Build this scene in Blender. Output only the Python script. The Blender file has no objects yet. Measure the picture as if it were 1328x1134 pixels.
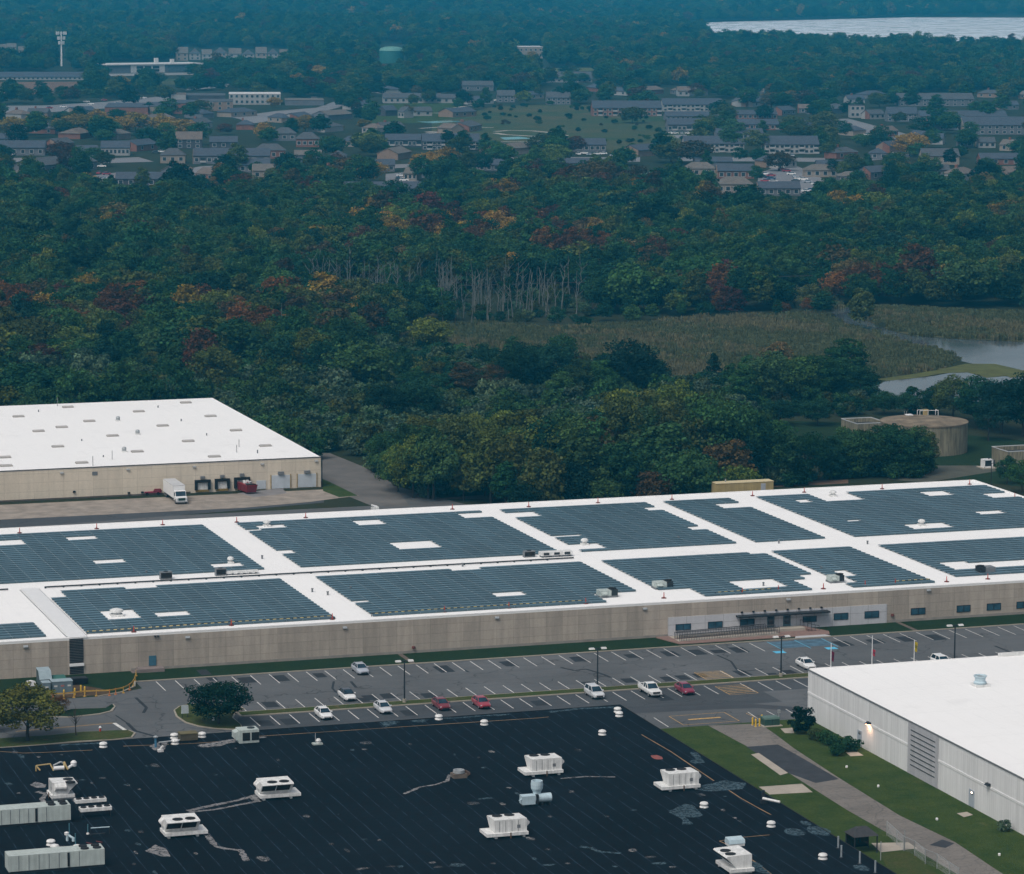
import bpy, math, random
import numpy as np
from mathutils import Vector, Matrix
random.seed(7)
rs = np.random.RandomState(11)
C = bpy.context.scene.collection
R_ = math.radians

# ------------------------------------------------------------------ camera
CAM_H, F_PX, PITCH, ROLL, YAW = 110.0, 4400.0, 0.143489374, 0.00376895, 0.320163068
CX, CY, IW = 664.0, 567.0, 1328.0
_cp, _sp, _cr, _sr = math.cos(PITCH), math.sin(PITCH), math.cos(ROLL), math.sin(ROLL)
_R = Matrix(((_cr, -_sr, 0), (_sr, _cr, 0), (0, 0, 1))) @ Matrix(((1, 0, 0), (0, -_sp, -_cp), (0, _cp, -_sp)))
_Z = Matrix(((math.cos(YAW), math.sin(YAW), 0), (-math.sin(YAW), math.cos(YAW), 0), (0, 0, 1)))
W = _Z @ _R.transposed()
Wt = W.transposed()


def ray(px, py):
    return W @ Vector(((px - CX) / F_PX, (py - CY) / F_PX, 1))


def G(px, py, z=0.0):            # picture point -> point on the level z (survey of the photograph)
    d = ray(px, py)
    t = (z - CAM_H) / d.z
    return Vector((d.x * t, d.y * t, z))


def onY(px, py, Y):              # picture point -> point on a wall facing the viewer
    d = ray(px, py)
    t = Y / d.y
    return Vector((d.x * t, Y, CAM_H + d.z * t))


def onX(px, py, X):
    d = ray(px, py)
    t = X / d.x
    return Vector((X, d.y * t, CAM_H + d.z * t))


def PX(P):
    v = Wt @ (Vector(P) - Vector((0, 0, CAM_H)))
    if v.z < 1:
        return (-9999.0, -9999.0)
    return (CX + F_PX * v.x / v.z, CY + F_PX * v.y / v.z)


def tall(base, top_y):           # height of a thing standing at base whose top shows at top_y
    b = G(*base)
    lo, hi = 0.0, 80.0
    for _ in range(40):
        m = (lo + hi) / 2
        if PX((b.x, b.y, m))[1] > top_y:
            lo = m
        else:
            hi = m
    return lo


def dist_of(x, y):
    return x * math.sin(YAW) + y * math.cos(YAW)


# ------------------------------------------------------------------ materials
def _nodes(name):
    m = bpy.data.materials.new(name)
    m.use_nodes = True
    nt = m.node_tree
    b = nt.nodes['Principled BSDF']
    return m, nt, b


def lk(nt, a, b):
    nt.links.new(a, b)


def mathn(nt, op, a, b=None, clamp=False):
    n = nt.nodes.new('ShaderNodeMath')
    n.operation = op
    n.use_clamp = clamp
    for i, v in enumerate((a, b)):
        if v is None:
            continue
        if isinstance(v, (int, float)):
            n.inputs[i].default_value = v
        else:
            lk(nt, v, n.inputs[i])
    return n.outputs[0]


def mixc(nt, fac, a, b, mode='MIX'):
    n = nt.nodes.new('ShaderNodeMix')
    n.data_type = 'RGBA'
    n.blend_type = mode
    for s, v in ((n.inputs[0], fac), (n.inputs[6], a), (n.inputs[7], b)):
        if isinstance(v, (int, float)):
            s.default_value = v
        elif isinstance(v, (tuple, list)):
            s.default_value = (v[0], v[1], v[2], 1)
        else:
            lk(nt, v, s)
    return n.outputs[2]


def noise(nt, vec, scale, detail=4, rough=.55):
    n = nt.nodes.new('ShaderNodeTexNoise')
    n.inputs['Scale'].default_value = scale
    n.inputs['Detail'].default_value = detail
    n.inputs['Roughness'].default_value = rough
    if vec is not None:
        lk(nt, vec, n.inputs['Vector'])
    return n.outputs[0]


def ramp(nt, v, lo, hi, a=0.0, b=1.0):
    n = nt.nodes.new('ShaderNodeMapRange')
    n.inputs[1].default_value = lo
    n.inputs[2].default_value = hi
    n.inputs[3].default_value = a
    n.inputs[4].default_value = b
    lk(nt, v, n.inputs[0])
    return n.outputs[0]


def world_pos(nt):
    return nt.nodes.new('ShaderNodeNewGeometry').outputs['Position']


def vmul(nt, v, s):
    n = nt.nodes.new('ShaderNodeVectorMath')
    n.operation = 'MULTIPLY'
    lk(nt, v, n.inputs[0])
    n.inputs[1].default_value = s
    return n.outputs[0]


def scale_col(nt, col, fac):
    n = nt.nodes.new('ShaderNodeVectorMath')
    n.operation = 'SCALE'
    if isinstance(col, (tuple, list)):
        n.inputs[0].default_value = col[:3]
    else:
        lk(nt, col, n.inputs[0])
    lk(nt, fac, n.inputs['Scale'])
    return n.outputs[0]


def bump(nt, bsdf, h, strength=.3, dist=.1):
    n = nt.nodes.new('ShaderNodeBump')
    n.inputs['Strength'].default_value = strength
    n.inputs['Distance'].default_value = dist
    lk(nt, h, n.inputs['Height'])
    lk(nt, n.outputs[0], bsdf.inputs['Normal'])


MATS = {}


def mat(name, col, rough=.75, var=.15, scale=1.5, spec=.3, metal=0.0, bmp=0.0, streak=0.0):
    if name in MATS:
        return MATS[name]
    m, nt, b = _nodes(name)
    p = world_pos(nt)
    f = ramp(nt, noise(nt, p, scale), .25, .75, 1 - var, 1 + var)
    if streak:
        s = noise(nt, vmul(nt, p, (1.6, 1.6, .12)), 2.0, 3)
        f = mathn(nt, 'MULTIPLY', f, ramp(nt, s, .3, .7, 1 - streak, 1 + streak))
    lk(nt, scale_col(nt, col, f), b.inputs['Base Color'])
    b.inputs['Roughness'].default_value = rough
    b.inputs['Specular IOR Level'].default_value = spec
    b.inputs['Metallic'].default_value = metal
    if bmp:
        bump(nt, b, noise(nt, p, scale * 4), bmp, .05)
    MATS[name] = m
    return m


def emis(name, col, strength):
    m, nt, b = _nodes(name)
    b.inputs['Base Color'].default_value = (.8, .8, .8, 1)
    b.inputs['Emission Color'].default_value = (*col, 1)
    b.inputs['Emission Strength'].default_value = strength
    return m


def m_asphalt(name, col, crack=.5, cell=.09, var=.18, fine=0.0):
    m, nt, b = _nodes(name)
    p = world_pos(nt)
    big = ramp(nt, noise(nt, p, .06, 5, .6), .3, .7, 1 - var, 1 + var)
    sm = ramp(nt, noise(nt, p, 2.2, 5, .7), .25, .75, .86, 1.14)
    lane = ramp(nt, noise(nt, vmul(nt, p, (.02, .55, 0)), 1.0, 2), .35, .65, .93, 1.06)
    f = mathn(nt, 'MULTIPLY', mathn(nt, 'MULTIPLY', big, sm), lane)
    warp = nt.nodes.new('ShaderNodeVectorMath')
    warp.operation = 'ADD'
    nz = nt.nodes.new('ShaderNodeTexNoise')
    nz.inputs['Scale'].default_value = .25
    lk(nt, p, nz.inputs['Vector'])
    wv = nt.nodes.new('ShaderNodeVectorMath')
    wv.operation = 'SCALE'
    lk(nt, nz.outputs['Color'], wv.inputs[0])
    wv.inputs['Scale'].default_value = 5.0
    lk(nt, p, warp.inputs[0])
    lk(nt, wv.outputs[0], warp.inputs[1])
    vo = nt.nodes.new('ShaderNodeTexVoronoi')
    vo.feature = 'DISTANCE_TO_EDGE'
    vo.inputs['Scale'].default_value = cell
    lk(nt, warp.outputs[0], vo.inputs['Vector'])
    c = ramp(nt, vo.outputs[0], 0.0, .012, 1 - crack, 1.0)
    n2 = nt.nodes.new('ShaderNodeMapRange')
    f = mathn(nt, 'MULTIPLY', f, mathn(nt, 'MINIMUM', c, 1.0))
    if fine:
        v2 = nt.nodes.new('ShaderNodeTexVoronoi')
        v2.feature = 'DISTANCE_TO_EDGE'
        v2.inputs['Scale'].default_value = .8
        lk(nt, vmul(nt, warp.outputs[0], (.7, 1.2, 1)), v2.inputs['Vector'])
        f = mathn(nt, 'MULTIPLY', f, mathn(nt, 'MINIMUM', ramp(nt, v2.outputs[0], 0, .07, 1 - fine, 1.0), 1.0))
    lk(nt, scale_col(nt, col, f), b.inputs['Base Color'])
    b.inputs['Roughness'].default_value = .85
    b.inputs['Specular IOR Level'].default_value = .25
    MATS[name] = m
    return m


def m_precast(name, col, mortar, width, row, var=.16, stain=.14):
    """precast wall panels: joints, panel to panel tone differences, run-off streaks"""
    m, nt, b = _nodes(name)
    p = world_pos(nt)
    sx = nt.nodes.new('ShaderNodeSeparateXYZ')
    lk(nt, p, sx.inputs[0])
    u = mathn(nt, 'ADD', sx.outputs[0], sx.outputs[1])
    cb = nt.nodes.new('ShaderNodeCombineXYZ')
    lk(nt, u, cb.inputs[0])
    lk(nt, sx.outputs[2], cb.inputs[1])
    br = nt.nodes.new('ShaderNodeTexBrick')
    br.offset = 0.0
    br.inputs['Scale'].default_value = 1.0
    br.inputs['Brick Width'].default_value = width
    br.inputs['Row Height'].default_value = row
    br.inputs['Mortar Size'].default_value = .035
    br.inputs['Mortar Smooth'].default_value = .3
    br.inputs['Color1'].default_value = (*[c * (1 - var * .35) for c in col], 1)
    br.inputs['Color2'].default_value = (*[c * (1 + var * .35) for c in col], 1)
    br.inputs['Mortar'].default_value = (*mortar, 1)
    lk(nt, cb.outputs[0], br.inputs['Vector'])
    wn = nt.nodes.new('ShaderNodeTexWhiteNoise')
    wn.noise_dimensions = '1D'
    lk(nt, mathn(nt, 'FLOOR', mathn(nt, 'DIVIDE', u, width * 1.0)), wn.inputs['W'])
    f = ramp(nt, wn.outputs[0], 0, 1, 1 - var, 1 + var * .8)
    st = noise(nt, vmul(nt, cb.outputs[0], (.9, .10, 1)), 1.2, 4)
    f = mathn(nt, 'MULTIPLY', f, ramp(nt, st, .3, .7, 1 - stain, 1 + stain * .5))
    f = mathn(nt, 'MULTIPLY', f, ramp(nt, noise(nt, p, 3.0, 4, .7), .3, .7, .94, 1.06))
    lk(nt, scale_col(nt, br.outputs[0], f), b.inputs['Base Color'])
    b.inputs['Roughness'].default_value = .85
    b.inputs['Specular IOR Level'].default_value = .2
    MATS[name] = m
    return m


def m_grass(name, a, bcol, scale=.35):
    m, nt, b = _nodes(name)
    p = world_pos(nt)
    n1 = ramp(nt, noise(nt, p, scale, 6, .7), .34, .66)
    n2 = ramp(nt, noise(nt, p, 3.0, 5, .75), .25, .75, .55, 1.45)
    col = mixc(nt, n1, a, bcol)
    bare = ramp(nt, noise(nt, vmul(nt, p, (1.2, .5, 1)), scale * 1.7, 5, .7), .60, .74)
    col = mixc(nt, mathn(nt, 'MULTIPLY', bare, .85), col, (bcol[0] * 1.7, bcol[1] * 1.25, bcol[2] * 1.7))
    lk(nt, scale_col(nt, col, n2), b.inputs['Base Color'])
    b.inputs['Roughness'].default_value = .95
    b.inputs['Specular IOR Level'].default_value = .1
    bump(nt, b, noise(nt, p, 6.0, 4), .6, .15)
    MATS[name] = m
    return m


def m_membrane(name, col, var, stripes=None, rough=.6, spec=.3, grime=0.0, seam=0.0):
    m, nt, b = _nodes(name)
    p = world_pos(nt)
    f = ramp(nt, noise(nt, p, .05, 6, .6), .3, .7, 1 - var, 1 + var)
    f = mathn(nt, 'MULTIPLY', f, ramp(nt, noise(nt, p, .7, 5, .7), .3, .7, 1 - var * .6, 1 + var * .6))
    if seam:
        sx = nt.nodes.new('ShaderNodeSeparateXYZ')
        lk(nt, p, sx.inputs[0])
        ln = mathn(nt, 'LESS_THAN', mathn(nt, 'FRACT', mathn(nt, 'DIVIDE', sx.outputs[0], 3.05)), .045)
        l2 = mathn(nt, 'LESS_THAN', mathn(nt, 'FRACT', mathn(nt, 'DIVIDE', sx.outputs[1], 15.2)), .018)
        f = mathn(nt, 'SUBTRACT', f, mathn(nt, 'MULTIPLY', mathn(nt, 'ADD', ln, l2), seam))
        pd = ramp(nt, noise(nt, p, .11, 5, .6), .60, .70, 0, 1)
        f = mathn(nt, 'SUBTRACT', f, mathn(nt, 'MULTIPLY', pd, seam * 1.1))
    if grime:
        g = ramp(nt, noise(nt, vmul(nt, p, (.35, 1.2, 1)), .8, 6, .7), .55, .8, 1.0, 1 - grime)
        f = mathn(nt, 'MULTIPLY', f, g)
    if stripes:
        sx = nt.nodes.new('ShaderNodeSeparateXYZ')
        lk(nt, p, sx.inputs[0])
        wob = mathn(nt, 'MULTIPLY', mathn(nt, 'SUBTRACT', noise(nt, p, .12, 2), .5), .35)
        fr = mathn(nt, 'FRACT', mathn(nt, 'DIVIDE', mathn(nt, 'ADD', sx.outputs[0], wob), stripes))
        ln = mathn(nt, 'LESS_THAN', fr, .05)
        brk = ramp(nt, noise(nt, p, .5, 3), .35, .6)
        f = mathn(nt, 'ADD', f, mathn(nt, 'MULTIPLY', mathn(nt, 'MULTIPLY', ln, brk), 5.5))
    lk(nt, scale_col(nt, col, f), b.inputs['Base Color'])
    b.inputs['Roughness'].default_value = rough
    b.inputs['Specular IOR Level'].default_value = spec
    MATS[name] = m
    return m


def m_siding(name, col):
    m, nt, b = _nodes(name)
    p = world_pos(nt)
    sx = nt.nodes.new('ShaderNodeSeparateXYZ')
    lk(nt, p, sx.inputs[0])
    u = mathn(nt, 'ADD', sx.outputs[0], sx.outputs[1])
    rib = mathn(nt, 'PINGPONG', u, .3)
    f1 = ramp(nt, rib, 0, .06, .86, 1.0)
    wn = nt.nodes.new('ShaderNodeTexWhiteNoise')
    wn.noise_dimensions = '1D'
    lk(nt, mathn(nt, 'FLOOR', mathn(nt, 'DIVIDE', u, .9)), wn.inputs['W'])
    f = mathn(nt, 'MULTIPLY', mathn(nt, 'MINIMUM', f1, 1.0), ramp(nt, wn.outputs[0], 0, 1, .93, 1.05))
    cb = nt.nodes.new('ShaderNodeCombineXYZ')
    lk(nt, u, cb.inputs[0])
    lk(nt, sx.outputs[2], cb.inputs[1])
    f = mathn(nt, 'MULTIPLY', f, ramp(nt, noise(nt, vmul(nt, cb.outputs[0], (1.4, .1, 1)), 1.3, 4), .3, .7, .9, 1.06))
    lk(nt, scale_col(nt, col, f), b.inputs['Base Color'])
    b.inputs['Roughness'].default_value = .6
    b.inputs['Specular IOR Level'].default_value = .3
    MATS[name] = m
    return m


def m_glass(name, col=(.02, .04, .06), rough=.08, spec=.7):
    m, nt, b = _nodes(name)
    p = world_pos(nt)
    f = ramp(nt, noise(nt, p, .8, 3), .3, .7, .6, 1.5)
    lk(nt, scale_col(nt, col, f), b.inputs['Base Color'])
    b.inputs['Roughness'].default_value = rough
    b.inputs['Specular IOR Level'].default_value = spec
    MATS[name] = m
    return m


def m_patch(name, col, lo=.34, hi=.58):
    """thin worn roof coating: patchy, with ragged see-through edges"""
    m, nt, b = _nodes(name)
    p = world_pos(nt)
    f = ramp(nt, noise(nt, p, .8, 4), .3, .7, .7, 1.3)
    lk(nt, scale_col(nt, col, f), b.inputs['Base Color'])
    b.inputs['Roughness'].default_value = .8
    b.inputs['Specular IOR Level'].default_value = .15
    lk(nt, ramp(nt, noise(nt, p, 1.7, 5, .7), lo, hi, .25, 1.0), b.inputs['Alpha'])
    MATS[name] = m
    return m


def m_solar():
    m, nt, b = _nodes('solar_panel_glass')
    p = world_pos(nt)
    f = ramp(nt, noise(nt, p, .05, 4), .3, .7, .88, 1.12)
    g = nt.nodes.new('ShaderNodeNewGeometry')
    f = mathn(nt, 'MULTIPLY', f, ramp(nt, g.outputs['Random Per Island'], 0, 1, .85, 1.18))
    lk(nt, scale_col(nt, (.066, .130, .170), f), b.inputs['Base Color'])
    b.inputs['Roughness'].default_value = .38
    b.inputs['Specular IOR Level'].default_value = .22
    return m


def m_foliage(name, gain=1.0, lo=.66, hi=1.38):
    m = bpy.data.materials.new(name)
    m.use_nodes = True
    nt = m.node_tree
    nt.nodes.clear()
    out = nt.nodes.new('ShaderNodeOutputMaterial')
    at = nt.nodes.new('ShaderNodeAttribute')
    at.attribute_type = 'INSTANCER'
    at.attribute_name = 'tint'
    g = nt.nodes.new('ShaderNodeNewGeometry')
    tc = nt.nodes.new('ShaderNodeTexCoord')
    f = ramp(nt, g.outputs['Random Per Island'], 0, 1, lo, hi)
    f = mathn(nt, 'MULTIPLY', f, ramp(nt, noise(nt, tc.outputs['Object'], .35, 3), .3, .7, .65 * gain, 1.4 * gain))
    col = scale_col(nt, at.outputs['Color'], f)
    hs = nt.nodes.new('ShaderNodeHueSaturation')
    lk(nt, ramp(nt, noise(nt, tc.outputs['Object'], .22, 2), .3, .7, .485, .515), hs.inputs['Hue'])
    lk(nt, col, hs.inputs['Color'])
    d = nt.nodes.new('ShaderNodeBsdfDiffuse')
    t = nt.nodes.new('ShaderNodeBsdfTranslucent')
    lk(nt, hs.outputs[0], d.inputs[0])
    lk(nt, hs.outputs[0], t.inputs[0])
    mx = nt.nodes.new('ShaderNodeMixShader')
    mx.inputs[0].default_value = .18
    lk(nt, d.outputs[0], mx.inputs[1])
    lk(nt, t.outputs[0], mx.inputs[2])
    lk(nt, mx.outputs[0], out.inputs['Surface'])
    return m


def m_water(name, col, rough, bscale, bstr, stretch=(1, 1, 1)):
    m, nt, b = _nodes(name)
    p = world_pos(nt)
    b.inputs['Base Color'].default_value = (*col, 1)
    lk(nt, ramp(nt, noise(nt, p, .03, 3), .35, .65, rough * .5, rough * 1.6), b.inputs['Roughness'])
    b.inputs['IOR'].default_value = 1.33
    bump(nt, b, noise(nt, vmul(nt, p, stretch), bscale, 3), bstr, .1)
    return m


WHITE_ROOF = m_membrane('white_roof_membrane', (.82, .81, .80), .012, rough=.8, spec=.15, grime=.06, seam=.05)
BLACK_ROOF = m_membrane('black_roof_membrane', (.0042, .0070, .0105), .30, stripes=2.05, rough=.85, spec=.07)
ASPHALT = m_asphalt('asphalt_lot', (.098, .102, .106))
ASPHALT_D = m_asphalt('asphalt_dark', (.055, .06, .066), .35)
ASPHALT_P = mat('asphalt_patch', (.022, .026, .031), .9, .25, .8)
ALLEY = m_asphalt('alley_asphalt', (.175, .158, .142), .35, .12, .22, .22)
YARD = m_asphalt('yard_asphalt', (.10, .102, .104), .35)
CONCRETE = mat('concrete', (.36, .32, .27), .9, .15, .5)
APRON = mat('apron_concrete', (.27, .232, .195), .9, .32, .35)
KERB = mat('kerb_concrete', (.30, .27, .22), .9, .15, 1.0)
PAINT_W = mat('road_paint_white', (.60, .60, .58), .8, .35, 2.2)
PAINT_Y = mat('road_paint_yellow', (.46, .29, .10), .8, .35, 2.2)
PAINT_B = mat('road_paint_blue', (.065, .125, .175), .8, .5, .8)
GRASS = m_grass('grass_lawn', (.024, .048, .009), (.050, .072, .016), .25)
GRASS_D = m_grass('grass_dark', (.010, .026, .010), (.016, .034, .012), .3)  # darker green grass
GRASS_Y = m_grass('grass_worn', (.034, .060, .012), (.064, .066, .022), .3)
GROUND = m_grass('ground_cover', (.018, .027, .012), (.032, .036, .018), .02)
DIRT = m_grass('bare_soil', (.12, .075, .05), (.17, .11, .08), .05)
MULCH = m_grass('mulch', (.07, .045, .03), (.09, .065, .035), .4)
FIELD = m_grass('meadow', (.028, .060, .024), (.080, .075, .036), .012)
TAN = m_precast('precast_tan', (.38, .33, .278), (.28, .24, .20), 2.75, 1.45, .13, .17)
TAN2 = m_precast('precast_cream', (.63, .555, .45), (.46, .40, .325), 3.0, 1.8, .05, .08)
OFFICE_W = m_precast('office_white_panel', (.47, .47, .49), (.25, .25, .26), 3.2, 1.9, .03, .06)
SIDING = m_siding('white_siding', (.70, .70, .70))
SIDING_G = m_siding('grey_siding', (.42, .42, .44))
TRIM_W = mat('white_trim', (.72, .72, .72), .5, .05, 1)
COPING = mat('dark_coping', (.05, .045, .04), .6, .2, 1)
GLASS = m_glass('window_glass', (.03, .075, .11))
GLASS_D = m_glass('dark_glass', (.008, .012, .018))
DARK = mat('dark_metal', (.02, .024, .028), .55, .2, 2)
DARKER = mat('black_rubber', (.012, .012, .013), .8, .2, 2)
STEEL = mat('galvanised_steel', (.34, .36, .37), .45, .15, 2, .5, .3)
RAILM = mat('railing_grey', (.062, .062, .066), .7, .2, 2)
GREYM = mat('grey_metal', (.16, .17, .18), .6, .15, 2)
UNIT_W = mat('unit_white', (.65, .65, .635), .55, .14, 1.3, streak=.16)
UNIT_G = mat('unit_greygreen', (.40, .45, .43), .6, .12, .9, streak=.12)
UNIT_B = mat('unit_pale_blue', (.42, .53, .58), .5, .12, .9, streak=.1)
RED = mat('safety_red', (.42, .05, .03), .6, .15, 3)
ORANGE = mat('safety_orange', (.75, .20, .03), .6, .15, 3)
YELLOW = mat('safety_yellow', (.62, .40, .05), .6, .15, 3)
PATCH = m_patch('grey_roof_coating', (.20, .197, .20))
PATCH_B = m_patch('wet_grey_coating', (.045, .074, .092))
STRIPE_RF = mat('ochre_roof_line', (.24, .16, .085), .8, .5, .35)
TANK = mat('weathered_concrete', (.19, .172, .12), .92, .2, .25, streak=.45)
TANK_TOP = mat('weathered_roof_concrete', (.17, .135, .095), .92, .6, .35)
BARK = mat('bark_brown', (.045, .036, .028), .95, .3, 2)
BARK_G = mat('bark_pale_grey', (.105, .112, .10), .95, .3, 2)
SOLAR = m_solar()
LEAF = m_foliage('foliage')
REED = m_foliage('reed_blades', 1.0, .8, 1.2)
LAKE = m_water('lake_water', (.66, .69, .72), .30, .02, .05)  # pale base colour stands in for the sky's reflection
RIVER = m_water('river_water', (.07, .085, .095), .10, .35, .04, (1, 1.6, 1))


# ------------------------------------------------------------------ mesh builder
class MB:
    def __init__(self):
        self.v, self.f, self.m = [], [], []

    def add(self, vs, fs, mi=0):
        o = len(self.v)
        self.v += [tuple(p) for p in vs]
        self.f += [tuple(i + o for i in q) for q in fs]
        self.m += [mi] * len(fs)

    def box(self, x0, x1, y0, y1, z0, z1, mi=0):
        self.hexa([(x0, y0), (x1, y0), (x1, y1), (x0, y1)], z0, [(x0, y0), (x1, y0), (x1, y1), (x0, y1)], z1, mi)
        return self

    def hexa(self, b, z0, t, z1, mi=0):
        n = len(b)
        vs = [(*p, z0) for p in b] + [(*p, z1) for p in t]
        fs = [tuple(range(n - 1, -1, -1)), tuple(range(n, 2 * n))]
        fs += [(i, (i + 1) % n, n + (i + 1) % n, n + i) for i in range(n)]
        self.add(vs, fs, mi)
        return self

    def prism(self, poly, z0, z1, mi=0):
        a = sum(poly[i][0] * poly[(i + 1) % len(poly)][1] - poly[(i + 1) % len(poly)][0] * poly[i][1] for i in range(len(poly)))
        p = [tuple(q[:2]) for q in poly]
        if a < 0:
            p.reverse()
        return self.hexa(p, z0, p, z1, mi)

    def poly(self, pts, mi=0):
        self.add(pts, [tuple(range(len(pts)))], mi)
        return self

    def extrude_y(self, prof, y0, y1, mi=0):     # profile in xz, extruded along y
        n = len(prof)
        vs = [(x, y0, z) for x, z in prof] + [(x, y1, z) for x, z in prof]
        fs = [tuple(range(n)), tuple(range(2 * n - 1, n - 1, -1))]
        fs += [(i, n + i, n + (i + 1) % n, (i + 1) % n) for i in range(n)]
        self.add(vs, fs, mi)
        return self

    def extrude_x(self, prof, x0, x1, mi=0):     # profile in yz, extruded along x
        n = len(prof)
        vs = [(x0, y, z) for y, z in prof] + [(x1, y, z) for y, z in prof]
        fs = [tuple(range(n - 1, -1, -1)), tuple(range(n, 2 * n))]
        fs += [(i, (i + 1) % n, n + (i + 1) % n, n + i) for i in range(n)]
        self.add(vs, fs, mi)
        return self

    def cyl(self, x, y, z0, z1, r, r2=None, n=14, mi=0):
        r2 = r if r2 is None else r2
        a = [2 * math.pi * i / n for i in range(n)]
        self.hexa([(x + r * math.cos(t), y + r * math.sin(t)) for t in a], z0, [(x + r2 * math.cos(t), y + r2 * math.sin(t)) for t in a], z1, mi)
        return self

    def lathe(self, x, y, prof, n=16, mi=0):
        for (r0, z0), (r1, z1) in zip(prof, prof[1:]):
            vs, fs = [], []
            for i in range(n):
                t = 2 * math.pi * i / n
                vs += [(x + r0 * math.cos(t), y + r0 * math.sin(t), z0), (x + r1 * math.cos(t), y + r1 * math.sin(t), z1)]
            for i in range(n):
                j = (i + 1) % n
                fs.append((2 * i, 2 * j, 2 * j + 1, 2 * i + 1))
            self.add(vs, fs, mi)
        return self

    def bar(self, a, b, r, r2=None, n=6, mi=0):
        a, b = Vector(a), Vector(b)
        r2 = r if r2 is None else r2
        d = (b - a)
        if d.length < 1e-6:
            return self
        d.normalize()
        u = d.cross(Vector((0, 0, 1)) if abs(d.z) < .9 else Vector((1, 0, 0))).normalized()
        w = d.cross(u)
        vs = []
        for P, rr in ((a, r), (b, r2)):
            for i in range(n):
                t = 2 * math.pi * i / n
                vs.append(P + u * (rr * math.cos(t)) + w * (rr * math.sin(t)))
        fs = [(i, (i + 1) % n, n + (i + 1) % n, n + i) for i in range(n)] + [tuple(range(n - 1, -1, -1)), tuple(range(n, 2 * n))]
        self.add(vs, fs, mi)
        return self

    def build(self, name, m, parent=None, off=None, smooth=False):
        me = bpy.data.meshes.new(name)
        v = self.v
        if off is not None:
            ox, oy, oz = off[0], off[1], (off[2] if len(off) > 2 else 0)
            v = [(p[0] - ox, p[1] - oy, p[2] - oz) for p in v]
        me.from_pydata(v, [], self.f)
        ms = m if isinstance(m, (list, tuple)) else [m]
        for q in ms:
            me.materials.append(q)
        if len(ms) > 1:
            me.polygons.foreach_set('material_index', self.m)
        if smooth:
            me.polygons.foreach_set('use_smooth', [True] * len(me.polygons))
        me.update()
        o = bpy.data.objects.new(name, me)
        C.objects.link(o)
        if parent is not None:
            o.parent = parent
        elif off is not None:
            o.location = (off[0], off[1], off[2] if len(off) > 2 else 0)
        return o


TOPS = []


def tag(o, label, cat, group=None):
    o['label'] = label
    o['category'] = cat
    if group:
        o['group'] = group
    TOPS.append(o)
    return o


def thing(name, label, cat, loc=(0, 0, 0), rotz=0.0, group=None):
    o = bpy.data.objects.new(name, None)
    o.empty_display_size = .2
    C.objects.link(o)
    o.location = (loc[0], loc[1], loc[2] if len(loc) > 2 else 0)
    o.rotation_euler = (0, 0, rotz)
    return tag(o, label, cat, group)


def kids(o):
    return list(o.children)


def dup(root, loc, rotz, label, group=None):
    r = root.copy()
    C.objects.link(r)
    r.location = loc
    r.rotation_euler = (0, 0, rotz)
    for ch in kids(root):
        c = ch.copy()
        C.objects.link(c)
        c.parent = r
        for g in kids(ch):
            d = g.copy()
            C.objects.link(d)
            d.parent = c
    return tag(r, label, root['category'], group or root.get('group'))


def struct(name, mb, m, kind='structure'):
    o = mb.build(name, m)
    o['kind'] = kind
    return o


def sheet(name, pts, m, kind='structure', z=None):
    mb = MB()
    p = [Vector(q) for q in pts]
    a = sum(p[i].x * p[(i + 1) % len(p)].y - p[(i + 1) % len(p)].x * p[i].y for i in range(len(p)))
    if a < 0:
        p.reverse()
    mb.poly([(q.x, q.y, q.z if z is None else z) for q in p])
    return struct(name, mb, m, kind)


def gpoly(pts, z):
    return [G(x, y, z) for x, y in pts]


def inpoly(x, y, poly):
    c = False
    j = len(poly) - 1
    for i in range(len(poly)):
        xi, yi = poly[i]
        xj, yj = poly[j]
        if (yi > y) != (yj > y) and x < (xj - xi) * (y - yi) / (yj - yi) + xi:
            c = not c
        j = i
    return c


# ------------------------------------------------------------------ terrain
def sstep(a, b, x):
    t = min(1, max(0, (x - a) / (b - a)))
    return t * t * (3 - 2 * t)


def height(x, y):
    d = dist_of(x, y)
    if d < 3600:
        return 0.0
    l = x * math.cos(YAW) - y * math.sin(YAW)
    u = l / d
    left = 1 - sstep(-.02, .035, u)
    w = 160 * math.sin(l / 420.0)
    h = left * (9 * math.exp(-((d + w - 4150) / 200) ** 2) + (20 + 6 * math.sin(l / 260 + 1)) * math.exp(-((d - w - 5350) / 380) ** 2))
    far = sstep(5500, 6800, d)
    h += far * (34 + 16 * math.sin(l / 520 + .6) + 12 * math.sin(d / 760.0 + l / 900))
    return max(h, 0.0)


mb = MB()
ds = [-60, 150, 330, 600, 1000, 1700, 2600, 3600] + list(range(3750, 7600, 150)) + [8000, 8600, 9500, 10800, 12400]
NL = 48
sy, cy_ = math.sin(YAW), math.cos(YAW)
for d in ds:
    for k in range(NL + 1):
        l = (k / NL * 2 - 1) * (max(d, 0) * .62 + 450)
        X, Y = l * cy_ + d * sy, -l * sy + d * cy_
        mb.v.append((X, Y, height(X, Y) - .02))
for i in range(len(ds) - 1):
    for k in range(NL):
        a = i * (NL + 1) + k
        mb.f.append((a, a + 1, a + NL + 2, a + NL + 1))
        mb.m.append(0)
struct('ground', mb, GROUND)

# ------------------------------------------------------------------ car park and yards
lot = [(40, 425), (330, 425), (330, 493.6), (104, 493.6), (104, 489), (97, 485.5), (40, 485.5)]
sheet('parking_lot', [Vector((x, y, .004)) for x, y in lot], ASPHALT)
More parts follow.
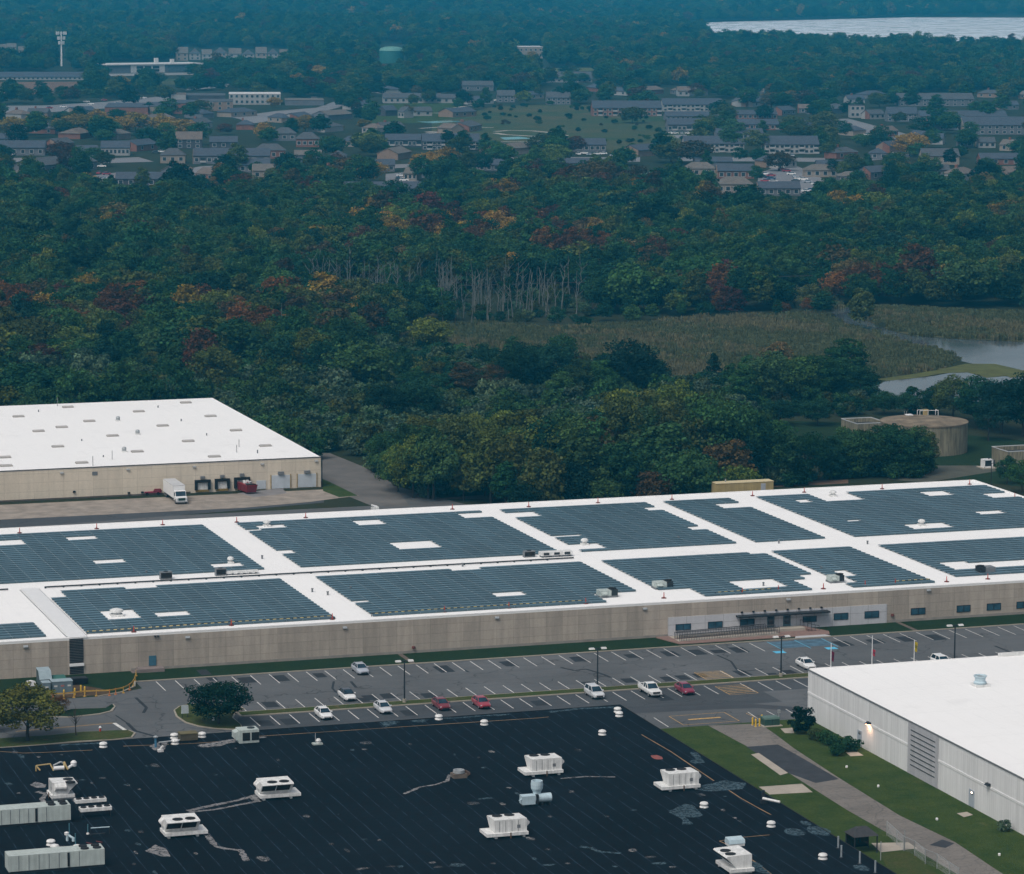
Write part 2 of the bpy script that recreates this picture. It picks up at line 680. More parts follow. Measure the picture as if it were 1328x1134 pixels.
# darker resurfaced strip of stalls below the median and the drive to the right
sheet('stall_strip', [Vector((x, y, .008)) for x, y in ((110, 452), (192, 452), (192, 459.2), (330, 459.2), (330, 466.0), (113, 466.0))], ASPHALT_D)
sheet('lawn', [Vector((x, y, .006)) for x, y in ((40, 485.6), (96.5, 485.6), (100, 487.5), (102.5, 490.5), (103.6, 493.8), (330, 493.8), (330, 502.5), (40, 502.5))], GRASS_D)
sheet('mulch_bed', gpoly([(90, 905), (147, 900), (130, 893), (100, 888), (60, 893), (40, 910)], .012), MULCH)

# stall lines
mk = MB()


def line(x0, y0, x1, y1, w=.13, z=.016, mi=0):
    d = Vector((x1 - x0, y1 - y0, 0))
    n = Vector((-d.y, d.x, 0)).normalized() * (w / 2)
    a, b = Vector((x0, y0, z)), Vector((x1, y1, z))
    mk.poly([a - n, b - n, b + n, a + n], mi)


SW = 2.925
far_x = [107.0 + SW * i for i in range(58)]
for i, x in enumerate(far_x):
    if 206.2 < x < 216.5:
        continue
    line(x, 486.4, x, 493.0)
row2 = G(330 + 10 / 6.64, 840 + 460 / 6.64).x
for i in range(-1, 58):
    x = row2 + SW * i
    if 187.2 < x < 191.0:
        continue
    line(x, 469.6, x, 474.9)
row3 = G(330 + 145 / 6.64, 840 + 600 / 6.64).x
for i in range(-1, 60):
    x = row3 + SW * i
    if 186.4 < x < 190.8:
        continue
    line(x, 459.6, x, 465.6)
# lower right corner stalls
for (a, b) in (((848, 931), (867, 943)), ((930 + 590 / 6.64, 880 + 265 / 6.64), (930 + 700 / 6.64, 880 + 330 / 6.64)),
               ((930 + 265 / 6.64, 880 + 290 / 6.64), (930 + 355 / 6.64, 880 + 350 / 6.64)), ((930 + 425 / 6.64, 880 + 280 / 6.64), (930 + 510 / 6.64, 880 + 325 / 6.64))):
    p, q = G(*a), G(*b)
    line(p.x, p.y, q.x, q.y)


def hatch(x0, x1, y0, y1, n):
    line(x0, y0, x1, y0, .12, .016, 1)
    line(x0, y1, x1, y1, .12, .016, 1)
    line(x0, y0, x0, y1, .12, .016, 1)
    line(x1, y0, x1, y1, .12, .016, 1)
    for k in range(1, n):
        y = y0 + (y1 - y0) * k / n
        line(x0 + .1, y, x1 - .1, y + .15, .22, .0162, 1)


hatch(187.0, 191.4, 469.6, 474.8, 6)
hatch(186.4, 190.9, 458.6, 464.6, 6)
p, q = G(873, 930), G(990, 948)
hatch(172.6, 181.2, 442.2, 448.0, 1)
line(174.5, 445.2, 179.5, 445.2, .6, .0162, 1)
line(184.5, 441.5, 184.0, 446.5, .12, .016, 1)
# stop bar and centre line of the entrance road on the left
a, b = G(148, 938), G(162, 947)
line(a.x, a.y, b.x, b.y, .55, .0162, 0)
a, b = G(20, 949), G(148, 938)
line(a.x, a.y - .1, b.x, b.y - .1, .1, .016, 1)
line(a.x, a.y + .2, b.x, b.y + .2, .1, .016, 1)
# wide accessible bays, worn blue paint
for (x0, x1) in ((206.8, 211.2), (211.5, 215.8)):
    mk.box(x0, x1, 487.6, 492.6, .010, .0155, 2)
for x in (206.6, 211.35, 216.0):
    line(x, 486.2, x, 492.9, .14, .0165, 3)
for c in ((1011, 846), (1078, 841)):
    p = G(*c)
    mk.box(p.x - .9, p.x + .9, p.y - .8, p.y + .8, .017, .021, 3)
PAINT_CY = mat('road_paint_sky_blue', (.10, .42, .62), .8, .2, 1)
struct('parking_markings', mk, [PAINT_W, PAINT_Y, PAINT_B, PAINT_CY])

# tar patches in the stalls
pm = MB()
patches = [(265, 872, 1.7, 4), (276, 881, 1.4, 2.5), (320, 882, 2.1, 4), (363, 880, 2.2, 4.2), (415, 876, 1.8, 3), (575, 868, 2.4, 4.8), (660, 861, 2.1, 4), (750, 855, 2.2, 3.6), (820, 851, 2.0, 3), (869, 848, 2.2, 3.8),
           (903, 846, 2.3, 4.0), (933, 845, 2.2, 2.4), (958, 843, 2.4, 4.2), (1093, 835, 2.5, 4), (1135, 832, 2.2, 3.4), (1176, 829, 2.3, 4), (1212, 827, 2.5, 4.2),
           (350, 914, 2.0, 3.6), (470, 908, 1.6, 2.6), (480, 905, 1.9, 3.6), (502, 903, 1.8, 3.2), (556, 902, 2, 3), (815, 883, 1.8, 3), (866, 881, 1.8, 3), (886, 879, 1.9, 3.2), (763, 887, 1.6, 2.5), (908, 876, 1.8, 3), (962, 873, 2, 4), (1004, 876, 1.6, 3), (1024, 872, 1.8, 3),
           (345, 938, 2, 3.5), (375, 936, 2, 3.5), (530, 925, 2, 3.5), (560, 935, 2, 3), (700, 912, 2, 3.2), (860, 905, 2.2, 4)]
for (px, py, w, d) in patches:
    p = G(px, py)
    k = .35
    pts = []
    for sx_, sy_ in ((-1, -1), (1, -1), (1, 1), (-1, 1)):
        pts.append((p.x + sx_ * w / 2 + random.uniform(-.15, .15), p.y + sy_ * d / 2 + random.uniform(-.2, .2), .012 + random.uniform(0, .001)))
    pm.poly(pts)
# long meandering tar seams
for pts in ([(240, 888), (247, 900), (243, 910)], [(433, 884), (431, 893), (437, 899)], [(455, 884), (462, 892)], [(600, 868), (608, 872)], [(727, 866), (745, 870), (760, 868), (780, 874), (792, 879)], [(930, 850), (948, 858), (955, 868), (965, 871), (990, 868)], [(176, 905), (190, 918), (186, 925)], [(150, 928), (165, 938), (175, 948), (200, 955)], [(1290, 838), (1310, 846), (1328, 848)]):
    q = [G(*t) for t in pts]
    for a, b in zip(q, q[1:]):
        n = Vector((-(b.y - a.y), b.x - a.x, 0)).normalized() * random.uniform(.12, .3)
        pm.poly([(a.x - n.x, a.y - n.y, .0145), (b.x - n.x, b.y - n.y, .0145), (b.x + n.x, b.y + n.y, .0145), (a.x + n.x, a.y + n.y, .0145)])
struct('asphalt_patches', pm, ASPHALT_P)
# smooth dark drive curving past the white building
sheet('resealed_drive', [Vector((x, y, .011)) for x, y in ((158, 454.5), (169, 454.6), (176, 453.9), (182, 453.2), (187, 452.2), (192, 448.5), (192, 444.5), (187, 449.2), (182, 450.0), (176, 450.6), (169, 451.2), (158, 451.2))], mat('resealed_asphalt', (.05, .054, .06), .8, .15, .3))


def kerbed(name, poly, top_m, h=.13):
    kb = MB()
    kb.prism(poly, -.01, h)
    cx = sum(p[0] for p in poly) / len(poly)
    cyy = sum(p[1] for p in poly) / len(poly)
    o = struct(name, kb, KERB)
    ins = []
    for p in poly:
        v = Vector((p[0] - cx, p[1] - cyy))
        L = v.length
        v = v * ((L - .28) / L) if L > 3 else v * .86
        ins.append((cx + v.x, cyy + v.y))
    tb = MB()
    tb.prism(ins, h - .02, h + .035)
    struct(name.replace('kerb', 'turf'), tb, top_m)


# median: kerb frame and turf
kb = MB()
kb.box(113.8, 330, 466.2, 466.5, -.01, .13)
kb.box(113.8, 330, 468.7, 469.0, -.01, .13)
kb.box(113.5, 113.8, 466.2, 469.0, -.01, .13)
struct('median_kerb', kb, KERB)
tb = MB()
tb.box(113.8, 330, 466.5, 468.7, -.01, .16)
struct('median_turf', tb, GRASS_Y)
isl = [(225, 922), (232, 917), (245, 914), (262, 913), (300, 915), (318, 920), (306, 925), (303, 932), (313, 941), (314, 945), (305, 947), (280, 946), (258, 943), (240, 938), (228, 930)]
kerbed('island_kerb', [tuple(G(*p)[:2]) for p in isl], GRASS_Y)
isl = [(-40, 963), (0, 959), (60, 955), (110, 950), (150, 948.5), (168, 948), (176, 951.5), (172, 957), (150, 960), (100, 963), (40, 968), (-40, 973)]
kerbed('verge_kerb', [tuple(G(*p)[:2]) for p in isl], GRASS_Y)
isl = [(62, 930), (90, 921), (140, 919), (147, 914), (150, 917), (146, 923), (130, 927), (90, 931)]
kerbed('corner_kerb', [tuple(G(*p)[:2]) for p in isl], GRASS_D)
kb = MB()
kpts = [(103.9, 493.7), (103.2, 490.6), (100.6, 487.3), (96.6, 485.4)]
kb.box(103.9, 330, 493.6, 493.85, -.01, .13)
for a, b in zip(kpts, kpts[1:]):
    n = Vector((-(b[1] - a[1]), b[0] - a[0])).normalized() * .13
    kb.prism([(a[0] - n.x, a[1] - n.y), (b[0] - n.x, b[1] - n.y), (b[0] + n.x, b[1] + n.y), (a[0] + n.x, a[1] + n.y)], -.01, .13)
struct('lawn_kerb', kb, KERB)

# ground between the black roof and the white building
sheet('side_lawn', [Vector((x, y, .02)) for x, y in ((157, 440.9), (192, 440.9), (192, 320), (157, 320))], GRASS)
al = [(918, 940), (985, 940), (1000, 946)]
sheet('alley', gpoly([(918, 941), (985, 938.5), (1005, 952), (1030, 971), (1088, 1009), (1167, 1058), (1238, 1092), (1295, 1130), (1330, 1152), (1400, 1200), (1310, 1200), (1255, 1142), (1152, 1081), (1099, 1051), (1039, 1013), (975, 971.5)], .03), ALLEY)
sheet('alley_stain', gpoly([(1205, 1096), (1222, 1089), (1238, 1094), (1226, 1100)], .036), mat('alley_fresh_asphalt', (.035, .038, .044), .85, .3, .5))
A = [G(968, 969), G(1009, 966), G(1043, 985), G(1088, 1011), G(1058, 1016), G(1022, 1003), G(985, 980)]
sheet('alley_patch', [Vector((p.x, p.y, .034)) for p in A], mat('alley_fresh_asphalt', (.035, .038, .044), .85, .3, .5))
A = [G(974, 979), G(984, 977), G(1022, 1003), G(1012, 1006)]
sheet('alley_margin', [Vector((p.x, p.y, .038)) for p in A], CONCRETE)
A = [G(984, 1021), G(1040, 1017), G(1054, 1028), G(998, 1031)]
sheet('side_path', [Vector((p.x, p.y, .042)) for p in A], CONCRETE)
A = [G(1130, 1094), G(1178, 1093), G(1190, 1101), G(1142, 1106)]
sheet('lower_path', [Vector((p.x, p.y, .044)) for p in A], CONCRETE)
A = [G(1140, 1107), G(1180, 1104), G(1215, 1134), G(1200, 1150), G(1165, 1150)]
sheet('worn_lawn', [Vector((p.x, p.y, .026)) for p in A], GRASS_Y)
for q in ([(1012, 945), (1028, 944), (1030, 951), (1018, 951)], [(1097, 976), (1112, 975), (1120, 980), (1103, 981)], [(1241, 1055), (1254, 1053), (1262, 1057), (1250, 1060)]):
    sheet('door_slab', gpoly(q, .05), CONCRETE)
lw = MB()
for px, py in ((1098, 996), (1139, 1021), (1215, 1064), (1296, 1110)):
    p = G(px, py)
    tag(MB().lathe(p.x, p.y, [(.16, 0), (.17, .25), (.1, .32), (0, .33)], 10).build('well_cap', TRIM_W, off=(p.x, p.y, .0)), 'small white capped pipe standing in the side lawn', 'pipe cap', 'white pipe caps in the side lawn')

# rear service road, apron, dirt margin
sheet('service_road', [Vector((x, y, .010)) for x, y in ((40, 602.3), (330, 602.3), (330, 610.5), (208, 610.5), (194, 664), (188, 692), (181.5, 692), (181.5, 668), (184, 640), (40, 640))], YARD)
sheet('rear_lane', gpoly([(416, 588), (428, 588), (470, 605), (506, 625), (532, 657), (484, 657), (442, 640), (418, 626)], .014), mat('worn_lane', (.125, .117, .11), .92, .3, .12))
sheet('dirt_margin', gpoly([(560, 647), (640, 641), (760, 636), (900, 630), (1100, 622), (1100, 627), (900, 637), (640, 648)], .02), DIRT)
sheet('loading_apron', [Vector((x, y, .022)) for x, y in ((40, 645), (158, 645), (172, 648), (184, 653), (179.4, 662.5), (40, 662.5))], APRON)
sheet('apron_patch', gpoly([(308, 640), (366, 633), (372, 640), (330, 645)], .027), mat('grey_concrete', (.2, .19, .19), .9, .2, .3))
sheet('yard_reseal', gpoly([(-20, 676), (110, 668), (250, 658), (330, 652), (420, 647), (420, 652), (300, 663), (120, 677), (-20, 686)], .016), ASPHALT_D)
sheet('corner_grass', gpoly([(417, 621), (425, 624), (464, 643), (440, 645), (419, 637)], .024), GRASS)
sheet('tank_lawn', gpoly([(985, 545), (1100, 548), (1328, 572), (1400, 580), (1400, 640), (1270, 625), (1180, 612), (1100, 620), (1010, 560)], .010), GRASS_D)
sheet('tank_track', gpoly([(1170, 604), (1328, 604), (1400, 607), (1400, 612), (1300, 610), (1200, 626), (1150, 622)], .014), mat('worn_track', (.075, .075, .058), .95, .25, .3))

# ------------------------------------------------------------------ solar roofed warehouse
YF, YB, XE, RZ = 501.6, 602.2, 296.3, 5.6
bw = thing('warehouse', 'long tan warehouse with a flat white roof carrying the solar arrays', 'warehouse', (180, YF, 0))
off = (180, YF, 0)
MB().box(40, XE, YF, YB, 0, RZ - .25).build('wall', TAN, bw, off)
mb = MB()
mb.box(40, XE, YF, YB, RZ - .25, RZ)
mb.box(40, XE, YF - .02, YF + .5, RZ, RZ + .16)
mb.box(40, XE, YB - .5, YB + .02, RZ, RZ + .16)
mb.box(XE - .5, XE + .02, YF + .5, YB - .5, RZ, RZ + .16)
ROOF = mb.build('roof', WHITE_ROOF, bw, off)
mb = MB()
mb.box(40, XE + .05, YF - .09, YF - .02, RZ - .12, RZ + .1)
mb.build('coping', COPING, ROOF)
mb = MB()
mb.box(95.5, 98.3, YF - .1, 543.0, RZ, RZ + .22)
mb.build('roof_joint', TRIM_W, ROOF, off)
mb = MB()
for k in range(46):
    y = YF + .6 + k * .9
    for x in (95.35, 98.45):
        mb.box(x - .09, x + .09, y - .12, y + .12, RZ, RZ + .09)
mb.build('joint_fastener', GREYM, ROOF, off)['kind'] = 'stuff'
# light wall base
mb = MB()
mb.box(105, 195.9, YF - .06, YF - .002, 0, .42)
mb.box(230.6, XE, YF - .06, YF - .002, 0, .42)
mb.build('plinth', mat('pale_plinth', (.25, .23, .205), .9, .2, .6), bw, off)
# louvre bay in the expansion joint
x0, x1 = onY(90, 850, YF).x, onY(108, 850, YF).x
lp = MB()
for k in range(22):
    lp.box(x0, x1, YF - .1, YF - .03, .15 + k * .25, .15 + k * .25 + .17)
LP = lp.build('louvre_panel', DARK, bw, off)
MB().box(x0 - .05, x1 + .05, YF - .35, YF - .1, 1.35, 1.75).build('louvre_hood', TRIM_W, LP, off)
# office front
ox0, ox1 = onY(866, 815, YF).x, onY(1150, 790, YF).x
OF = MB().box(ox0, ox1, YF - .10, YF, 0.0, 3.15).build('office_front', OFFICE_W, bw, off)


def wall_window(px0, px1, py0, py1, parent=bw, yy=YF - .1, gm=GLASS):
    a, b = onY(px0, py1, yy), onY(px1, py0, yy)
    w_ = MB()
    for (xa, xb, za, zb) in ((a.x, b.x, a.z, a.z + .07), (a.x, b.x, b.z - .07, b.z), (a.x, a.x + .07, a.z + .07, b.z - .07), (b.x - .07, b.x, a.z + .07, b.z - .07), ((a.x + b.x) / 2 - .04, (a.x + b.x) / 2 + .04, a.z + .07, b.z - .07)):
        w_.box(xa, xb, yy - .08, yy + .005, za, zb)
    o = w_.build('window', DARK, parent, off)
    MB().box(a.x + .03, b.x - .03, yy - .03, yy - .004, a.z + .03, b.z - .03).build('pane', gm, o, off)
    return o


for (a, b, c, d) in ((876, 896, 808.6, 818), (918, 937, 805.6, 815.4), (959.5, 978.5, 802.3, 813), (1041, 1059, 798.5, 807.6), (1081, 1100, 794.6, 804.5), (1121, 1140, 792, 802.3)):
    wall_window(a, b, c, d)
for (a, b, c, d) in ((1181, 1200, 788, 797.8), (1240.5, 1258.5, 784.5, 794.5), (1279.5, 1298, 782, 792), (1318, 1337, 779.5, 789.5)):
    wall_window(a, b, c, d, yy=YF)
for (a, b) in ((995, 1004), (1015.5, 1025)):
    p, q = onY(a, 812, YF - .1), onY(b, 812, YF - .1)
    dr = MB().box(p.x, q.x, YF - .2, YF - .1, .55, 2.75).build('door', mat('teal_door_frame', (.05, .10, .12), .5, .2, 2), bw, off)
    MB().box(p.x + .15, q.x - .15, YF - .23, YF - .2, .9, 2.6).build('pane', GLASS_D, dr, off)
p, q = onY(193, 862, YF), onY(202.5, 862, YF)
MB().box(p.x, q.x, YF - .1, YF, .65, 2.2).build('door', mat('blue_steel_door', (.045, .125, .18), .5, .15, 2), bw, off)
st = MB()
st.box(p.x - 1.9, q.x + .9, YF - 1.9, YF - .06, 0, .55)
for k in range(3):
    st.box(p.x - 1.9 - .35 * (k + 1), p.x - 1.9 - .35 * k, YF - 1.7, YF - .4, 0, .42 - .14 * k)
st.build('door_step', mat('grey_pink_concrete', (.20, .165, .155), .9, .2, .7), bw, off)
# canopy over the entrance
a, b = onY(954, 800, YF), onY(1072, 794, YF)
cm = MB()
cm.box(a.x, b.x, YF - 1.6, YF - .1, 2.62, 2.86)
for k in range(14):
    x = a.x + (b.x - a.x) * (k + .5) / 14
    cm.box(x - .05, x + .05, YF - 1.75, YF - 1.6, 2.6, 2.9)
CN = cm.build('canopy', DARK, bw, off)
for k in range(8):
    x = a.x + (b.x - a.x) * (k + .5) / 8
    MB().box(x - .17, x + .17, YF - .34, YF - .1, 3.2, 3.42).build('canopy_bracket', DARKER, CN, off)
for px, py in ((33, 838.5), (243, 826.5), (447, 814), (644, 801), (836, 789.5), (1022, 777.5), (1204, 765.5)):
    q = onY(px, py, YF)
    MB().extrude_x([(YF - .32, q.z - .1), (YF, q.z - .18), (YF, q.z + .18), (YF - .2, q.z + .14)], q.x - .35, q.x + .35).build('wall_light', STEEL, bw, off)
for px, py in ((536, 839.5), (1157, 797.5)):
    q = onY(px, py, YF)
    MB().cyl(q.x, YF - .15, q.z - .16, q.z + .16, .3, .25, 10).build('fire_bell', mat('rusty_red', (.12, .03, .02), .7, .3, 3), bw, off)
q = onY(203, 825, YF)
for dx_ in (-.25, .2):
    MB().box(q.x + dx_ - .14, q.x + dx_ + .14, YF - .3, YF, q.z - .1, q.z + .12).build('door_floodlight', DARK, bw, off)
for px in (528, 1166):
    q = G(px, 855 if px < 600 else 808)
    sheet('lawn_path', [Vector((q.x - .4, 494, .014)), Vector((q.x + .4, 494, .014)), Vector((q.x + .4, 501.5, .014)), Vector((q.x - .4, 501.5, .014))], mat('path_dim', (.11, .09, .075), .9, .2, 1))

# entrance ramp and patio
x0, x1 = G(868, 836).x, G(1060, 828).x
rp = thing('entrance_ramp', 'long brick entrance ramp with dark railings before the white office front', 'ramp', ((x0 + x1) / 2, 497, 0))
ro = ((x0 + x1) / 2, 497, 0)
BRICKP = mat('red_brick_paving', (.21, .135, .115), .9, .2, 1.2)
d0, d1 = onY(985, 815, YF).x, onY(1030, 815, YF).x
mb = MB()
mb.prism([(x0 - .2, 500.9), (x0 + 1.6, 495.2), (d1 + 3.5, 495.2), (d1 + 4.4, 497.6), (d1 + 2.5, 501.4), (x0 - .2, 501.4)], 0, .14)
mb.build('patio', BRICKP, rp, ro)
mb = MB()
mb.extrude_y([(x0 + 2, .14), (d0, .55), (d1 + 1, .55), (d1 + 1, .13), (x0 + 2, .13)], 499.3, 501.3)
mb.extrude_y([(x0 + 2, .142), (d0 + 1.5, .40), (d0 + 1.5, .13), (x0 + 2, .13)], 496.9, 498.6)
mb.build('ramp_deck', CONCRETE, rp, ro)
for (xa, xb, za, zb, yy) in ((x0 + 2.2, d0, .2, .62, 499.25), (x0 + 2.2, d0 + 1.5, .2, .46, 498.65), (x0 + 2.2, d0 + 1.5, .2, .46, 496.85)):
    rm = MB()
    n = int((xb - xa) / .28)
    for k in range(n + 1):
        t = k / n
        x, z = xa + (xb - xa) * t, za + (zb - za) * t
        rm.box(x - .035, x + .035, yy - .03, yy + .03, z, z + .95)
    rm.add([(xa, yy - .06, za + .95), (xb, yy - .06, zb + .95), (xb, yy + .06, zb + .95), (xa, yy + .06, za + .95), (xa, yy - .06, za + 1.05), (xb, yy - .06, zb + 1.05), (xb, yy + .06, zb + 1.05), (xa, yy + .06, za + 1.05)],
           [(0, 3, 2, 1), (4, 5, 6, 7), (0, 1, 5, 4), (1, 2, 6, 5), (2, 3, 7, 6), (3, 0, 4, 7)])
    rm.build('railing', RAILM, rp, ro)
mb = MB()
for k in range(4):
    mb.box(d1 + 1 + .4 * k, d1 + 1.4 + .4 * k, 498.2, 501.2, .13, .55 - .12 * k)
mb.build('steps', BRICKP, rp, ro)
for yy in (498.1, 501.25):
    mb = MB()
    mb.bar((d1 + .9, yy, 1.5), (d1 + 2.9, yy, 1.0), .05)
    for t in (0, .33, .66, 1):
        mb.bar((d1 + .9 + 2 * t, yy, .2), (d1 + .9 + 2 * t, yy, 1.5 - .5 * t), .035)
    mb.build('handrail', RAILM, rp, ro)
MB().prism([(d0 + 3.0, 493.9), (d1 + 3.2, 493.9), (d1 + 2.6, 495.15), (d0 + 3.6, 495.15)], 0.01, .15).build('landing', mat('pale_concrete', (.42, .42, .43), .85, .1, 1), rp, ro)

# ------------------------------------------------------------------ solar arrays
PZ = RZ
CUTS_PX = [  # picture centre, width, depth of clear rectangles
    (8, 705.5, 6, 6), (105, 698.6, 3.6, 4.9), (141, 729, 3.6, 4.6), (296, 733.8, 6.4, 5.4), (322, 688.6, 5, 3), (347, 684, 6, 4), (364, 717, 5.5, 3.8),
    (486.4, 679.3, 5.6, 5.8), (536.6, 707.7, 5.6, 6.5), (622, 669.5, 5, 5), (670, 669, 6.5, 5), (729, 696.4, 6, 3.2), (755, 710, 8, 6.6), (858, 659.8, 7, 3.6), (920, 685.2, 7, 3.5),
    (957, 657, 5.5, 6.3), (1084.7, 646, 7.3, 9.6), (1033, 650.6, 3, 4), (1100, 676, 2.7, 2.4), (1207, 641.4, 5.6, 5.4), (1280, 666, 5, 3.8), (1200.6, 683.3, 6.6, 6.5), (1302, 643, 5, 6),
    (151, 798.5, 6.2, 6), (225.5, 798, 3.3, 4), (183, 763, 3, 2.6), (463, 782.3, 5, 2.2), (660, 771.8, 3.3, 4), (603, 738.5, 5.5, 2.6), (980, 759, 7.4, 6.8), (1050, 750.5, 4.6, 6.6), (1092.6, 744, 4.6, 5.8), (1250, 735, 6, 7), (1312, 731.5, 14, 6.5), (1183, 705, 9, 2.8), (1300, 750, 20, 4.5), (985, 717.5, 5, 2.4)]
CUTS = []
for px, py, w, d in CUTS_PX:
    p = G(px, py, PZ)
    CUTS.append((p.x - w / 2, p.x + w / 2, p.y - d / 2, p.y + d / 2))
RECTS = [(98.6, 101.6, 533, 541), (184.5, 192, 503, 512.0), (194, 201, 503, 511.2), (219, 224.5, 503, 508), (219, 228, 507, 513)]
CUTS += RECTS
nx_ = G(890, 676, PZ).x
nj_ = G(906, 672, PZ).x
ARR = [('solar array at the left end of the back half of the white roof', 46, 138.0, 549, 596.6),
       ('large solar array second from left in the back half of the white roof', 144.3, 191.0, 549, 596.6),
       ('solar array in the middle of the back half of the white roof', 194.9, nx_ - .2, 549, 596.6),
       ('narrow solar array right of the thin aisle in the back roof half', nj_, 241.0, 549, 596.6),
       ('big solar array at the far right corner of the white roof', 246.6, 295.0, 549, 597.2),
       ('small solar array left of the roof joint at the front left corner', 46, 92.4, 504, 516),
       ('solar array right of the roof joint with a round vent in it', 98.7, 138.2, 504.4, 541.0),
       ('front solar array edged by the chain along its whole front', 144.3, 191.2, 504.4, 541.0),
       ('front solar array above the white office front with stepped right edge', 195.0, G(1030, 736, PZ).x, 504.4, 541.0),
       ('narrow front solar array ending beside a rooftop unit', G(1045, 736, PZ).x, 241.4, 504.4, 541.0),
       ('front solar array at the right end above the dark windows', 246.9, 300 - 4.2, 504.4, 541.0)]
PITCHY, PW = 1.86, 2.62
RACK_SHADE = mat('panel_rack_shade', (.075, .12, .145), .7, .2, 1)  # rack face coloured as the shadow line under each row's front edge
ALU2 = mat('panel_frame_side', (.26, .33, .37), .5, .3, .6)
for lab, x0, x1, y0, y1 in ARR:
    loc = ((x0 + x1) / 2, (y0 + y1) / 2, PZ)
    t = thing('solar_array', lab, 'solar array', loc, 0, 'solar arrays on the white roof')
    n = int((y1 - y0) / PITCHY)
    ncol = max(1, int(round((x1 - x0) / PW)))
    pw = (x1 - x0) / ncol
    for k in range(n):
        ya = y0 + k * PITCHY
        yb = ya + PITCHY * .84
        mbp = MB()
        for c in range(ncol + 1):
            xa, xb = x0 + c * pw + .02, x0 + (c + 1) * pw - .02
            xm, ym = (xa + xb) / 2, (ya + yb) / 2
            if c == ncol or any(cx0 < xm < cx1 and cy0 + .1 < ym < cy1 - .1 for cx0, cx1, cy0, cy1 in CUTS):
                if mbp.v:                          # one part per unbroken run of panels
                    mbp.build('panel_row', [SOLAR, RACK_SHADE, ALU2], t, loc)
                mbp = MB()
                continue
            za, zb = PZ + .36, PZ + .25            # slight tilt away from the street
            mbp.add([(xa, ya, za), (xb, ya, za), (xb, yb, zb), (xa, yb, zb), (xa, ya, za - .05), (xb, ya, za - .05), (xb, yb, zb - .05), (xa, yb, zb - .05)],
                    [(0, 1, 2, 3), (7, 6, 5, 4), (1, 5, 6, 2), (2, 6, 7, 3), (3, 7, 4, 0)])
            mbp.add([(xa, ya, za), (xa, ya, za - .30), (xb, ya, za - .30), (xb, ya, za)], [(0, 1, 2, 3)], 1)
            mbp.add([(xb - .11, ya, za + .006), (xb, ya, za + .006), (xb, yb, zb + .006), (xb - .11, yb, zb + .006)], [(0, 1, 2, 3)], 2)

# ------------------------------------------------------------------ small roof furniture on the warehouse
cone_proto = None


def stanchion(px, py):
    global cone_proto
    p = G(px, py, RZ + .01)
    if cone_proto is None:
        cone_proto = thing('safety_stanchion', '', 'stanchion', p, 0, 'red safety stanchions around the white roof edge')
        MB().lathe(0, 0, [(.45, 0), (.4, .1), (.15, .18), (0, .18)], 10).build('base', mat('dark_red_base', (.12, .03, .025), .8, .2, 2), cone_proto)
        MB().lathe(0, 0, [(.10, .16), (.06, .95), (0, 1.0)], 8).build('post', RED, cone_proto)
        o = cone_proto
    else:
        o = dup(cone_proto, p, 0, '')
    o['label'] = 'red safety stanchion on the ' + ('front' if p.y < 520 else 'right' if p.x > 294 else 'back') + ' edge of the white solar roof'


for q in [(173.5, 820), (300, 811.5), (431, 803.5), (576.6, 794), (660, 789), (759.6, 783.2), (861, 776), (962.7, 770.6), (1009.5, 766.6), (1067.8, 764), (1122, 760.5), (1161, 758.3), (1227.7, 754.8), (1281, 751.3),
          (25.4, 691.5), (125.4, 686), (211, 681), (307, 677.6), (396.5, 671.8), (586.7, 660.8), (685.7, 657.6), (775.5, 652.4), (871.4, 648), (976, 643.4), (1043, 638.8), (1144, 634.4), (1257.5, 628.4), (1316, 646)]:
    stanchion(*q)
def m_chain():
    m, nt, bs = _nodes('striped_chain')
    sx = nt.nodes.new('ShaderNodeSeparateXYZ')
    lk(nt, world_pos(nt), sx.inputs[0])
    s_ = mathn(nt, 'GREATER_THAN', mathn(nt, 'FRACT', mathn(nt, 'DIVIDE', sx.outputs[0], 1.1)), .5)
    lk(nt, mixc(nt, s_, (.02, .02, .02), (.60, .45, .16)), bs.inputs['Base Color'])
    return m


CHAIN = m_chain()
for lab, pts in (('yellow and black warning chain along the solar array beside the roof joint', [(113, 823.4), (173.5, 819.6), (300, 811), (380, 806.3), (431, 803)]),
                 ('longest yellow and black warning chain on the middle of the front roof edge', [(482, 800.4), (576, 793.6), (660, 788.6), (755, 783)]),
                 ('short yellow and black warning chain above the white office front', [(928, 772.5), (962, 770.2), (1000, 767.6)]),
                 ('short yellow and black warning chain on the narrow front solar array', [(1162, 757.8), (1185, 756.2), (1206, 755)])):
    q = [G(x, y, RZ) for x, y in pts]
    loc = q[0]
    ch = thing('warning_chain', lab, 'chain', loc, 0, 'warning chains along the front roof edge')
    lk_ = MB()
    for a, b in zip(q, q[1:]):
        lk_.bar((a.x, a.y + .15, RZ + .5), (b.x, b.y + .15, RZ + .5), .06, n=5)
    lk_.build('chain', CHAIN, ch, loc)
    for a in q:
        MB().bar((a.x, a.y + .15, RZ), (a.x, a.y + .15, RZ + .55), .05).build('post', DARKER, ch, loc)
a, b = G(0, 766.5, RZ), G(740, 723, RZ)
t = MB()
for x0, x1 in ((60, 93.5), (99.5, b.x)):
    t.bar((x0, 543.3, RZ + .22), (x1, 543.3, RZ + .22), .13)
    for k in range(int((x1 - x0) / 3)):
        t.box(x0 + 3 * k, x0 + 3 * k + .25, 543.1, 543.5, RZ, RZ + .12)
tag(t.build('gas_pipe', DARK, off=(120, 543.3, RZ)), 'thin dark pipe running along the middle of the white solar roof', 'pipe')


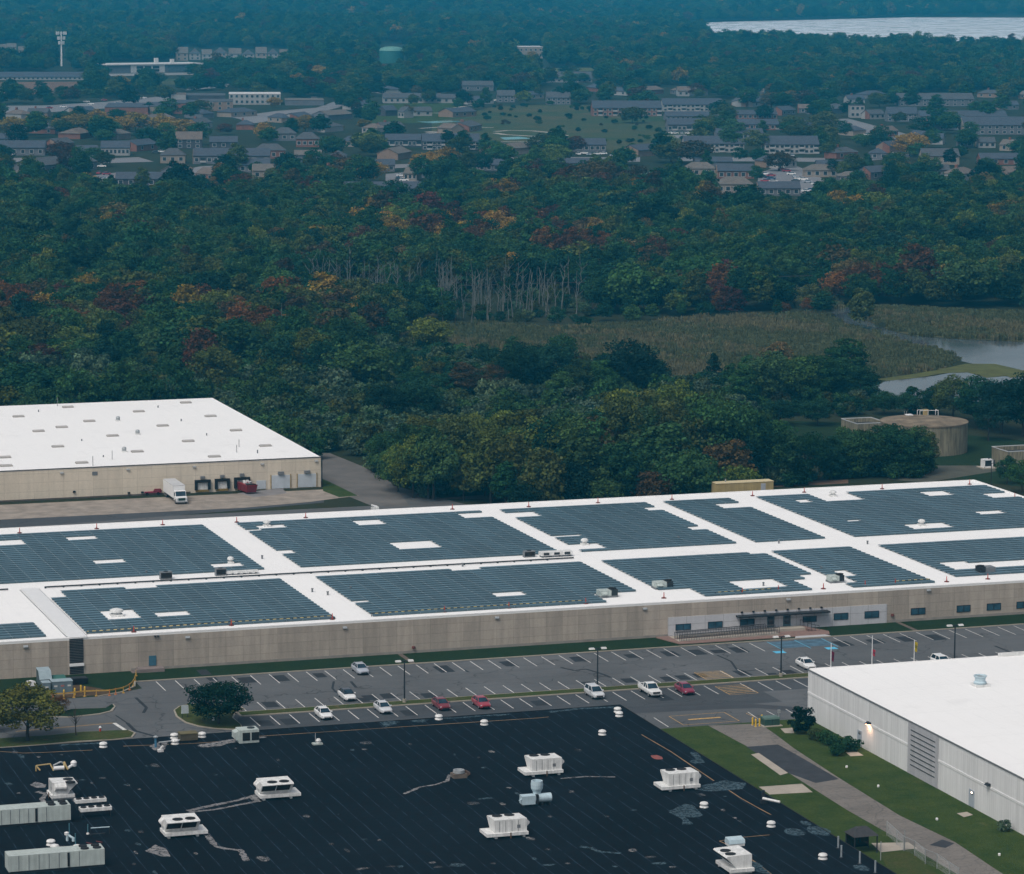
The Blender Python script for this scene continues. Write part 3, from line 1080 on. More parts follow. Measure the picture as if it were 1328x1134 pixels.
def small_condenser(px, py, lab, w=1.0, h=1.25):
    p = G(px, py, RZ)
    t = thing('condenser_unit', lab, 'condenser', p)
    MB().box(-w, w, -.5, .5, .12, h).box(-w, -w + .2, -.5, .5, 0, .12).box(w - .2, w, -.5, .5, 0, .12).build('casing', GREYM, t)
    MB().box(-w + .1, w - .1, -.54, -.5, .25, h - .15).build('coil', DARKER, t)
    MB().cyl(0, 0, h, h + .08, .38, n=12).build('fan', DARK, t)


small_condenser(215, 751, 'small dark condenser by the pipe, above the front array with the round vent')
small_condenser(286, 746.5, 'small dark condenser by the pipe, left of the long crossing aisle', .9)
small_condenser(686, 722.5, 'small dark condenser beside the white duct on the solar roof', 1.0, 1.1)
p = G(700, 723, RZ); q = G(742, 721.5, RZ)
t = thing('roof_duct', 'raised white duct with dark vents beside the central roof crossing', 'duct', p)
MB().box(0, q.x - p.x, -.8, .8, .35, .95).build('duct_casing', UNIT_W, t)
for k in range(3):
    x = (q.x - p.x) * (k + .5) / 3
    MB().box(x - .5, x + .5, -.84, -.8, .45, .85).build('vent', DARK, t)
for k in range(4):
    x = .3 + (q.x - p.x - .6) * k / 3
    MB().box(x - .1, x + .1, -.7, .7, 0, .35).build('leg', GREYM, t)
p, q = G(292, 746, RZ), G(335, 744, RZ)
t = thing('roof_duct', 'low white duct on supports right of the condenser by the pipe', 'duct', p)
MB().box(0, q.x - p.x, -.5, .5, .3, .6).build('duct_casing', UNIT_W, t)
for k in range(6):
    x = .3 + (q.x - p.x - .6) * k / 5
    MB().box(x - .1, x + .1, -.45, .45, 0, .3).build('leg', GREYM, t)


def pack_unit(px, py, lab, rot=0.0, w=3.2, d=2.0, h=1.15, m=None):
    p = G(px, py, RZ)
    t = thing('rooftop_unit', lab, 'rooftop unit', p, rot, 'packaged rooftop units on the solar roof')
    m = m or UNIT_G
    MB().box(-w / 2, w / 2, -d / 2, d / 2, 0, .3).build('curb', GREYM, t)
    MB().box(-w / 2 + .1, w * .14, -d / 2 + .05, d / 2 - .05, .3, h).build('casing', m, t)
    c = MB().box(w * .14, w / 2 - .05, -d / 2 + .05, d / 2 - .05, .3, h + .1).build('coil_section', DARK, t)
    MB().cyl(w * .31, 0, h + .1, h + .25, .62, n=12).build('fan', DARKER, c)
    MB().extrude_x([(-d / 2 - .35, h * .55), (-d / 2 + .05, h * .55), (-d / 2 + .05, h * .85)], -w / 2 + .3, -w * .1).build('hood', m, t)


pack_unit(787, 774, 'small grey rooftop unit with dark end, second from left on the front edge')
pack_unit(859, 763, 'boxy grey rooftop unit with dark end above the left of the office front', 0, 3.2)
pack_unit(1083, 755, 'grey rooftop unit on the white notch above the entrance canopy', 0, 2.6)
pack_unit(1278, 743.5, 'dark rooftop unit at the far right of the front roof edge', math.pi, 3.0, m=GREYM)
cond = [(151, 799, .95), (299, 731, .5), (1080, 644, .6), (1195, 682, .6), (758, 707, .6), (346, 683, .6)]
for i, (px, py, r) in enumerate(cond):
    p = G(px, py, RZ)
    lab = ['large round white roof fan in the front array right of the joint', 'small white vent in the clear strip above the dark condensers', 'white vent in the largest clear patch of the far right array', 'white vent in the lower clear patch of the far right array', 'white vent on the clear patch beside the central crossing', 'white vent by the back edge in the second array'][i]
    t = thing('roof_vent', lab, 'roof vent', p)
    MB().box(-r, r, -r, r, 0, .35).build('curb', UNIT_W, t)
    MB().lathe(0, 0, [(r * .7, .35), (r * .7, .7), (r * 1.15, .7), (r * 1.1, 1.0), (r * .5, 1.2), (0, 1.22)], 16).build('cap', UNIT_W, t, smooth=False)
# tiny pipe vents
for px, py in ((250, 700), (190, 745), (340, 725), (455, 765), (405, 768), (425, 772), (600, 735), (880, 700), (1010, 705), (1125, 706), (1340, 690), (990, 760), (1065, 740)):
    p = G(px, py, RZ)
    tag(MB().lathe(0, 0, [(.16, 0), (.16, .5), (.22, .52), (.22, .62), (0, .64)], 8).build('vent_pipe', GREYM), 'stubby grey vent pipe standing on the white solar roof', 'vent pipe', 'vent pipes on the solar roof').location = p

# ------------------------------------------------------------------ cream warehouse with loading doors
LX, LY0, LY1, LZ = 179.6, 666.0, 763.0, 6.25
e = G(416, 592.8, LZ)
LX, LY0 = e.x, e.y
b2 = G(273, 516.3, LZ)
LY1 = b2.y
lw_ = thing('loading_warehouse', 'cream warehouse with white roof and a row of loading doors at its right', 'warehouse', (140, LY0, 0))
lo = (140, LY0, 0)
MB().box(20, LX, LY0, LY1, 0, LZ - .2).build('wall', TAN2, lw_, lo)
lroof = MB().box(20, LX, LY0, LY1, LZ - .2, LZ).box(20, LX, LY0 - .02, LY0 + .4, LZ, LZ + .1).build('roof', WHITE_ROOF, lw_, lo)
MB().box(20, LX + .04, LY0 - .08, LY0 - .02, LZ - .1, LZ + .08).build('coping', COPING, lroof, lo)
MB().bar((LX + .2, LY0 - .1, 0), (LX + .2, LY0 - .1, LZ + .3), .12).build('downpipe', DARK, lw_, lo)
for (a, b, c, d, seal) in ((253, 272, 622.5, 635.5, 1), (279, 297, 621, 634.2, 1), (304, 323, 619.2, 633.3, 1)):
    p, q = onY(a, d, LY0), onY(b, c, LY0)
    f = MB()
    f.box(p.x - .1, p.x + .45, LY0 - .5, LY0, p.z, q.z - .45)
    f.box(q.x - .45, q.x + .1, LY0 - .5, LY0, p.z, q.z - .45)
    f.box(p.x - .1, q.x + .1, LY0 - .55, LY0, q.z - .45, q.z + .1)
    fo = f.build('dock_seal', DARKER, lw_, lo)
    MB().box(p.x + .4, q.x - .4, LY0 - .1, LY0 + .02, p.z, q.z - .4).build('roller_door', UNIT_W, fo, lo)
    MB().box(p.x + .2, q.x - .2, LY0 - .3, LY0, p.z - .45, p.z - .06).build('leveller', mat('ochre_plate', (.25, .17, .05), .8, .3, 2), fo, lo)
    MB().box((p.x + q.x) / 2 - .45, (p.x + q.x) / 2 + .45, LY0 - .5, LY0, q.z + .35, q.z + .85).build('fan_heater', GREYM, lw_, lo)
for (a, b, c, d) in ((332.6, 344.5, 623, 634.5), (352, 376, 615.8, 634), (386, 410, 614.2, 632.4)):
    p, q = onY(a, d, LY0), onY(b, c, LY0)
    z0 = max(.02, p.z)
    ro_ = MB().box(p.x, q.x, LY0 - .12, LY0, z0, q.z).build('roller_door', mat('pale_blue_door', (.47, .51, .55), .5, .08, 1), lw_, lo)
    if b - a > 15:
        MB().box((p.x + q.x) / 2 - .6, (p.x + q.x) / 2 + .6, LY0 - .5, LY0, q.z + .15, q.z + .75).build('fan_heater', GREYM, lw_, lo)
        fm = MB()
        fm.box(p.x - .2, p.x, LY0 - .16, LY0, z0, q.z + .15).box(q.x, q.x + .2, LY0 - .16, LY0, z0, q.z + .15)
        fm.build('door_guard', mat('ochre_plate2', (.3, .22, .1), .8, .3, 2), ro_, lo)
q = onY(123, 614.5, LY0)
MB().box(q.x - .55, q.x + .55, LY0 - .06, LY0, q.z - .35, q.z + .4).build('louvre', GREYM, lw_, lo)
for px, py in ((80, 613.5), (166, 609), (252, 605.5), (340, 602), (410, 598)):
    q = onY(px, py, LY0)
    MB().extrude_x([(LY0 - .3, q.z - .1), (LY0, q.z - .15), (LY0, q.z + .15), (LY0 - .2, q.z + .12)], q.x - .35, q.x + .35).build('wall_light', STEEL, lw_, lo)
for px, py in ((96, 638), (167, 639.5), (184.5, 638.8)):
    q = onY(px, py, LY0)
    MB().box(q.x - .25, q.x + .25, LY0 - .3, LY0, q.z - .15, q.z + .2).build('hose_box', DARKER, lw_, lo)
MB().box(60, onY(247, 640, LY0).x, LY0 - .08, LY0 - .002, 0, .35).build('plinth', mat('dark_plinth', (.10, .085, .07), .9, .2, 1), lw_, lo)
sky = [(24, 541), (50, 560), (75, 580), (6, 594), (8, 605), (88, 528.8), (106, 601), (115.8, 547), (146, 566), (178, 586.5), (180, 534.5), (211, 553), (244, 573), (241, 523), (273, 540.5), (306, 559), (344, 579), (278, 593), (80, 554.8)]
skp = None
for px, py in sky:
    p = G(px, py, LZ + .01)
    p = Vector((p.x, p.y, LZ))
    lab = 'low grey rectangular skylight set in the white roof of the cream warehouse'
    if skp is None:
        skp = thing('skylight', lab, 'skylight', p, 0, 'skylights of the cream warehouse')
        MB().box(-1.25, 1.25, -.65, .65, 0, .28).build('frame', mat('skylight_frame', (.33, .31, .29), .6, .1, 2), skp)
        MB().extrude_x([(-.6, .28), (.6, .28), (.3, .42), (-.3, .42)], -1.15, 1.15).build('dome', mat('skylight_dome', (.42, .40, .38), .35, .1, 2), skp)
    else:
        dup(skp, p, 0, lab)
for px, py, lab in ((153, 546.5, 'rounded grey roof fan nearest the far edge of the cream warehouse'), (178.5, 564, 'rounded grey roof fan in the middle of the cream warehouse roof'), (161, 586.5, 'rounded grey roof fan beside a skylight on the cream warehouse')):
    p = G(px, py, LZ)
    t = thing('roof_fan', lab, 'roof fan', p)
    MB().box(-.5, .5, -.5, .5, 0, .3).build('curb', UNIT_W, t)
    MB().lathe(0, 0, [(.45, .3), (.5, .8), (.35, 1.05), (0, 1.15)], 12).build('hood', STEEL, t)
for px, py, h in ((74.5, 527, 2.0), (120.5, 604.5, 2.0), (145.5, 596, 1.8), (310, 580, 1.6), (307, 587, 1.6), (334, 588, .7), (50, 534.5, .5), (205, 529, .5), (268, 565, .5), (235, 546.5, .5), (134, 593, .4), (106, 572, .4)):
    p = G(px, py, LZ)
    tag(MB().bar((0, 0, 0), (0, 0, h), .07 if h > 1 else .14).build('vent_pipe', GREYM), ('tall thin' if h > 1 else 'short') + ' grey vent pipe on the white roof of the cream warehouse', 'vent pipe', 'vent pipes on the cream warehouse').location = p

# ------------------------------------------------------------------ white sided building at the right
WX, WY = 191.3, 441.0
WZ = 7.2
wb = thing('white_building', 'white ribbed metal building with flat white roof at the right edge', 'building', (WX, WY, 0))
wo = (WX, WY, 0)
MB().box(WX, 330, 250, WY, 0, WZ - .15).build('wall', SIDING, wb, wo)
wr = MB().box(WX, 330, 250, WY, WZ - .15, WZ).box(WX + .2, 330, WY - .35, WY + .02, WZ, WZ + .12).build('roof', WHITE_ROOF, wb, wo)
MB().box(WX - .1, WX, 250, WY + .02, WZ - .14, WZ + .06).build('gutter', GREYM, wr, wo)
pz = G(1310, 851, WZ)
MB().box(pz.x - 2, 240, WY - .5, WY - .36, WZ, WZ + .6).build('parapet', UNIT_W, wr, wo)
bz = onX(1124, 938, WX).z
bz2 = onX(1300, 1030, WX).z
y_a, y_b = onX(1178, 960, WX).y, onX(1217, 990, WX).y
MB().box(WX - .06, WX, y_a, WY - .03, bz - .16, bz + .16).build('trim_band', TRIM_W, wb, wo)
MB().box(WX - .06, WX, 250, y_b, bz - .16, bz + .16).build('trim_band', TRIM_W, wb, wo)
gp = MB().box(WX - .09, WX, y_b, y_a, .05, WZ - .2).build('grey_panel', SIDING_G, wb, wo)
for k in range(8):
    z = 1.3 + k * .68
    MB().box(WX - .14, WX - .09, y_b + .9, y_a - 1.0, z, z + .1).build('louvre_slot', DARK, gp, wo)
wl = MB()
for px, py, lit in ((1128, 938.5, 1), (1283, 1018, 0)):
    q = onX(px, py, WX)
    o = MB().extrude_y([(WX - .55, q.z - .05), (WX, q.z - .1), (WX, q.z + .22), (WX - .3, q.z + .22)], q.y - .45, q.y + .45).build('wall_lamp', DARK, wb, wo)
    if lit:
        MB().box(WX - .48, WX - .08, q.y - .35, q.y + .35, q.z - .13, q.z - .07).build('lamp_lens', emis('sodium_lens', (1.0, .5, .25), 14), o, wo)
        L = bpy.data.lights.new('wall_lamp_light', 'AREA')
        L.energy, L.color, L.size = 55, (1.0, .55, .32), .5
        lo_ = bpy.data.objects.new('wall_lamp_light', L)
        C.objects.link(lo_)
        lo_.location = (WX - .35, q.y, q.z - .2)
        lo_.rotation_euler = (0, R_(18), 0)
q = onX(1262, 1028, WX)
o = MB().box(WX - .2, WX, q.y - .2, q.y + .2, q.z - .12, q.z + .16).build('door_lamp', STEEL, wb, wo)
MB().box(WX - .24, WX - .2, q.y - .15, q.y + .15, q.z - .1, q.z + .1).build('lamp_lens', emis('warm_lens', (1.0, .75, .6), 5), o, wo)
for px, py, z0 in ((1115, 967, 0), (1260, 1049, 0)):
    q = onX(px, py, WX)
    o = MB().box(WX - .07, WX, q.y - .75, q.y + .75, .1, 2.3).build('door', mat('pale_door', (.36, .40, .45), .5, .1, 2), wb, wo)
    MB().box(WX - .12, WX - .07, q.y - .3, q.y + .3, 1.75, 2.05).build('pane', GLASS, o, wo)
q = onX(1116, 950, WX)
MB().box(WX - .2, WX, q.y - .2, q.y + .2, q.z - .15, q.z + .15).build('wall_box', GREYM, wb, wo)
p = G(1271, 890, WZ)
t = thing('roof_fan', 'round pale green upblast fan alone on the big white roof at right', 'roof fan', p)
MB().box(-1.0, 1.0, -1.0, 1.0, 0, .35).build('curb', UNIT_W, t)
MB().lathe(0, 0, [(.85, .35), (.95, .55), (.75, .75), (.78, 1.25), (.95, 1.4), (.95, 1.55), (.8, 1.55), (.7, 1.35), (0, 1.35)], 20).build('hood', UNIT_B, t)
MB().cyl(0, 0, 1.36, 1.42, .55, n=12).build('blade_disc', GREYM, t)

# green transformer, yellow bollards beside the alley
p = G(930 + 455 / 6.64, 880 + 405 / 6.64)
t = thing('transformer_box', 'dark green transformer box on a concrete pad beside yellow bollards', 'transformer', p)
MB().box(-1.5, 1.5, -1.1, 1.1, 0, .16).build('pad', CONCRETE, t)
GRN = mat('transformer_green', (.035, .075, .06), .5, .15, 2)
bd = MB().box(-1.15, 1.15, -.8, .8, .16, 1.05).build('casing', GRN, t)
MB().extrude_x([(-.85, 1.05), (.85, 1.05), (.75, 1.3), (-.75, 1.3)], -1.2, 1.2).build('lid', mat('transformer_lid', (.09, .15, .125), .5, .15, 2), t)
MB().box(-.02, .02, -.83, -.8, .2, 1.0).build('door_seam', DARKER, t)
bol = None
for px, py in ((976, 941), (980, 943), (985, 942.5), (988, 937.5)):
    p = G(px, py)
    if bol is None:
        bol = thing('bollard', 'yellow bollard by the dark green transformer box', 'bollard', p, 0, 'yellow bollards by the transformer')
        MB().lathe(0, 0, [(.13, 0), (.13, 1.1), (.08, 1.18), (0, 1.2)], 10).build('post', YELLOW, bol)
        MB().cyl(0, 0, 0, .06, .22, n=10).build('base', CONCRETE, bol)
    else:
        dup(bol, p, 0, 'yellow bollard by the dark green transformer box')
p = G(1010, 933)
t = thing('meter_post', 'thin pale meter post right of the dark green transformer', 'post', p)
MB().bar((0, 0, 0), (0, 0, 1.3), .07).build('post', STEEL, t)
MB().box(-.2, .2, -.1, .1, .9, 1.4).build('meter_box', STEEL, t)

# ------------------------------------------------------------------ black roofed building in front
BZ = 7.0
e = G(804, 914.5, BZ)
BX, BY = e.x, e.y
bb = thing('black_roof_building', 'low building with a large black roof across the foreground', 'building', (110, BY, 0))
bo = (110, BY, 0)
MB().box(30, BX, 270, BY, 0, BZ - .2).build('wall', mat('dim_block_wall', (.10, .10, .10), .9, .15, .5), bb, bo)
BR = MB().box(30, BX, 270, BY, BZ - .2, BZ).build('roof', BLACK_ROOF, bb, bo)
MB().box(30, BX + .12, BY, BY + .12, BZ - .5, BZ + .05).box(BX, BX + .12, 270, BY, BZ - .5, BZ + .05).build('roof_edge', DARKER, BR, bo)
mb = MB()
for pts in ([(-5, 974.5), (30, 977), (60, 976), (120, 973)], [(160, 968), (250, 964.5), (300, 961)], [(330, 955.5), (420, 949.6), (520, 943), (620, 936.5), (700, 931.3), (712, 930)], [(832, 953), (870, 975), (926, 1013)], [(936, 1019), (960, 1035), (985, 1049), (1000, 1057)], [(933, 1091), (965, 1086), (998, 1083)], [(933, 1091), (944, 1096)], [(956, 1104), (970, 1112), (985, 1122), (1004, 1137)]):
    q = [G(x, y, BZ) for x, y in pts]
    for a, b in zip(q, q[1:]):
        n = Vector((-(b.y - a.y), b.x - a.x, 0)).normalized() * .085
        mb.poly([(a.x - n.x, a.y - n.y, BZ + .012), (b.x - n.x, b.y - n.y, BZ + .012), (b.x + n.x, b.y + n.y, BZ + .012), (a.x + n.x, a.y + n.y, BZ + .012)])
mb.build('painted_line', STRIPE_RF, BR, bo)


def blob(px, py, w, d, n=10, irr=.3, z=BZ + .02):
    p = G(px, py, BZ)
    pts = []
    for i in range(n):
        t = 2 * math.pi * i / n
        r = 1 + random.uniform(-irr, irr)
        pts.append((p.x + w / 2 * r * math.cos(t), p.y + d / 2 * r * math.sin(t), z))
    return pts


def patch(m, *polys):
    b_ = MB()
    for p in polys:
        a = sum(p[i][0] * p[(i + 1) % len(p)][1] - p[(i + 1) % len(p)][0] * p[i][1] for i in range(len(p)))
        b_.poly(p if a > 0 else p[::-1])
    return b_.build('roof_patch', m, BR, bo)


def pxpoly(pts, z=BZ + .022):
    q = [G(x, y, BZ) for x, y in pts]
    out = []
    n = len(q)
    for i in range(n):
        a, b = q[i], q[(i + 1) % n]
        k = max(1, int((b - a).length / .5))
        for s in range(k):
            c = a.lerp(b, s / k)
            out.append((c.x + random.uniform(-.06, .06), c.y + random.uniform(-.12, .12), z))
    return out


def ribbon(pts, w, z=BZ + .021):
    """wandering strip of coating: one polygon from a centre line and widths"""
    q = [G(x, y, BZ) for x, y in pts]
    fine = []
    for i in range(len(q) - 1):
        k = max(2, int((q[i + 1] - q[i]).length / .5))
        fine += [q[i].lerp(q[i + 1], s / k) for s in range(k)]
    fine.append(q[-1])
    L, R2 = [], []
    for i, c in enumerate(fine):
        d = (fine[min(i + 1, len(fine) - 1)] - fine[max(i - 1, 0)])
        n = Vector((-d.y, d.x, 0)).normalized()
        ww = w * random.uniform(.7, 1.3) / 2
        L.append((c.x + n.x * ww, c.y + n.y * ww, z))
        R2.append((c.x - n.x * ww, c.y - n.y * ww, z))
    return L, R2


def ribbon_patch(m, pts, w):
    L, R2 = ribbon(pts, w)
    b_ = MB()
    for i in range(len(L) - 1):
        b_.poly([R2[i], R2[i + 1], L[i + 1], L[i]])
    return b_.build('roof_patch', m, BR, bo)


ribbon_patch(PATCH, [(243, 1052), (275, 1045), (305, 1039), (335, 1031)], .75)
ribbon_patch(PATCH, [(245, 1053.5), (280, 1050), (310, 1044), (338, 1039)], .6)
patch(PATCH, pxpoly([(322, 1034), (335, 1030), (337, 1041), (328, 1039)]))
ribbon_patch(PATCH, [(266, 1080), (280, 1098), (292, 1101), (312, 1103), (320, 1117)], .7)
patch(PATCH, pxpoly([(188, 1104), (202, 1096), (215, 1101), (221, 1111), (209, 1111)]))
ribbon_patch(PATCH, [(524, 1030), (545, 1021), (565, 1018), (580, 1013), (583, 1005)], .45)
ribbon_patch(PATCH, [(727, 1010), (760, 1007.5), (798, 1008)], .4)
patch(PATCH_B, pxpoly([(866, 1053), (888, 1043), (900, 1045), (912, 1058), (898, 1061), (888, 1060), (900, 1069), (884, 1070), (885, 1063)]))
patch(PATCH_B, pxpoly([(896, 1021), (925, 1016), (938, 1012), (950, 1014), (968, 1016), (962, 1024), (938, 1026), (920, 1027), (900, 1024)]))
patch(PATCH_B, pxpoly([(894, 976), (904, 976), (914, 989), (902, 991), (894, 988), (902, 985)]))
patch(PATCH_B, blob(1031, 1079.5, 2.4, 3.6, 14, .06))
patch(PATCH_B, blob(1062, 1078, 2.6, 4.4, 14, .08))
patch(PATCH_B, blob(1045, 1068, 1.2, 2.4, 12, .1))
patch(PATCH_B, blob(1117, 1126, 1.6, 3.0, 12, .1))
patch(PATCH_B, pxpoly([(972, 1116), (985, 1120), (1000, 1134), (975, 1130)]))
ribbon_patch(PATCH_B, [(752, 1098), (765, 1100), (778, 1105), (805, 1107)], .7)
patch(PATCH, pxpoly([(255, 967), (300, 959), (318, 958.5), (318, 961), (295, 965), (285, 968), (262, 970)]))
ribbon_patch(PATCH, [(284, 962), (318, 959.5), (345, 956)], .6)
patch(PATCH, pxpoly([(193, 968), (206, 963), (218, 963), (214, 972), (208, 974), (200, 973)]))
ribbon_patch(PATCH_B, [(712, 924), (750, 919.5), (797, 917.5)], .9)
ribbon_patch(PATCH_B, [(79, 966.5), (110, 965), (136, 964)], .7)
ribbon_patch(PATCH_B, [(572, 932), (600, 931), (625, 928.6), (660, 927)], .7)
patch(PATCH_B, pxpoly([(492, 937), (505, 935), (519, 936.5), (512, 940), (500, 943)]))
patch(PATCH_B, pxpoly([(531, 935.5), (545, 933.5), (556, 934), (548, 937.5)]))
patch(PATCH, pxpoly([(38, 1018), (46, 1014), (60, 1018), (58, 1022), (48, 1022)]))
ribbon_patch(PATCH, [(48, 1027), (60, 1030), (54, 1037), (60, 1044)], .7)
patch(PATCH, pxpoly([(90, 1033), (96, 1032), (102, 1040), (97, 1041)]))
patch(mat('rust_red_coating', (.22, .07, .06), .8, .3, 1), blob(852, 982.5, 1.4, 2.6, 12, .12))
small = [(19, 976, .9, 2), (28, 981, .7, 3), (50, 982, .5, 1.2), (80, 979, .4, 1), (12, 1017, 1, 2), (25, 1029, .6, 1), (133, 1009.5, .9, 1), (165, 1018, .9, 1), (119, 1016, .4, 1), (97, 1013, .8, 2.5), (107, 1012, .8, 1), (100, 1030, .4, 1), (132, 1034, .5, 1), (166, 1077.5, .7, 1.2), (181, 1024, .4, 1),
         (201, 993, 1.3, 2.4), (190, 993.5, .5, 1), (166, 1018.5, .5, 1), (183, 1079, .7, 1.5), (279, 1005, .7, 1), (341, 1114, 1.4, 2.6), (361, 986, .5, 2), (362, 994.5, .3, 1), (398, 1059, .8, 1.5), (306, 971, .5, 1), (179, 1095, .7, 1.6), (176, 1106, .4, 2), (174, 1121, .5, 1), (201, 1132, .5, 2), (254, 1107, .5, 1.5),
         (475, 964, 1.7, 2.2), (457, 973, .6, 1.5), (473, 972, .7, 1), (532, 965.5, .5, 1.2), (590, 979, .4, 1), (638, 975, .9, 2), (621, 983, .4, .8), (627, 996, .7, 1), (660, 1022, .7, 1), (614, 1042, 1.5, 2), (630, 1036, 1.8, 1), (652, 1043, .7, 2), (713, 1059.5, .6, 1.2), (672, 1030, .7, 2), (688, 1088, .9, 2), (711, 1102, .7, 1), (693, 1114, .6, 1.2), (742, 1027, .6, 1.2), (750, 973.5, .8, 1.5), (785, 1059, .5, 1), (430, 1095, .5, 1),
         (507, 1124, 1, 1), (519, 1124, .9, 1), (561, 1119, .8, 1), (568, 1124.5, 1.2, 1), (592, 1122, 1.8, 2), (470, 1127, 1.6, 1), (450, 1103, .6, 2), (440, 1057, .3, 1), (397, 1058, .7, 1), (429, 1095, .6, 1), (473, 1089, .6, 1), (492, 1090, .5, 1), (640, 1120, .7, 1), (822, 1051, .7, 1), (787, 1059, .5, 1), (740, 1028, .5, 1), (712, 1122, 1.4, 1.2), (820, 1103, 1.1, 2), (843, 1112, 1.6, 1), (856, 1120, 1.8, 1.4), (872, 1125, .8, 1), (736, 1120, .6, 1), (798, 1124, .6, 1), (938, 1051, .7, 1.5), (910, 1031, .7, 2), (940, 1033, .5, 1), (953, 1061, .5, 1), (960, 1065, .4, 1)]
PATCH_S, PATCH_S2 = m_patch('small_grey_stain', (.08, .082, .085), .40, .66), m_patch('pale_grey_stain', (.17, .17, .172), .40, .66)
for i, (px, py, w, d) in enumerate(small):
    pts = blob(px, py, w, d * .8, 9, .25)
    b_ = MB()
    b_.poly(pts)
    b_.build('roof_patch', (PATCH_S, PATCH_B, PATCH_S2)[(i * 7) % 3], BR, bo)


# package units with slanted coil wedge
def wedge_unit(px, py, lab, rot, L=4.3, skid_shift=.7):
    p = G(px, py, BZ)
    t = thing('wedge_rooftop_unit', lab, 'rooftop unit', p, rot, 'wedge shaped rooftop units on the black roof')
    w = L / 2
    MB().box(-w - .05 - skid_shift, w + .05, -1.55, 1.35, .28, .66).box(-w + .3, -w + .6, -1.4, 1.2, 0, .28).box(w - .6, w - .3, -1.4, 1.2, 0, .28).build('skid', UNIT_W, t)
    body = MB()
    body.extrude_x([(-1.35, .66), (.5, .66), (.75, 1.0), (1.75, 1.95), (1.6, 2.1), (-1.35, 2.2)], -w + .25, w - .1)
    b_ = body.build('casing', UNIT_W, t)
    for k in (0, 1):
        xa = -w + .6 + k * (L * .42)
        xb = xa + L * .39
        cm_ = MB()
        cm_.add([(xa, .80, 1.02), (xb, .80, 1.02), (xb, 1.66, 1.84), (xa, 1.66, 1.84), (xa, .74, 1.06), (xb, .74, 1.06), (xb, 1.60, 1.88), (xa, 1.60, 1.88)], [(0, 3, 2, 1), (4, 5, 6, 7), (0, 1, 5, 4), (1, 2, 6, 5), (2, 3, 7, 6), (3, 0, 4, 7)])
        cm_.build('coil', DARKER, t)
        zt = 2.2 - .1 * (.85 + 1.35) / 2.95
        MB().cyl(-w + 1.25 + k * 1.5, .85, zt - .05, zt + .06, .62, n=18).build('fan', DARKER, t)
    for k in range(4):
        x = -w + .8 + k * (L - 1.2) / 4
        MB().box(x, x + .05, -1.37, -1.35, .75, 2.05).build('panel_seam', GREYM, t)
    MB().box(w - 1.3, w - .9, -1.375, -1.35, 1.1, 1.5).build('access_plate', GREYM, t)
    hm = MB()
    hm.extrude_y([(w - .1, 1.1), (w + .3, 1.5), (w + .3, 1.7), (w - .1, 2.1)], -1.1, .3)
    hm.build('intake_hood', UNIT_W, t)
    MB().box(-.06, .06, -1.64, -1.56, 0, .7).build('pipe', mat('copper_brown', (.12, .07, .04), .6, .2, 2), t)
    return t


wedge_unit(357, 1034, 'white slanted unit with dark coils and two fans, end of a forked grey streak', math.pi)
wedge_unit(235, 1083, 'white slanted unit with dark coils, nearest the bottom left of the roof', math.pi)
wedge_unit(704, 1003, 'white wedge unit behind the round fan on the black roof', 0)
wedge_unit(657, 1083, 'white wedge unit nearest the bottom middle of the black roof', 0)
wedge_unit(881, 1022, 'white wedge unit beside the wet grey patches and ochre line', 0)
wedge_unit(952, 1128, 'white wedge unit with fans at its left, cut by the lower edge', R_(90), 4.4, 0)
wedge_unit(80, 1034, 'white cube like unit with fans at its right beside the long grey unit', R_(-90), 3.0, 0)


def long_ahu(px0, px1, py, lab, depth=2.4, h=2.1):
    a, b = G(px0, py + .065 * (px1 - px0), BZ), G(px1, py, BZ)
    a.y = b.y
    L = b.x - a.x
    t = thing('air_handler', lab, 'air handler', a)
    MB().box(.1, L - .1, .1, depth - .1, 0, .3).build('curb', DARK, t)
    split = L - 2.9
    MB().box(0, split, 0, depth, .3, h).build('casing', UNIT_G, t)
    c = MB().box(split + .02, L, 0, depth, .3, h + .02).build('fan_section', UNIT_G, t)
    for x in (.75, 2.15):
        for y in (.65, 1.75):
            MB().cyl(split + x, y, h + .02, h + .14, .48, n=14).build('fan', DARKER, c)
    sm_ = MB()
    n = int(split / 1.15)
    for k in range(1, n + 2):
        x = split * k / (n + 1) if k <= n else split
        sm_.box(x - .03, x + .03, -.03, 0, .35, h - .05)
    sm_.build('panel_seam', GREYM, t)
    MB().box(split - 1.35, split - 1.1, -.06, 0, .4, h - .1).build('access_slot', DARKER, t)
    MB().box(-.04, L + .04, -.05, depth + .05, h + .025, h + .085).build('top_lip', UNIT_W, t) if False else None


a = G(-30, 1070, BZ)
long_ahu(-70, 92, 1066.5, 'long pale green air handler cut by the left edge of the picture')
long_ahu(10, 136, 1124.5, 'longest pale green air handler at the bottom left corner')
for lab, x0, x1, y0, tilt in (('back fin fan table with four dark fans beside the white cube unit', 97, 137, 1046.5, 0), ('front fin fan table with four dark fans above the thin pipes', 103, 144, 1057.5, 0)):
    a, b = G(x0, y0 + .065 * (x1 - x0), BZ), G(x1, y0, BZ)
    a.y = b.y
    L = b.x - a.x
    t = thing('fan_condenser_table', lab, 'condenser', a)
    MB().box(0, L, -.6, .6, .8, 1.2).build('tray', UNIT_W, t)
    for k in range(4):
        MB().cyl(L * (k + .5) / 4, 0, 1.2, 1.28, .38, n=12).build('fan', DARKER, t)
    for x in (.15, L - .15):
        for y in (-.45, .45):
            MB().box(x - .05, x + .05, y - .05, y + .05, 0, .85).build('leg', DARK, t)

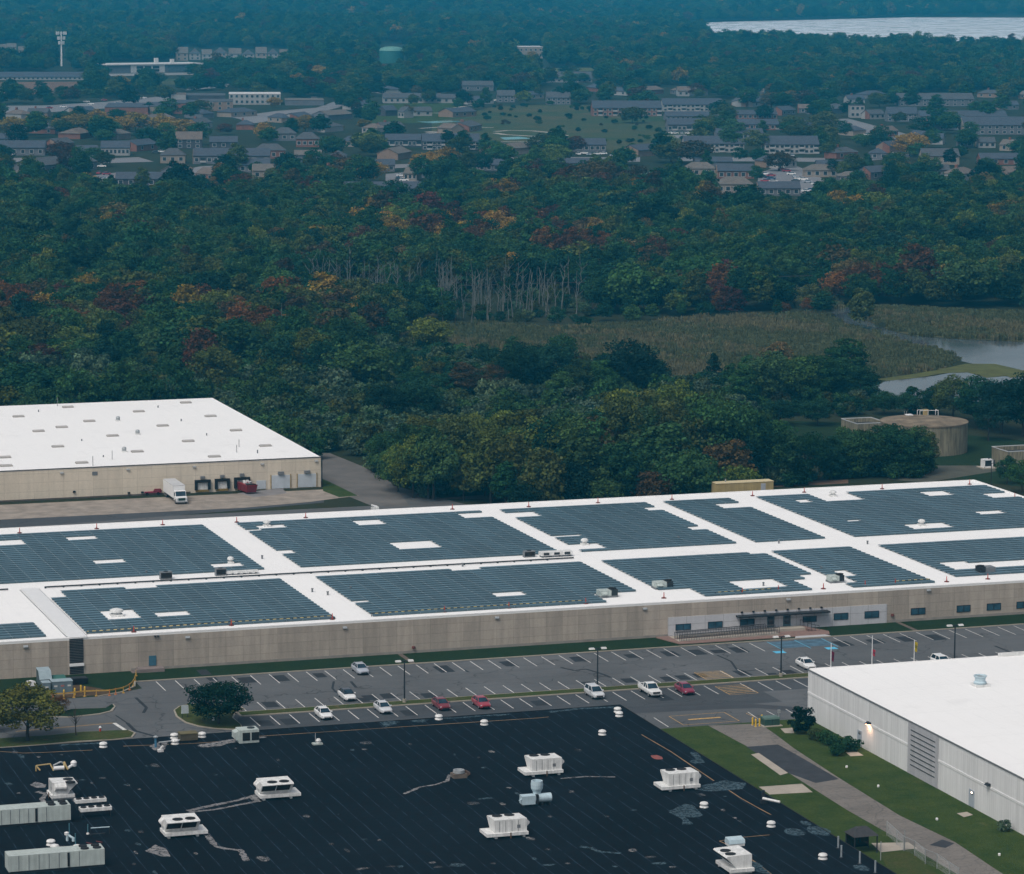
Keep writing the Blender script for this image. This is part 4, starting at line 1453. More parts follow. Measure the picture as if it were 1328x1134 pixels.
mush = [(134, 969, 'on the far edge at the left'), (226, 957.5, 'behind its twin, left of the brown box'), (227, 965, 'in front of its twin, left of the brown box'), (262, 956, 'right of the brown box'), (569, 933, 'at the far edge before the dark red sedan'), (628, 940, 'alone below the far edge before the bright red car'), (801, 923.5, 'at the far right corner of the roof'), (803, 929, 'second at the far right corner of the roof'), (781, 953, 'alone below the far right corner'), (913, 1047, 'beside the largest wet patch'), (1000, 1072, 'right of the ochre line end'), (1067, 1114, 'between the wet patches and roof edge'), (66, 1096, 'behind another cap near the long air handler'), (71, 1102.5, 'touching the long air handler at bottom left'), (100, 1103, 'on the long air handler side right of the oval patch')]
mp = None
for px, py, w in mush:
    p = G(px, py, BZ)
    lab = 'white mushroom vent ' + w
    if mp is None:
        mp = thing('mushroom_vent', lab, 'roof vent', p, 0, 'white mushroom vents on the black roof')
        MB().lathe(0, 0, [(.55, 0), (.52, .12), (.36, .2), (.34, .42), (.3, .42)], 16).build('base', UNIT_W, mp)
        MB().lathe(0, 0, [(.34, .36), (.50, .34), (.54, .44), (.44, .60), (.2, .68), (0, .69)], 16).build('cap', UNIT_W, mp)
    else:
        dup(mp, p, 0, lab)
p = G(320, 963, BZ)
t = thing('louvred_box_unit', 'grey white box unit with two dark louvres at the far roof edge', 'rooftop unit', p)
MB().box(-1.2, 1.45, -.9, 1.2, .12, 1.85).build('casing', UNIT_G, t)
MB().extrude_y([(-1.75, .7), (-1.2, .4), (-1.2, 1.7), (-1.75, 1.5)], -.6, 1.0).build('hood', UNIT_G, t)
for x in (-.75, .45):
    MB().box(x - .02, x + .98, -.95, -.9, .45, 1.5).build('louvre', DARKER, t)
MB().cyl(.6, .2, 1.85, 1.95, .5, n=14).build('fan', DARK, t)
MB().box(-1.1, 1.3, -.8, 1.1, 0, .12).build('curb', DARK, t)
p = G(244, 960.5, BZ)
t = thing('brown_roof_box', 'brown box on the far roof edge between white mushroom vents', 'rooftop unit', p)
MB().box(-1.15, 1.15, -.7, .9, .15, 1.0).build('casing', mat('brown_casing', (.085, .072, .045), .7, .3, 1), t)
MB().box(-1.2, 1.2, -.75, .95, 1.0, 1.08).build('lid', mat('brown_lid', (.13, .11, .05), .7, .3, 1), t)
MB().box(-1.1, 1.1, -.6, .8, 0, .15).build('curb', DARKER, t)
p = G(202, 969.5, BZ)
t = thing('flue_pipe', 'blue flue pipe with pale cap on a white splashed patch', 'flue', p)
MB().cyl(0, 0, 0, 1.3, .16, n=10).build('pipe', mat('flue_blue', (.05, .16, .26), .5, .2, 2), t)
MB().lathe(0, 0, [(.3, 1.3), (.34, 1.42), (.15, 1.55), (0, 1.55)], 12).build('cap', STEEL, t)
p = G(208, 975, BZ)
t = thing('elbow_vent', 'small white elbow vent in front of the blue flue pipe', 'roof vent', p)
MB().box(-.35, .35, -.3, .3, 0, .3).build('base', UNIT_W, t)
MB().bar((0, 0, .3), (.35, -.1, .75), .18).build('elbow', UNIT_W, t)
p = G(218, 966, BZ)
t = thing('pipe_support', 'pipe running on supports from the flue to the brown box', 'pipe', p)
MB().bar((-1.2, .1, .35), (1.6, .1, .5), .1).build('pipe', STEEL, t)
for x in (-1, .2, 1.3):
    MB().box(x - .1, x + .1, 0, .2, 0, .36).build('leg', DARK, t)
p = G(595, 1008, BZ)
t = thing('round_exhaust_fan', 'small rusty exhaust fan at the head of a grey streak', 'roof fan', p)
MB().box(-.9, .9, -.75, .75, 0, .5).build('curb', mat('rusty_grey', (.13, .105, .085), .8, .35, 2), t)
MB().lathe(0, 0, [(.62, .5), (.75, .6), (.72, .95), (.5, .95), (.45, .7), (0, .7)], 16).build('shroud', STEEL, t)
MB().extrude_y([(.9, .1), (1.35, .35), (1.35, .6), (.9, .8)], -.5, .5).build('motor_hood', mat('rusty_hood', (.12, .08, .06), .8, .3, 2), t)
p = G(696, 1044, BZ)
t = thing('tall_exhaust_fan', 'pale blue fan assembly with upright round stack between two wedge units', 'roof fan', p)
MB().box(-2.0, -.35, -.6, .6, .25, 1.3).build('motor_box', UNIT_B, t)
MB().bar((-.35, 0, .85), (1.8, 0, .85), .55, n=16).build('drum', UNIT_B, t)
MB().lathe(.1, .25, [(.45, 1.2), (.5, 1.6), (.72, 2.0), (.76, 2.5), (.7, 2.95), (.55, 2.95), (.5, 2.4), (0, 2.3)], 18).build('stack', UNIT_B, t)
MB().bar((-2.0, -.2, .9), (-2.35, -.35, .75), .1).build('pipe_stub', UNIT_B, t)
MB().box(-.25, .05, -.65, .65, .2, 1.4).build('flange', DARK, t)
for x in (-1.8, -.6, .6, 1.6):
    MB().box(x - .1, x + .1, -.5, .5, 0, .3).build('leg', DARK, t)
p = G(953, 1096, BZ)
t = thing('roof_hatch', 'pale blue domed roof hatch in the corner of ochre lines', 'roof hatch', p)
MB().box(-.95, .95, -.7, .7, 0, .3).build('curb', UNIT_W, t)
MB().extrude_x([(-.75, .3), (-.6, .75), (.55, .9), (.75, .3)], -1.0, 1.0).build('lid', UNIT_B, t)
p = G(992, 1042, BZ)
t = thing('gas_flue', 'dark flue post with white sloped pipe near the right roof edge', 'flue', p)
MB().cyl(0, .6, 0, 1.5, .2, n=10).build('post', DARK, t)
MB().bar((-.3, 0, .65), (1.3, -1.6, .45), .16).build('pipe', UNIT_W, t)
MB().box(-.5, .3, -.2, .4, 0, .4).build('base', DARK, t)
p = G(412, 965.5, BZ)
t = thing('pipe_cluster', 'small cluster of white pipes near the far edge before the parked cars', 'roof vent', p)
MB().box(-.7, .6, -.4, .4, 0, .2).build('base', UNIT_G, t)
MB().bar((-.3, 0, .2), (-.3, 0, 1.5), .05).build('rod', STEEL, t)
MB().lathe(0.1, 0, [(.28, .2), (.28, .5), (.38, .5), (.2, .75), (0, .75)], 10).build('cap', UNIT_W, t)
# yellow framed gear
p = G(75, 999, BZ)
t = thing('yellow_pipe_rack', 'yellow framed pipe gear with white drums on the black roof at left', 'pipe rack', p)
MB().bar((-2.7, .3, .7), (-.9, .3, .8), .1).bar((-2.7, .3, 0), (-2.7, .3, .7), .1).bar((-2.7, .3, .7), (-2.3, -.3, .2), .1).bar((-.9, .3, .8), (-.6, -.4, .05), .1).bar((.7, -.5, .05), (.9, .4, .9), .12).bar((.9, .4, .9), (1.2, -.4, .05), .12).build('frame', mat('dull_yellow', (.36, .27, .12), .7, .3, 2), t)
MB().bar((-.6, -.4, .35), (.7, -.4, .35), .28, n=12).bar((1.3, -.3, .3), (1.9, .2, .45), .18, n=10).build('drum', TRIM_W, t)
MB().lathe(2.1, .35, [(.35, .3), (.4, .8), (.2, 1.0), (0, 1.0)], 12).build('tank', TRIM_W, t)
MB().bar((-.5, .5, .5), (.5, .6, .9), .12).bar((.5, .6, .9), (1.0, .5, .6), .12).build('pipe', STEEL, t)
MB().box(.9, 2.3, .0, .7, 0, .3).build('base', DARKER, t)
# bottom left pipe work
for px, py, h, lab in ((90, 1085, 1.6, 'thin blue pipe standing left of the teal pipe pair'), (98, 1102, 1.9, 'thin teal pipe before the end of the long air handler'), (114, 1082, 1.2, 'thin dark pipe right of the elbow pipe')):
    p = G(px, py, BZ)
    t = thing('standing_pipe', lab, 'pipe', p)
    MB().bar((0, 0, 0), (0, 0, h), .07).build('pipe', mat('teal_pipe', (.06, .16, .2), .5, .2, 2), t)
    MB().cyl(0, 0, 0, .2, .2, .12, 10).build('base', UNIT_W, t)
p = G(91, 1091, BZ)
t = thing('elbow_pipe', 'pale curved elbow pipe behind the long air handler', 'pipe', p)
MB().lathe(-.35, .25, [(.25, .7), (.28, 1.0), (0, 1.1)], 10).build('cap', TRIM_W, t)
MB().bar((-.3, .2, 0), (-.3, .2, .8), .16).bar((-.3, .2, .75), (.35, -.2, .35), .14).bar((.35, -.2, .4), (.35, -.2, 0), .2).build('pipe', UNIT_B, t)
a, b = G(118, 1084, BZ), G(142, 1081, BZ)
t = thing('raised_pipe', 'low pipe on a dark frame right of the standing pipes', 'pipe', a)
MB().bar((0, 0, .9), (b.x - a.x, .3, .8), .07).build('pipe', UNIT_B, t)
MB().bar((0, 0, 0), (0, 0, .9), .06).bar((b.x - a.x, .3, 0), (b.x - a.x, .3, .8), .06).bar((-.4, -.5, .3), (1.6, -.5, .3), .06).build('frame', DARK, t)
tag(MB().bar((0, 0, 0), (.5, -1.2, .1), .06).bar((1.2, .2, 0), (1.7, -.8, .1), .06).build('red_hose', mat('dull_red', (.12, .03, .03), .7, .2, 2)), 'dull red hose pieces lying right of the standing pipes', 'hose').location = G(112, 1093, BZ + .03)
tag(MB().cyl(0, 0, 0, .12, .55, .5, 16).build('drain_cover', PATCH), 'oval grey drain cover between the mushroom vents and elbow pipe', 'drain cover').location = G(81, 1100, BZ)
# standpipes on the right roof edge
spp = None
for px, py in ((1087, 1101), (1091, 1113), (1115, 1121), (1135, 1133)):
    p = G(px, py, BZ)
    if p.x > BX - .25:
        p.x = BX - .25
    lab = 'pale vertical standpipe along the lower right roof edge'
    if spp is None:
        spp = thing('edge_standpipe', lab, 'pipe', p, 0, 'standpipes on the lower right roof edge')
        MB().bar((0, 0, 0), (0, 0, 1.5), .11, n=8).build('pipe', mat('pipe_grey', (.24, .27, .29), .5, .2, 2), spp)
        MB().cyl(0, 0, 0, .12, .25, n=8).build('collar', DARK, spp)
    else:
        dup(spp, p, 0, lab)

# smoking shelter and fence by the lower alley
p = G(1117, 1104)
t = thing('shelter', 'small dark hipped shelter beside the black roof at bottom right', 'shelter', p)
MB().hexa([(-1.7, -1.5), (1.7, -1.5), (1.7, 1.5), (-1.7, 1.5)], 2.2, [(-.7, -.3), (.7, -.3), (.7, .3), (-.7, .3)], 3.1).build('roof', mat('shingle_dark', (.045, .045, .048), .9, .25, 2), t)
for x in (-1.5, 1.5):
    for y in (-1.3, 1.3):
        MB().box(x - .06, x + .06, y - .06, y + .06, 0, 2.2).build('post', DARK, t)
MB().box(-1.5, 1.5, 1.25, 1.3, .2, 2.0).build('panel', GLASS_D, t)
fx = 168.0
pts = [G(1150, 1084), G(1163, 1096), G(1172, 1104), G(1186, 1110), G(1200, 1121), G(1215, 1127), G(1231, 1138), G(1243, 1146)]
f = thing('chain_link_fence', 'grey chain link fence along the lower alley at bottom right', 'fence', pts[0])
for q in pts:
    MB().bar((q.x, q.y, 0), (q.x, q.y, 1.9), .05).build('post', STEEL, f, pts[0])
mb = MB()
for a, b in zip(pts, pts[1:]):
    mb.bar((a.x, a.y, 1.85), (b.x, b.y, 1.85), .03)
    n = 10
    for k in range(n):
        s, e2 = a.lerp(b, k / n), a.lerp(b, (k + 1) / n)
        for z in (0.1, .7, 1.3):
            mb.bar((s.x, s.y, z), (e2.x, e2.y, z + .55), .008, n=3)
            mb.bar((s.x, s.y, z + .55), (e2.x, e2.y, z), .008, n=3)
mb.build('mesh', STEEL, f, pts[0])
for px, py, h, lab in ((1173, 1103, 2.6, 'tall grey post at the corner of the lower concrete path'), (1142, 1116, 2.4, 'dark post beside the black roof left of the worn lawn')):
    p = G(px, py)
    tag(MB().bar((0, 0, 0), (0, 0, h), .06).build('fence_post', STEEL), lab, 'post').location = p

# ------------------------------------------------------------------ cars
def paint(name, col, rough=.3):
    m, nt, b = _nodes(name)
    b.inputs['Base Color'].default_value = (*col, 1)
    b.inputs['Roughness'].default_value = rough
    b.inputs['Coat Weight'].default_value = .4
    b.inputs['Specular IOR Level'].default_value = .5
    return m


P_WHITE = paint('car_paint_white', (.74, .74, .73))
P_SILVER = paint('car_paint_silver', (.38, .41, .46), .35)
P_GREYW = paint('car_paint_pearl', (.58, .59, .61), .3)
P_RED = paint('car_paint_red', (.30, .035, .055))
P_MAROON = paint('car_paint_maroon', (.17, .02, .03))
P_CRIMSON = paint('car_paint_crimson', (.22, .025, .055))
P_DARK = paint('car_paint_dark', (.03, .035, .045))
P_BLUE = paint('car_paint_blue', (.05, .11, .2))
CARGLASS = m_glass('car_glass', (.012, .03, .045), .06, .6)
TYRE = mat('tyre_rubber', (.012, .012, .012), .9, .1, 4)
RIM = mat('rim_alloy', (.32, .33, .34), .4, .1, 4, .5, .4)
LAMPM = mat('headlamp_lens', (.55, .57, .6), .2, .05, 4, .6)
TAILM = mat('tail_lens', (.25, .02, .02), .3, .05, 4, .5)


def loft(stations, name, m, parent, smooth=True):
    """stations: (x, half width, z bottom, z shoulder, z top, top half width); rounded section lofted along x"""
    mb_ = MB()
    secs = []
    for x, w, zb, zs, zt, tw in stations:
        secs.append([(x, -w * .90, zb), (x, -w, zb + (zs - zb) * .35), (x, -w, zs), (x, -tw, zt), (x, 0, zt + .015), (x, tw, zt), (x, w, zs), (x, w, zb + (zs - zb) * .35), (x, w * .90, zb)])
    n = len(secs[0])
    vs = [p for s in secs for p in s]
    fs = []
    for i in range(len(secs) - 1):
        for k in range(n):
            a, b = i * n + k, i * n + (k + 1) % n
            fs.append((a, a + n, b + n, b))
    fs.append(tuple(range(n)))
    fs.append(tuple(range(len(vs) - 1, len(vs) - n - 1, -1)))
    mb_.add(vs, fs)
    return mb_.build(name, m, parent, smooth=False)


def cabin(t, bm, x0, x1, rx0, rx1, z0, z1, w0, w1):
    """greenhouse: glass frustum inside body coloured pillars and roof"""
    g = MB()
    g.hexa([(x0, -w0), (x1, -w0), (x1, w0), (x0, w0)], z0, [(rx0, -w1), (rx1, -w1), (rx1, w1), (rx0, w1)], z1)
    g.build('window', CARGLASS, t)
    r = MB()
    r.hexa([(rx0 - .06, -w1 - .03), (rx1 + .06, -w1 - .03), (rx1 + .06, w1 + .03), (rx0 - .06, w1 + .03)], z1 - .02, [(rx0 + .1, -w1 + .1), (rx1 - .12, -w1 + .1), (rx1 - .12, w1 - .1), (rx0 + .1, w1 - .1)], z1 + .05)
    for s in (-1, 1):
        r.bar((x1 + .01, s * (w0 + .01), z0), (rx1 + .02, s * (w1 + .01), z1), .045, n=5)
        r.bar((x0 - .01, s * (w0 + .01), z0), (rx0 - .02, s * (w1 + .01), z1), .075, n=5)
        xm = (x0 + x1) / 2 - .1
        r.bar((xm, s * (w0 + .012), z0), (xm, s * (w1 + .012), z1), .045, n=5)
    r.build('roof', bm, t)


def wheels(t, xf, xr, w, r=.33):
    for x in (xf, xr):
        for s in (-1, 1):
            o = MB().bar((x, s * (w - .2), r), (x, s * (w + .02), r), r, n=16).build('wheel', TYRE, t)
            MB().bar((x, s * (w + .02), r), (x, s * (w + .035), r), r * .62, n=12).build('rim', RIM, o)


def lamps(t, xf, xr, w, zf, zr):
    for s in (-1, 1):
        MB().box(xf - .12, xf + .015, s * w - .2, s * w + .12, zf - .08, zf + .08).build('headlight', LAMPM, t)
        MB().box(xr - .015, xr + .1, s * w - .18, s * w + .1, zr - .08, zr + .1).build('tail_light', TAILM, t)


def sedan(label, loc, rot, bm, roofm=None):
    t = thing('parked_car', label, 'car', loc, rot, 'cars parked in the front car park')
    loft([(-2.36, .66, .42, .72, .92, .55), (-2.22, .82, .30, .78, .99, .62), (-1.5, .89, .24, .82, 1.03, .66), (-.3, .91, .22, .86, 1.0, .72), (.9, .91, .22, .84, .98, .70), (1.5, .89, .22, .76, .90, .66), (2.1, .82, .26, .66, .79, .58), (2.36, .62, .36, .58, .66, .48)], 'body', bm, t)
    cabin(t, roofm or bm, -1.85, 1.25, -1.0, .3, .97, 1.43, .76, .58)
    wheels(t, 1.42, -1.38, .84)
    lamps(t, 2.24, -2.3, .58, .62, .8)
    MB().box(2.3, 2.38, -.5, .5, .34, .5).build('grille', DARKER, t)
    for s in (-1, 1):
        MB().box(.75, .95, s * .98 - .1, s * .98 + .1, .95, 1.08).build('mirror', bm, t)
    return t


def suv(label, loc, rot, bm):
    t = thing('parked_suv', label, 'car', loc, rot, 'cars parked in the front car park')
    loft([(-2.3, .78, .45, .85, 1.12, .7), (-2.2, .88, .34, .9, 1.16, .74), (-1, .93, .28, .95, 1.12, .78), (.8, .93, .28, .95, 1.08, .76), (1.6, .91, .28, .88, 1.0, .70), (2.15, .84, .32, .76, .9, .6), (2.32, .68, .42, .68, .78, .5)], 'body', bm, t)
    cabin(t, bm, -2.2, 1.25, -1.85, .35, 1.08, 1.68, .8, .64)
    wheels(t, 1.42, -1.4, .88, .37)
    lamps(t, 2.22, -2.25, .62, .75, .95)
    MB().box(2.27, 2.34, -.5, .5, .42, .62).build('grille', DARKER, t)
    for s in (-1, 1):
        MB().box(.75, .95, s * 1.0 - .1, s * 1.0 + .1, 1.06, 1.2).build('mirror', bm, t)
    return t


def pickup(label, loc, rot, bm):
    t = thing('pickup_truck', label, 'pickup truck', loc, rot)
    loft([(-2.75, .90, .55, .9, 1.08, .86), (-2.7, .96, .5, .92, 1.1, .9), (-.75, .96, .45, .95, 1.12, .9), (.9, .96, .42, .98, 1.14, .86), (1.6, .95, .42, .95, 1.1, .8), (2.5, .92, .45, .92, 1.05, .74), (2.75, .85, .5, .85, .95, .66)], 'body', bm, t)
    cabin(t, bm, -.7, 1.35, -.55, .55, 1.1, 1.78, .84, .68)
    b = MB()
    b.box(-2.6, -.85, -.74, .74, 1.1, 1.135)
    o = b.build('cargo_bed', DARKER, t)
    for s in (-1, 1):
        MB().box(-2.72, -.78, s * .86 - .09, s * .86 + .09, 1.06, 1.24).build('bed_side', bm, t)
    MB().box(-2.76, -2.66, -.86, .86, 1.0, 1.24).build('tailgate', bm, t)
    wheels(t, 1.75, -1.7, .92, .4)
    lamps(t, 2.68, -2.72, .7, .86, .95)
    MB().box(2.7, 2.79, -.55, .55, .62, .88).build('grille', DARKER, t)
    MB().box(2.72, 2.86, -.88, .88, .42, .56).build('bumper', STEEL, t)
    return t


NOSE = R_(-90)


def P0(px, py):
    p = G(px, py)
    return (p.x, p.y, .02)


sedan('silver sedan parked alone in the far stall row along the lawn', P0(467, 872.5), NOSE, P_SILVER)
sedan('white sedan with black roof in the stalls above the grass strip', P0(450, 906.5), NOSE, P_WHITE, P_DARK)
sedan('leftmost white sedan below the grass strip, beside the black roof', P0(419.5, 930.5), NOSE, P_WHITE)
sedan('white sedan two stalls left of the lamp post foot', P0(496.5, 923), NOSE, P_GREYW)
sedan('dark maroon sedan just right of the lamp post near the black roof', P0(572, 918.5), NOSE, P_MAROON)
sedan('bright red sedan right of the maroon sedan near the black roof', P0(624, 916.5), NOSE, P_RED)
suv('silver hatchback partly hidden by the far corner of the black roof', P0(771, 904), NOSE, P_GREYW)
pickup('white pickup truck with dark bed right of the black roof corner', P0(843, 900.5), NOSE, P_WHITE)
sedan('crimson sedan right of the white pickup truck', P0(888, 898.5), NOSE, P_CRIMSON)
sedan('white sedan by the left corner of the white building', P0(1045, 866), NOSE, P_WHITE)
suv('white car showing its roof above the white building edge', P0(1221, 864.5), NOSE, P_WHITE)

# ------------------------------------------------------------------ lamp posts
lamp_p = None
for (px, py, top, lab) in ((526, 913.5, 863, 'twin headed lamp post by the white sedans, leftmost of the row'), (772, 893.5, 848, 'twin headed lamp post behind the silver hatchback'), (1012, 878.5, 833.5, 'twin headed lamp post before the blue bays, left of the white building'), (1241, 865, 819, 'twin headed lamp post above the white building roof')):
    p = G(px, py)
    if top > 830 and px > 1200:
        p = G(px, 866)
        p.y = 467.6
    else:
        p.y = 467.6
    hgt_ = 6.3
    if lamp_p is None:
        lamp_p = thing('lamp_post', lab, 'street lamp', (p.x, p.y, .1), 0, 'twin headed lamp posts on the grass strip')
        MB().cyl(0, 0, 0, .6, .28, n=12).build('base', KERB, lamp_p)
        MB().lathe(0, 0, [(.13, .6), (.09, hgt_), (0, hgt_ + .02)], 10).build('pole', DARK, lamp_p)
        MB().box(-.7, .7, -.05, .05, hgt_ - .12, hgt_).build('arm', DARK, lamp_p)
        for s in (-1, 1):
            h = MB().hexa([(s * .95 - .42, -.28), (s * .95 + .42, -.28), (s * .95 + .42, .28), (s * .95 - .42, .28)], hgt_ - .14, [(s * .95 - .36, -.22), (s * .95 + .36, -.22), (s * .95 + .36, .22), (s * .95 - .36, .22)], hgt_ + .08).build('lamp_head', UNIT_W, lamp_p)
            MB().box(s * .95 - .3, s * .95 + .3, -.2, .2, hgt_ - .18, hgt_ - .14).build('lens', DARK, h)
    else:
        dup(lamp_p, (p.x, p.y, .1), 0, lab)

# flagpoles
for px, py, top, cols, lab in ((1078, 866, 835, ((.16, .02, .05), (.10, .02, .05)), 'flagpole with a limp dark red flag, leftmost of three'), (1131.5, 862, 825, ((.45, .06, .09), (.25, .04, .07)), 'tallest white flagpole with small red flag at half height'), (1186, 859, 831, ((.50, .38, .02), (.25, .22, .02)), 'flagpole with a limp yellow flag at its top')):
    g = G(px, py)
    Y = 467.2
    X = G(px, 874 if px < 1100 else 871).x
    d = ray(px, top)
    t_ = Y / d.y
    X, zt = d.x * t_, CAM_H + d.z * t_
    t = thing('flagpole', lab, 'flagpole', (X, Y, 0))
    MB().lathe(0, 0, [(.14, 0), (.13, .4), (.09, .5), (.06, zt - .1), (.09, zt), (0, zt + .06)], 10).build('pole', TRIM_W, t)
    zf = zt - (1.1 if px < 1100 else 2.0 if px < 1150 else .1)
    fm = MB()
    wv = [(0.05, 0), (.2, .10), (.32, -.08), (.45, .06), (.55, -.03)]
    H_ = 1.5 if px != 1131.5 else 1.0
    for i in range(len(wv) - 1):
        (xa, ya), (xb, yb) = wv[i], wv[i + 1]
        for k in range(3):
            za, zb = zf - H_ * k / 3, zf - H_ * (k + 1) / 3
            s0, s1 = 1 - .2 * k / 3, 1 - .2 * (k + 1) / 3
            fm.add([(xa * s1, ya, zb - xa * .5), (xb * s1, yb, zb - xb * .5), (xb * s0, yb, za - xb * .5), (xa * s0, ya, za - xa * .5)], [(0, 1, 2, 3)], k % 2)
    fm.build('flag', [mat('flag_%d_a' % px, cols[0], .9, .2, 3), mat('flag_%d_b' % px, cols[1], .9, .2, 3)], t)

# ------------------------------------------------------------------ box truck, red vehicles at the dock
p = G(236, 654.5)
t = thing('box_truck', 'white box truck parked nose out left of the loading doors', 'truck', (p.x, p.y + 4.7, .02), NOSE)
MB().box(-7.0, 2.2, -1.2, 1.2, .95, 3.4).build('cargo_box', TRIM_W, t)
MB().box(-7.02, 2.22, -1.22, 1.22, 3.4, 3.45).build('box_roof', mat('grey_white_roof', (.5, .5, .5), .6, .1, 1), t)
cb = MB()
cb.extrude_y([(2.3, .6), (4.6, .6), (4.6, 1.35), (3.75, 1.5), (3.3, 2.45), (2.3, 2.5)], -1.1, 1.1)
CB = cb.build('cab', TRIM_W, t)
MB().extrude_y([(3.74, 1.52), (3.80, 1.54), (3.36, 2.42), (3.30, 2.40)], -1.0, 1.0).build('windscreen', CARGLASS, CB)
for s in (-1, 1):
    MB().box(2.6, 3.35, s * 1.1 - .02, s * 1.1 + .02, 1.5, 2.2).build('window', CARGLASS, CB)
MB().box(4.58, 4.66, -.7, .7, .75, 1.25).build('grille', mat('green_black', (.02, .05, .045), .5, .1, 2), t)
MB().box(4.6, 4.78, -1.15, 1.15, .42, .62).build('bumper', STEEL, t)
MB().box(-6.9, 2.6, -.45, .45, .55, .95).build('chassis', DARKER, t)
for x in (3.7, -4.6, -5.7):
    for s in (-1, 1):
        o = MB().bar((x, s * .85, .48), (x, s * 1.15, .48), .48, n=16).build('wheel', TYRE, t)
        MB().bar((x, s * 1.15, .48), (x, s * 1.17, .48), .28, n=12).build('rim', RIM, o)
for s in (-1, 1):
    MB().box(4.5, 4.67, s * .9 - .15, s * .9 + .15, .9, 1.15).build('headlight', LAMPM, t)
p = G(321, 640)
t = thing('red_container_truck', 'open red waste container backed against the third loading door', 'container', (p.x, p.y + 1.6, .02), R_(-82))
t.scale = (1.3, 1.0, 1.1)
ct = MB()
ct.hexa([(-2.6, -1.0), (2.4, -1.0), (2.4, 1.0), (-2.6, 1.0)], .35, [(-2.8, -1.2), (2.8, -1.2), (2.8, 1.2), (-2.8, 1.2)], 1.75)
CT = ct.build('tub', mat('container_red', (.20, .022, .03), .5, .2, 1), t)
rb = MB()
for k in range(7):
    x = -2.3 + k * .75
    for s in (-1, 1):
        rb.bar((x, s * 1.06, .4), (x, s * 1.23, 1.7), .05, n=4)
rb.build('rib', mat('container_red_dark', (.14, .02, .025), .5, .2, 1), CT)
lm = MB()
for i in range(16):
    x, y = random.uniform(-2.3, 1.6), random.uniform(-.8, .8)
    lm.hexa([(x - .35, y - .25), (x + .35, y - .3), (x + .3, y + .3), (x - .3, y + .25)], 1.5, [(x - .25, y - .2), (x + .3, y - .2), (x + .2, y + .2), (x - .3, y + .15)], 1.8 + random.uniform(0, .35), i % 2)
lm.build('load', [TRIM_W, GREYM], t)
MB().box(1.9, 2.6, -1.0, 1.0, 1.75, 1.85).build('lid', DARKER, t)
p = G(197, 642)
t = thing('red_lift_trailer', 'small red machine half hidden behind the white box truck', 'trailer', (p.x, p.y, .02), 0)
MB().box(-1.6, 1.9, -.5, .5, .45, .75).build('frame', mat('machine_red', (.25, .02, .05), .5, .2, 1), t)
MB().hexa([(.2, -.55), (2.0, -.55), (2.0, .55), (.2, .55)], .75, [(.5, -.5), (1.7, -.5), (1.7, .5), (.5, .5)], 1.25).build('engine_cover', mat('machine_red2', (.17, .02, .03), .5, .2, 1), t)
MB().bar((-1.8, 0, .5), (-.2, 0, 1.4), .1).bar((-.2, 0, 1.4), (1.2, 0, 1.2), .1).build('boom', DARK, t)
for x in (-1.1, 1.2):
    for s in (-1, 1):
        MB().bar((x, s * .42, .3), (x, s * .62, .3), .3, n=12).build('wheel', TYRE, t)

# ------------------------------------------------------------------ tan trailer, tanks and utility boxes behind
a, b = G(929, 641.5, 0), G(1003, 637.5, 0)
a.y = b.y = 606.6
XA, XB = onY(929, 641, 606.6).x, onY(1003, 636, 606.6).x
t = thing('tan_trailer', 'long tan site trailer parked behind the back edge of the solar roof', 'trailer', (XA, 606.6, 0))
L = XB - XA
TT = mat('trailer_tan', (.36, .28, .13), .6, .12, .8, streak=.12)
zt_ = onY(960, 626.5, 606.6).z
zt_ = max(zt_, 3.3)
MB().box(0, L, 0, 2.6, .7, zt_).build('body', TT, t)
MB().box(-.08, L + .08, -.08, 2.68, zt_, zt_ + .08).build('roof', mat('trailer_roof', (.55, .46, .28), .6, .1, 1), t)
for x in (.12, .5, .62):
    pass
MB().box(L * .78, L * .86, -.05, 0, .9, zt_ - .3).build('door', mat('pale_door2', (.36, .38, .42), .5, .1, 1), t)
for f_ in (.80, .90):
    MB().box(L * f_, L * f_ + .9, -.08, -.052, 1.9, 2.5).build('window', GLASS_D, t)
MB().bar((L * .2, 1.3, zt_), (L * .2, 1.3, zt_ + .7), .12).build('vent_pipe', STEEL, t)
for x in (1, L - 1.5):
    MB().box(x, x + .6, .3, 2.3, 0, .7).build('support', DARK, t)

p = G(1200.5, 580)
tr_ = (G(1255, 545, 6.5) - G(1143, 545, 6.5)).length / 2
base_near = G(1200, 586.5)
tc = Vector((G(1199, 580).x, base_near.y + tr_ * .98, 0))
hT = 6.6
t = thing('concrete_tank', 'big round stained concrete tank behind trees at the right', 'tank', tc)
tc2 = G(1198.5, 546, hT)
t.location = (tc2.x, tc2.y, 0)
MB().lathe(0, 0, [(tr_, 0), (tr_, hT), (tr_ - .02, hT + .02)], 64).build('wall', TANK, t, smooth=False)
MB().lathe(0, 0, [(tr_ + .12, hT - .25), (tr_ + .12, hT + .05), (tr_ - .3, hT + .1), (tr_ * .5, hT + .45), (0, hT + .6)], 64).build('roof', TANK_TOP, t)
rl = MB()
for a_, (x, y) in enumerate(((2.2, tr_ * .72), (4.2, tr_ * .72), (6.4, tr_ * .66), (6.4, tr_ * .8), (4.2, tr_ * .86), (2.2, tr_ * .86))):
    rl.bar((x, y, hT + .1), (x, y, hT + 1.3), .06)
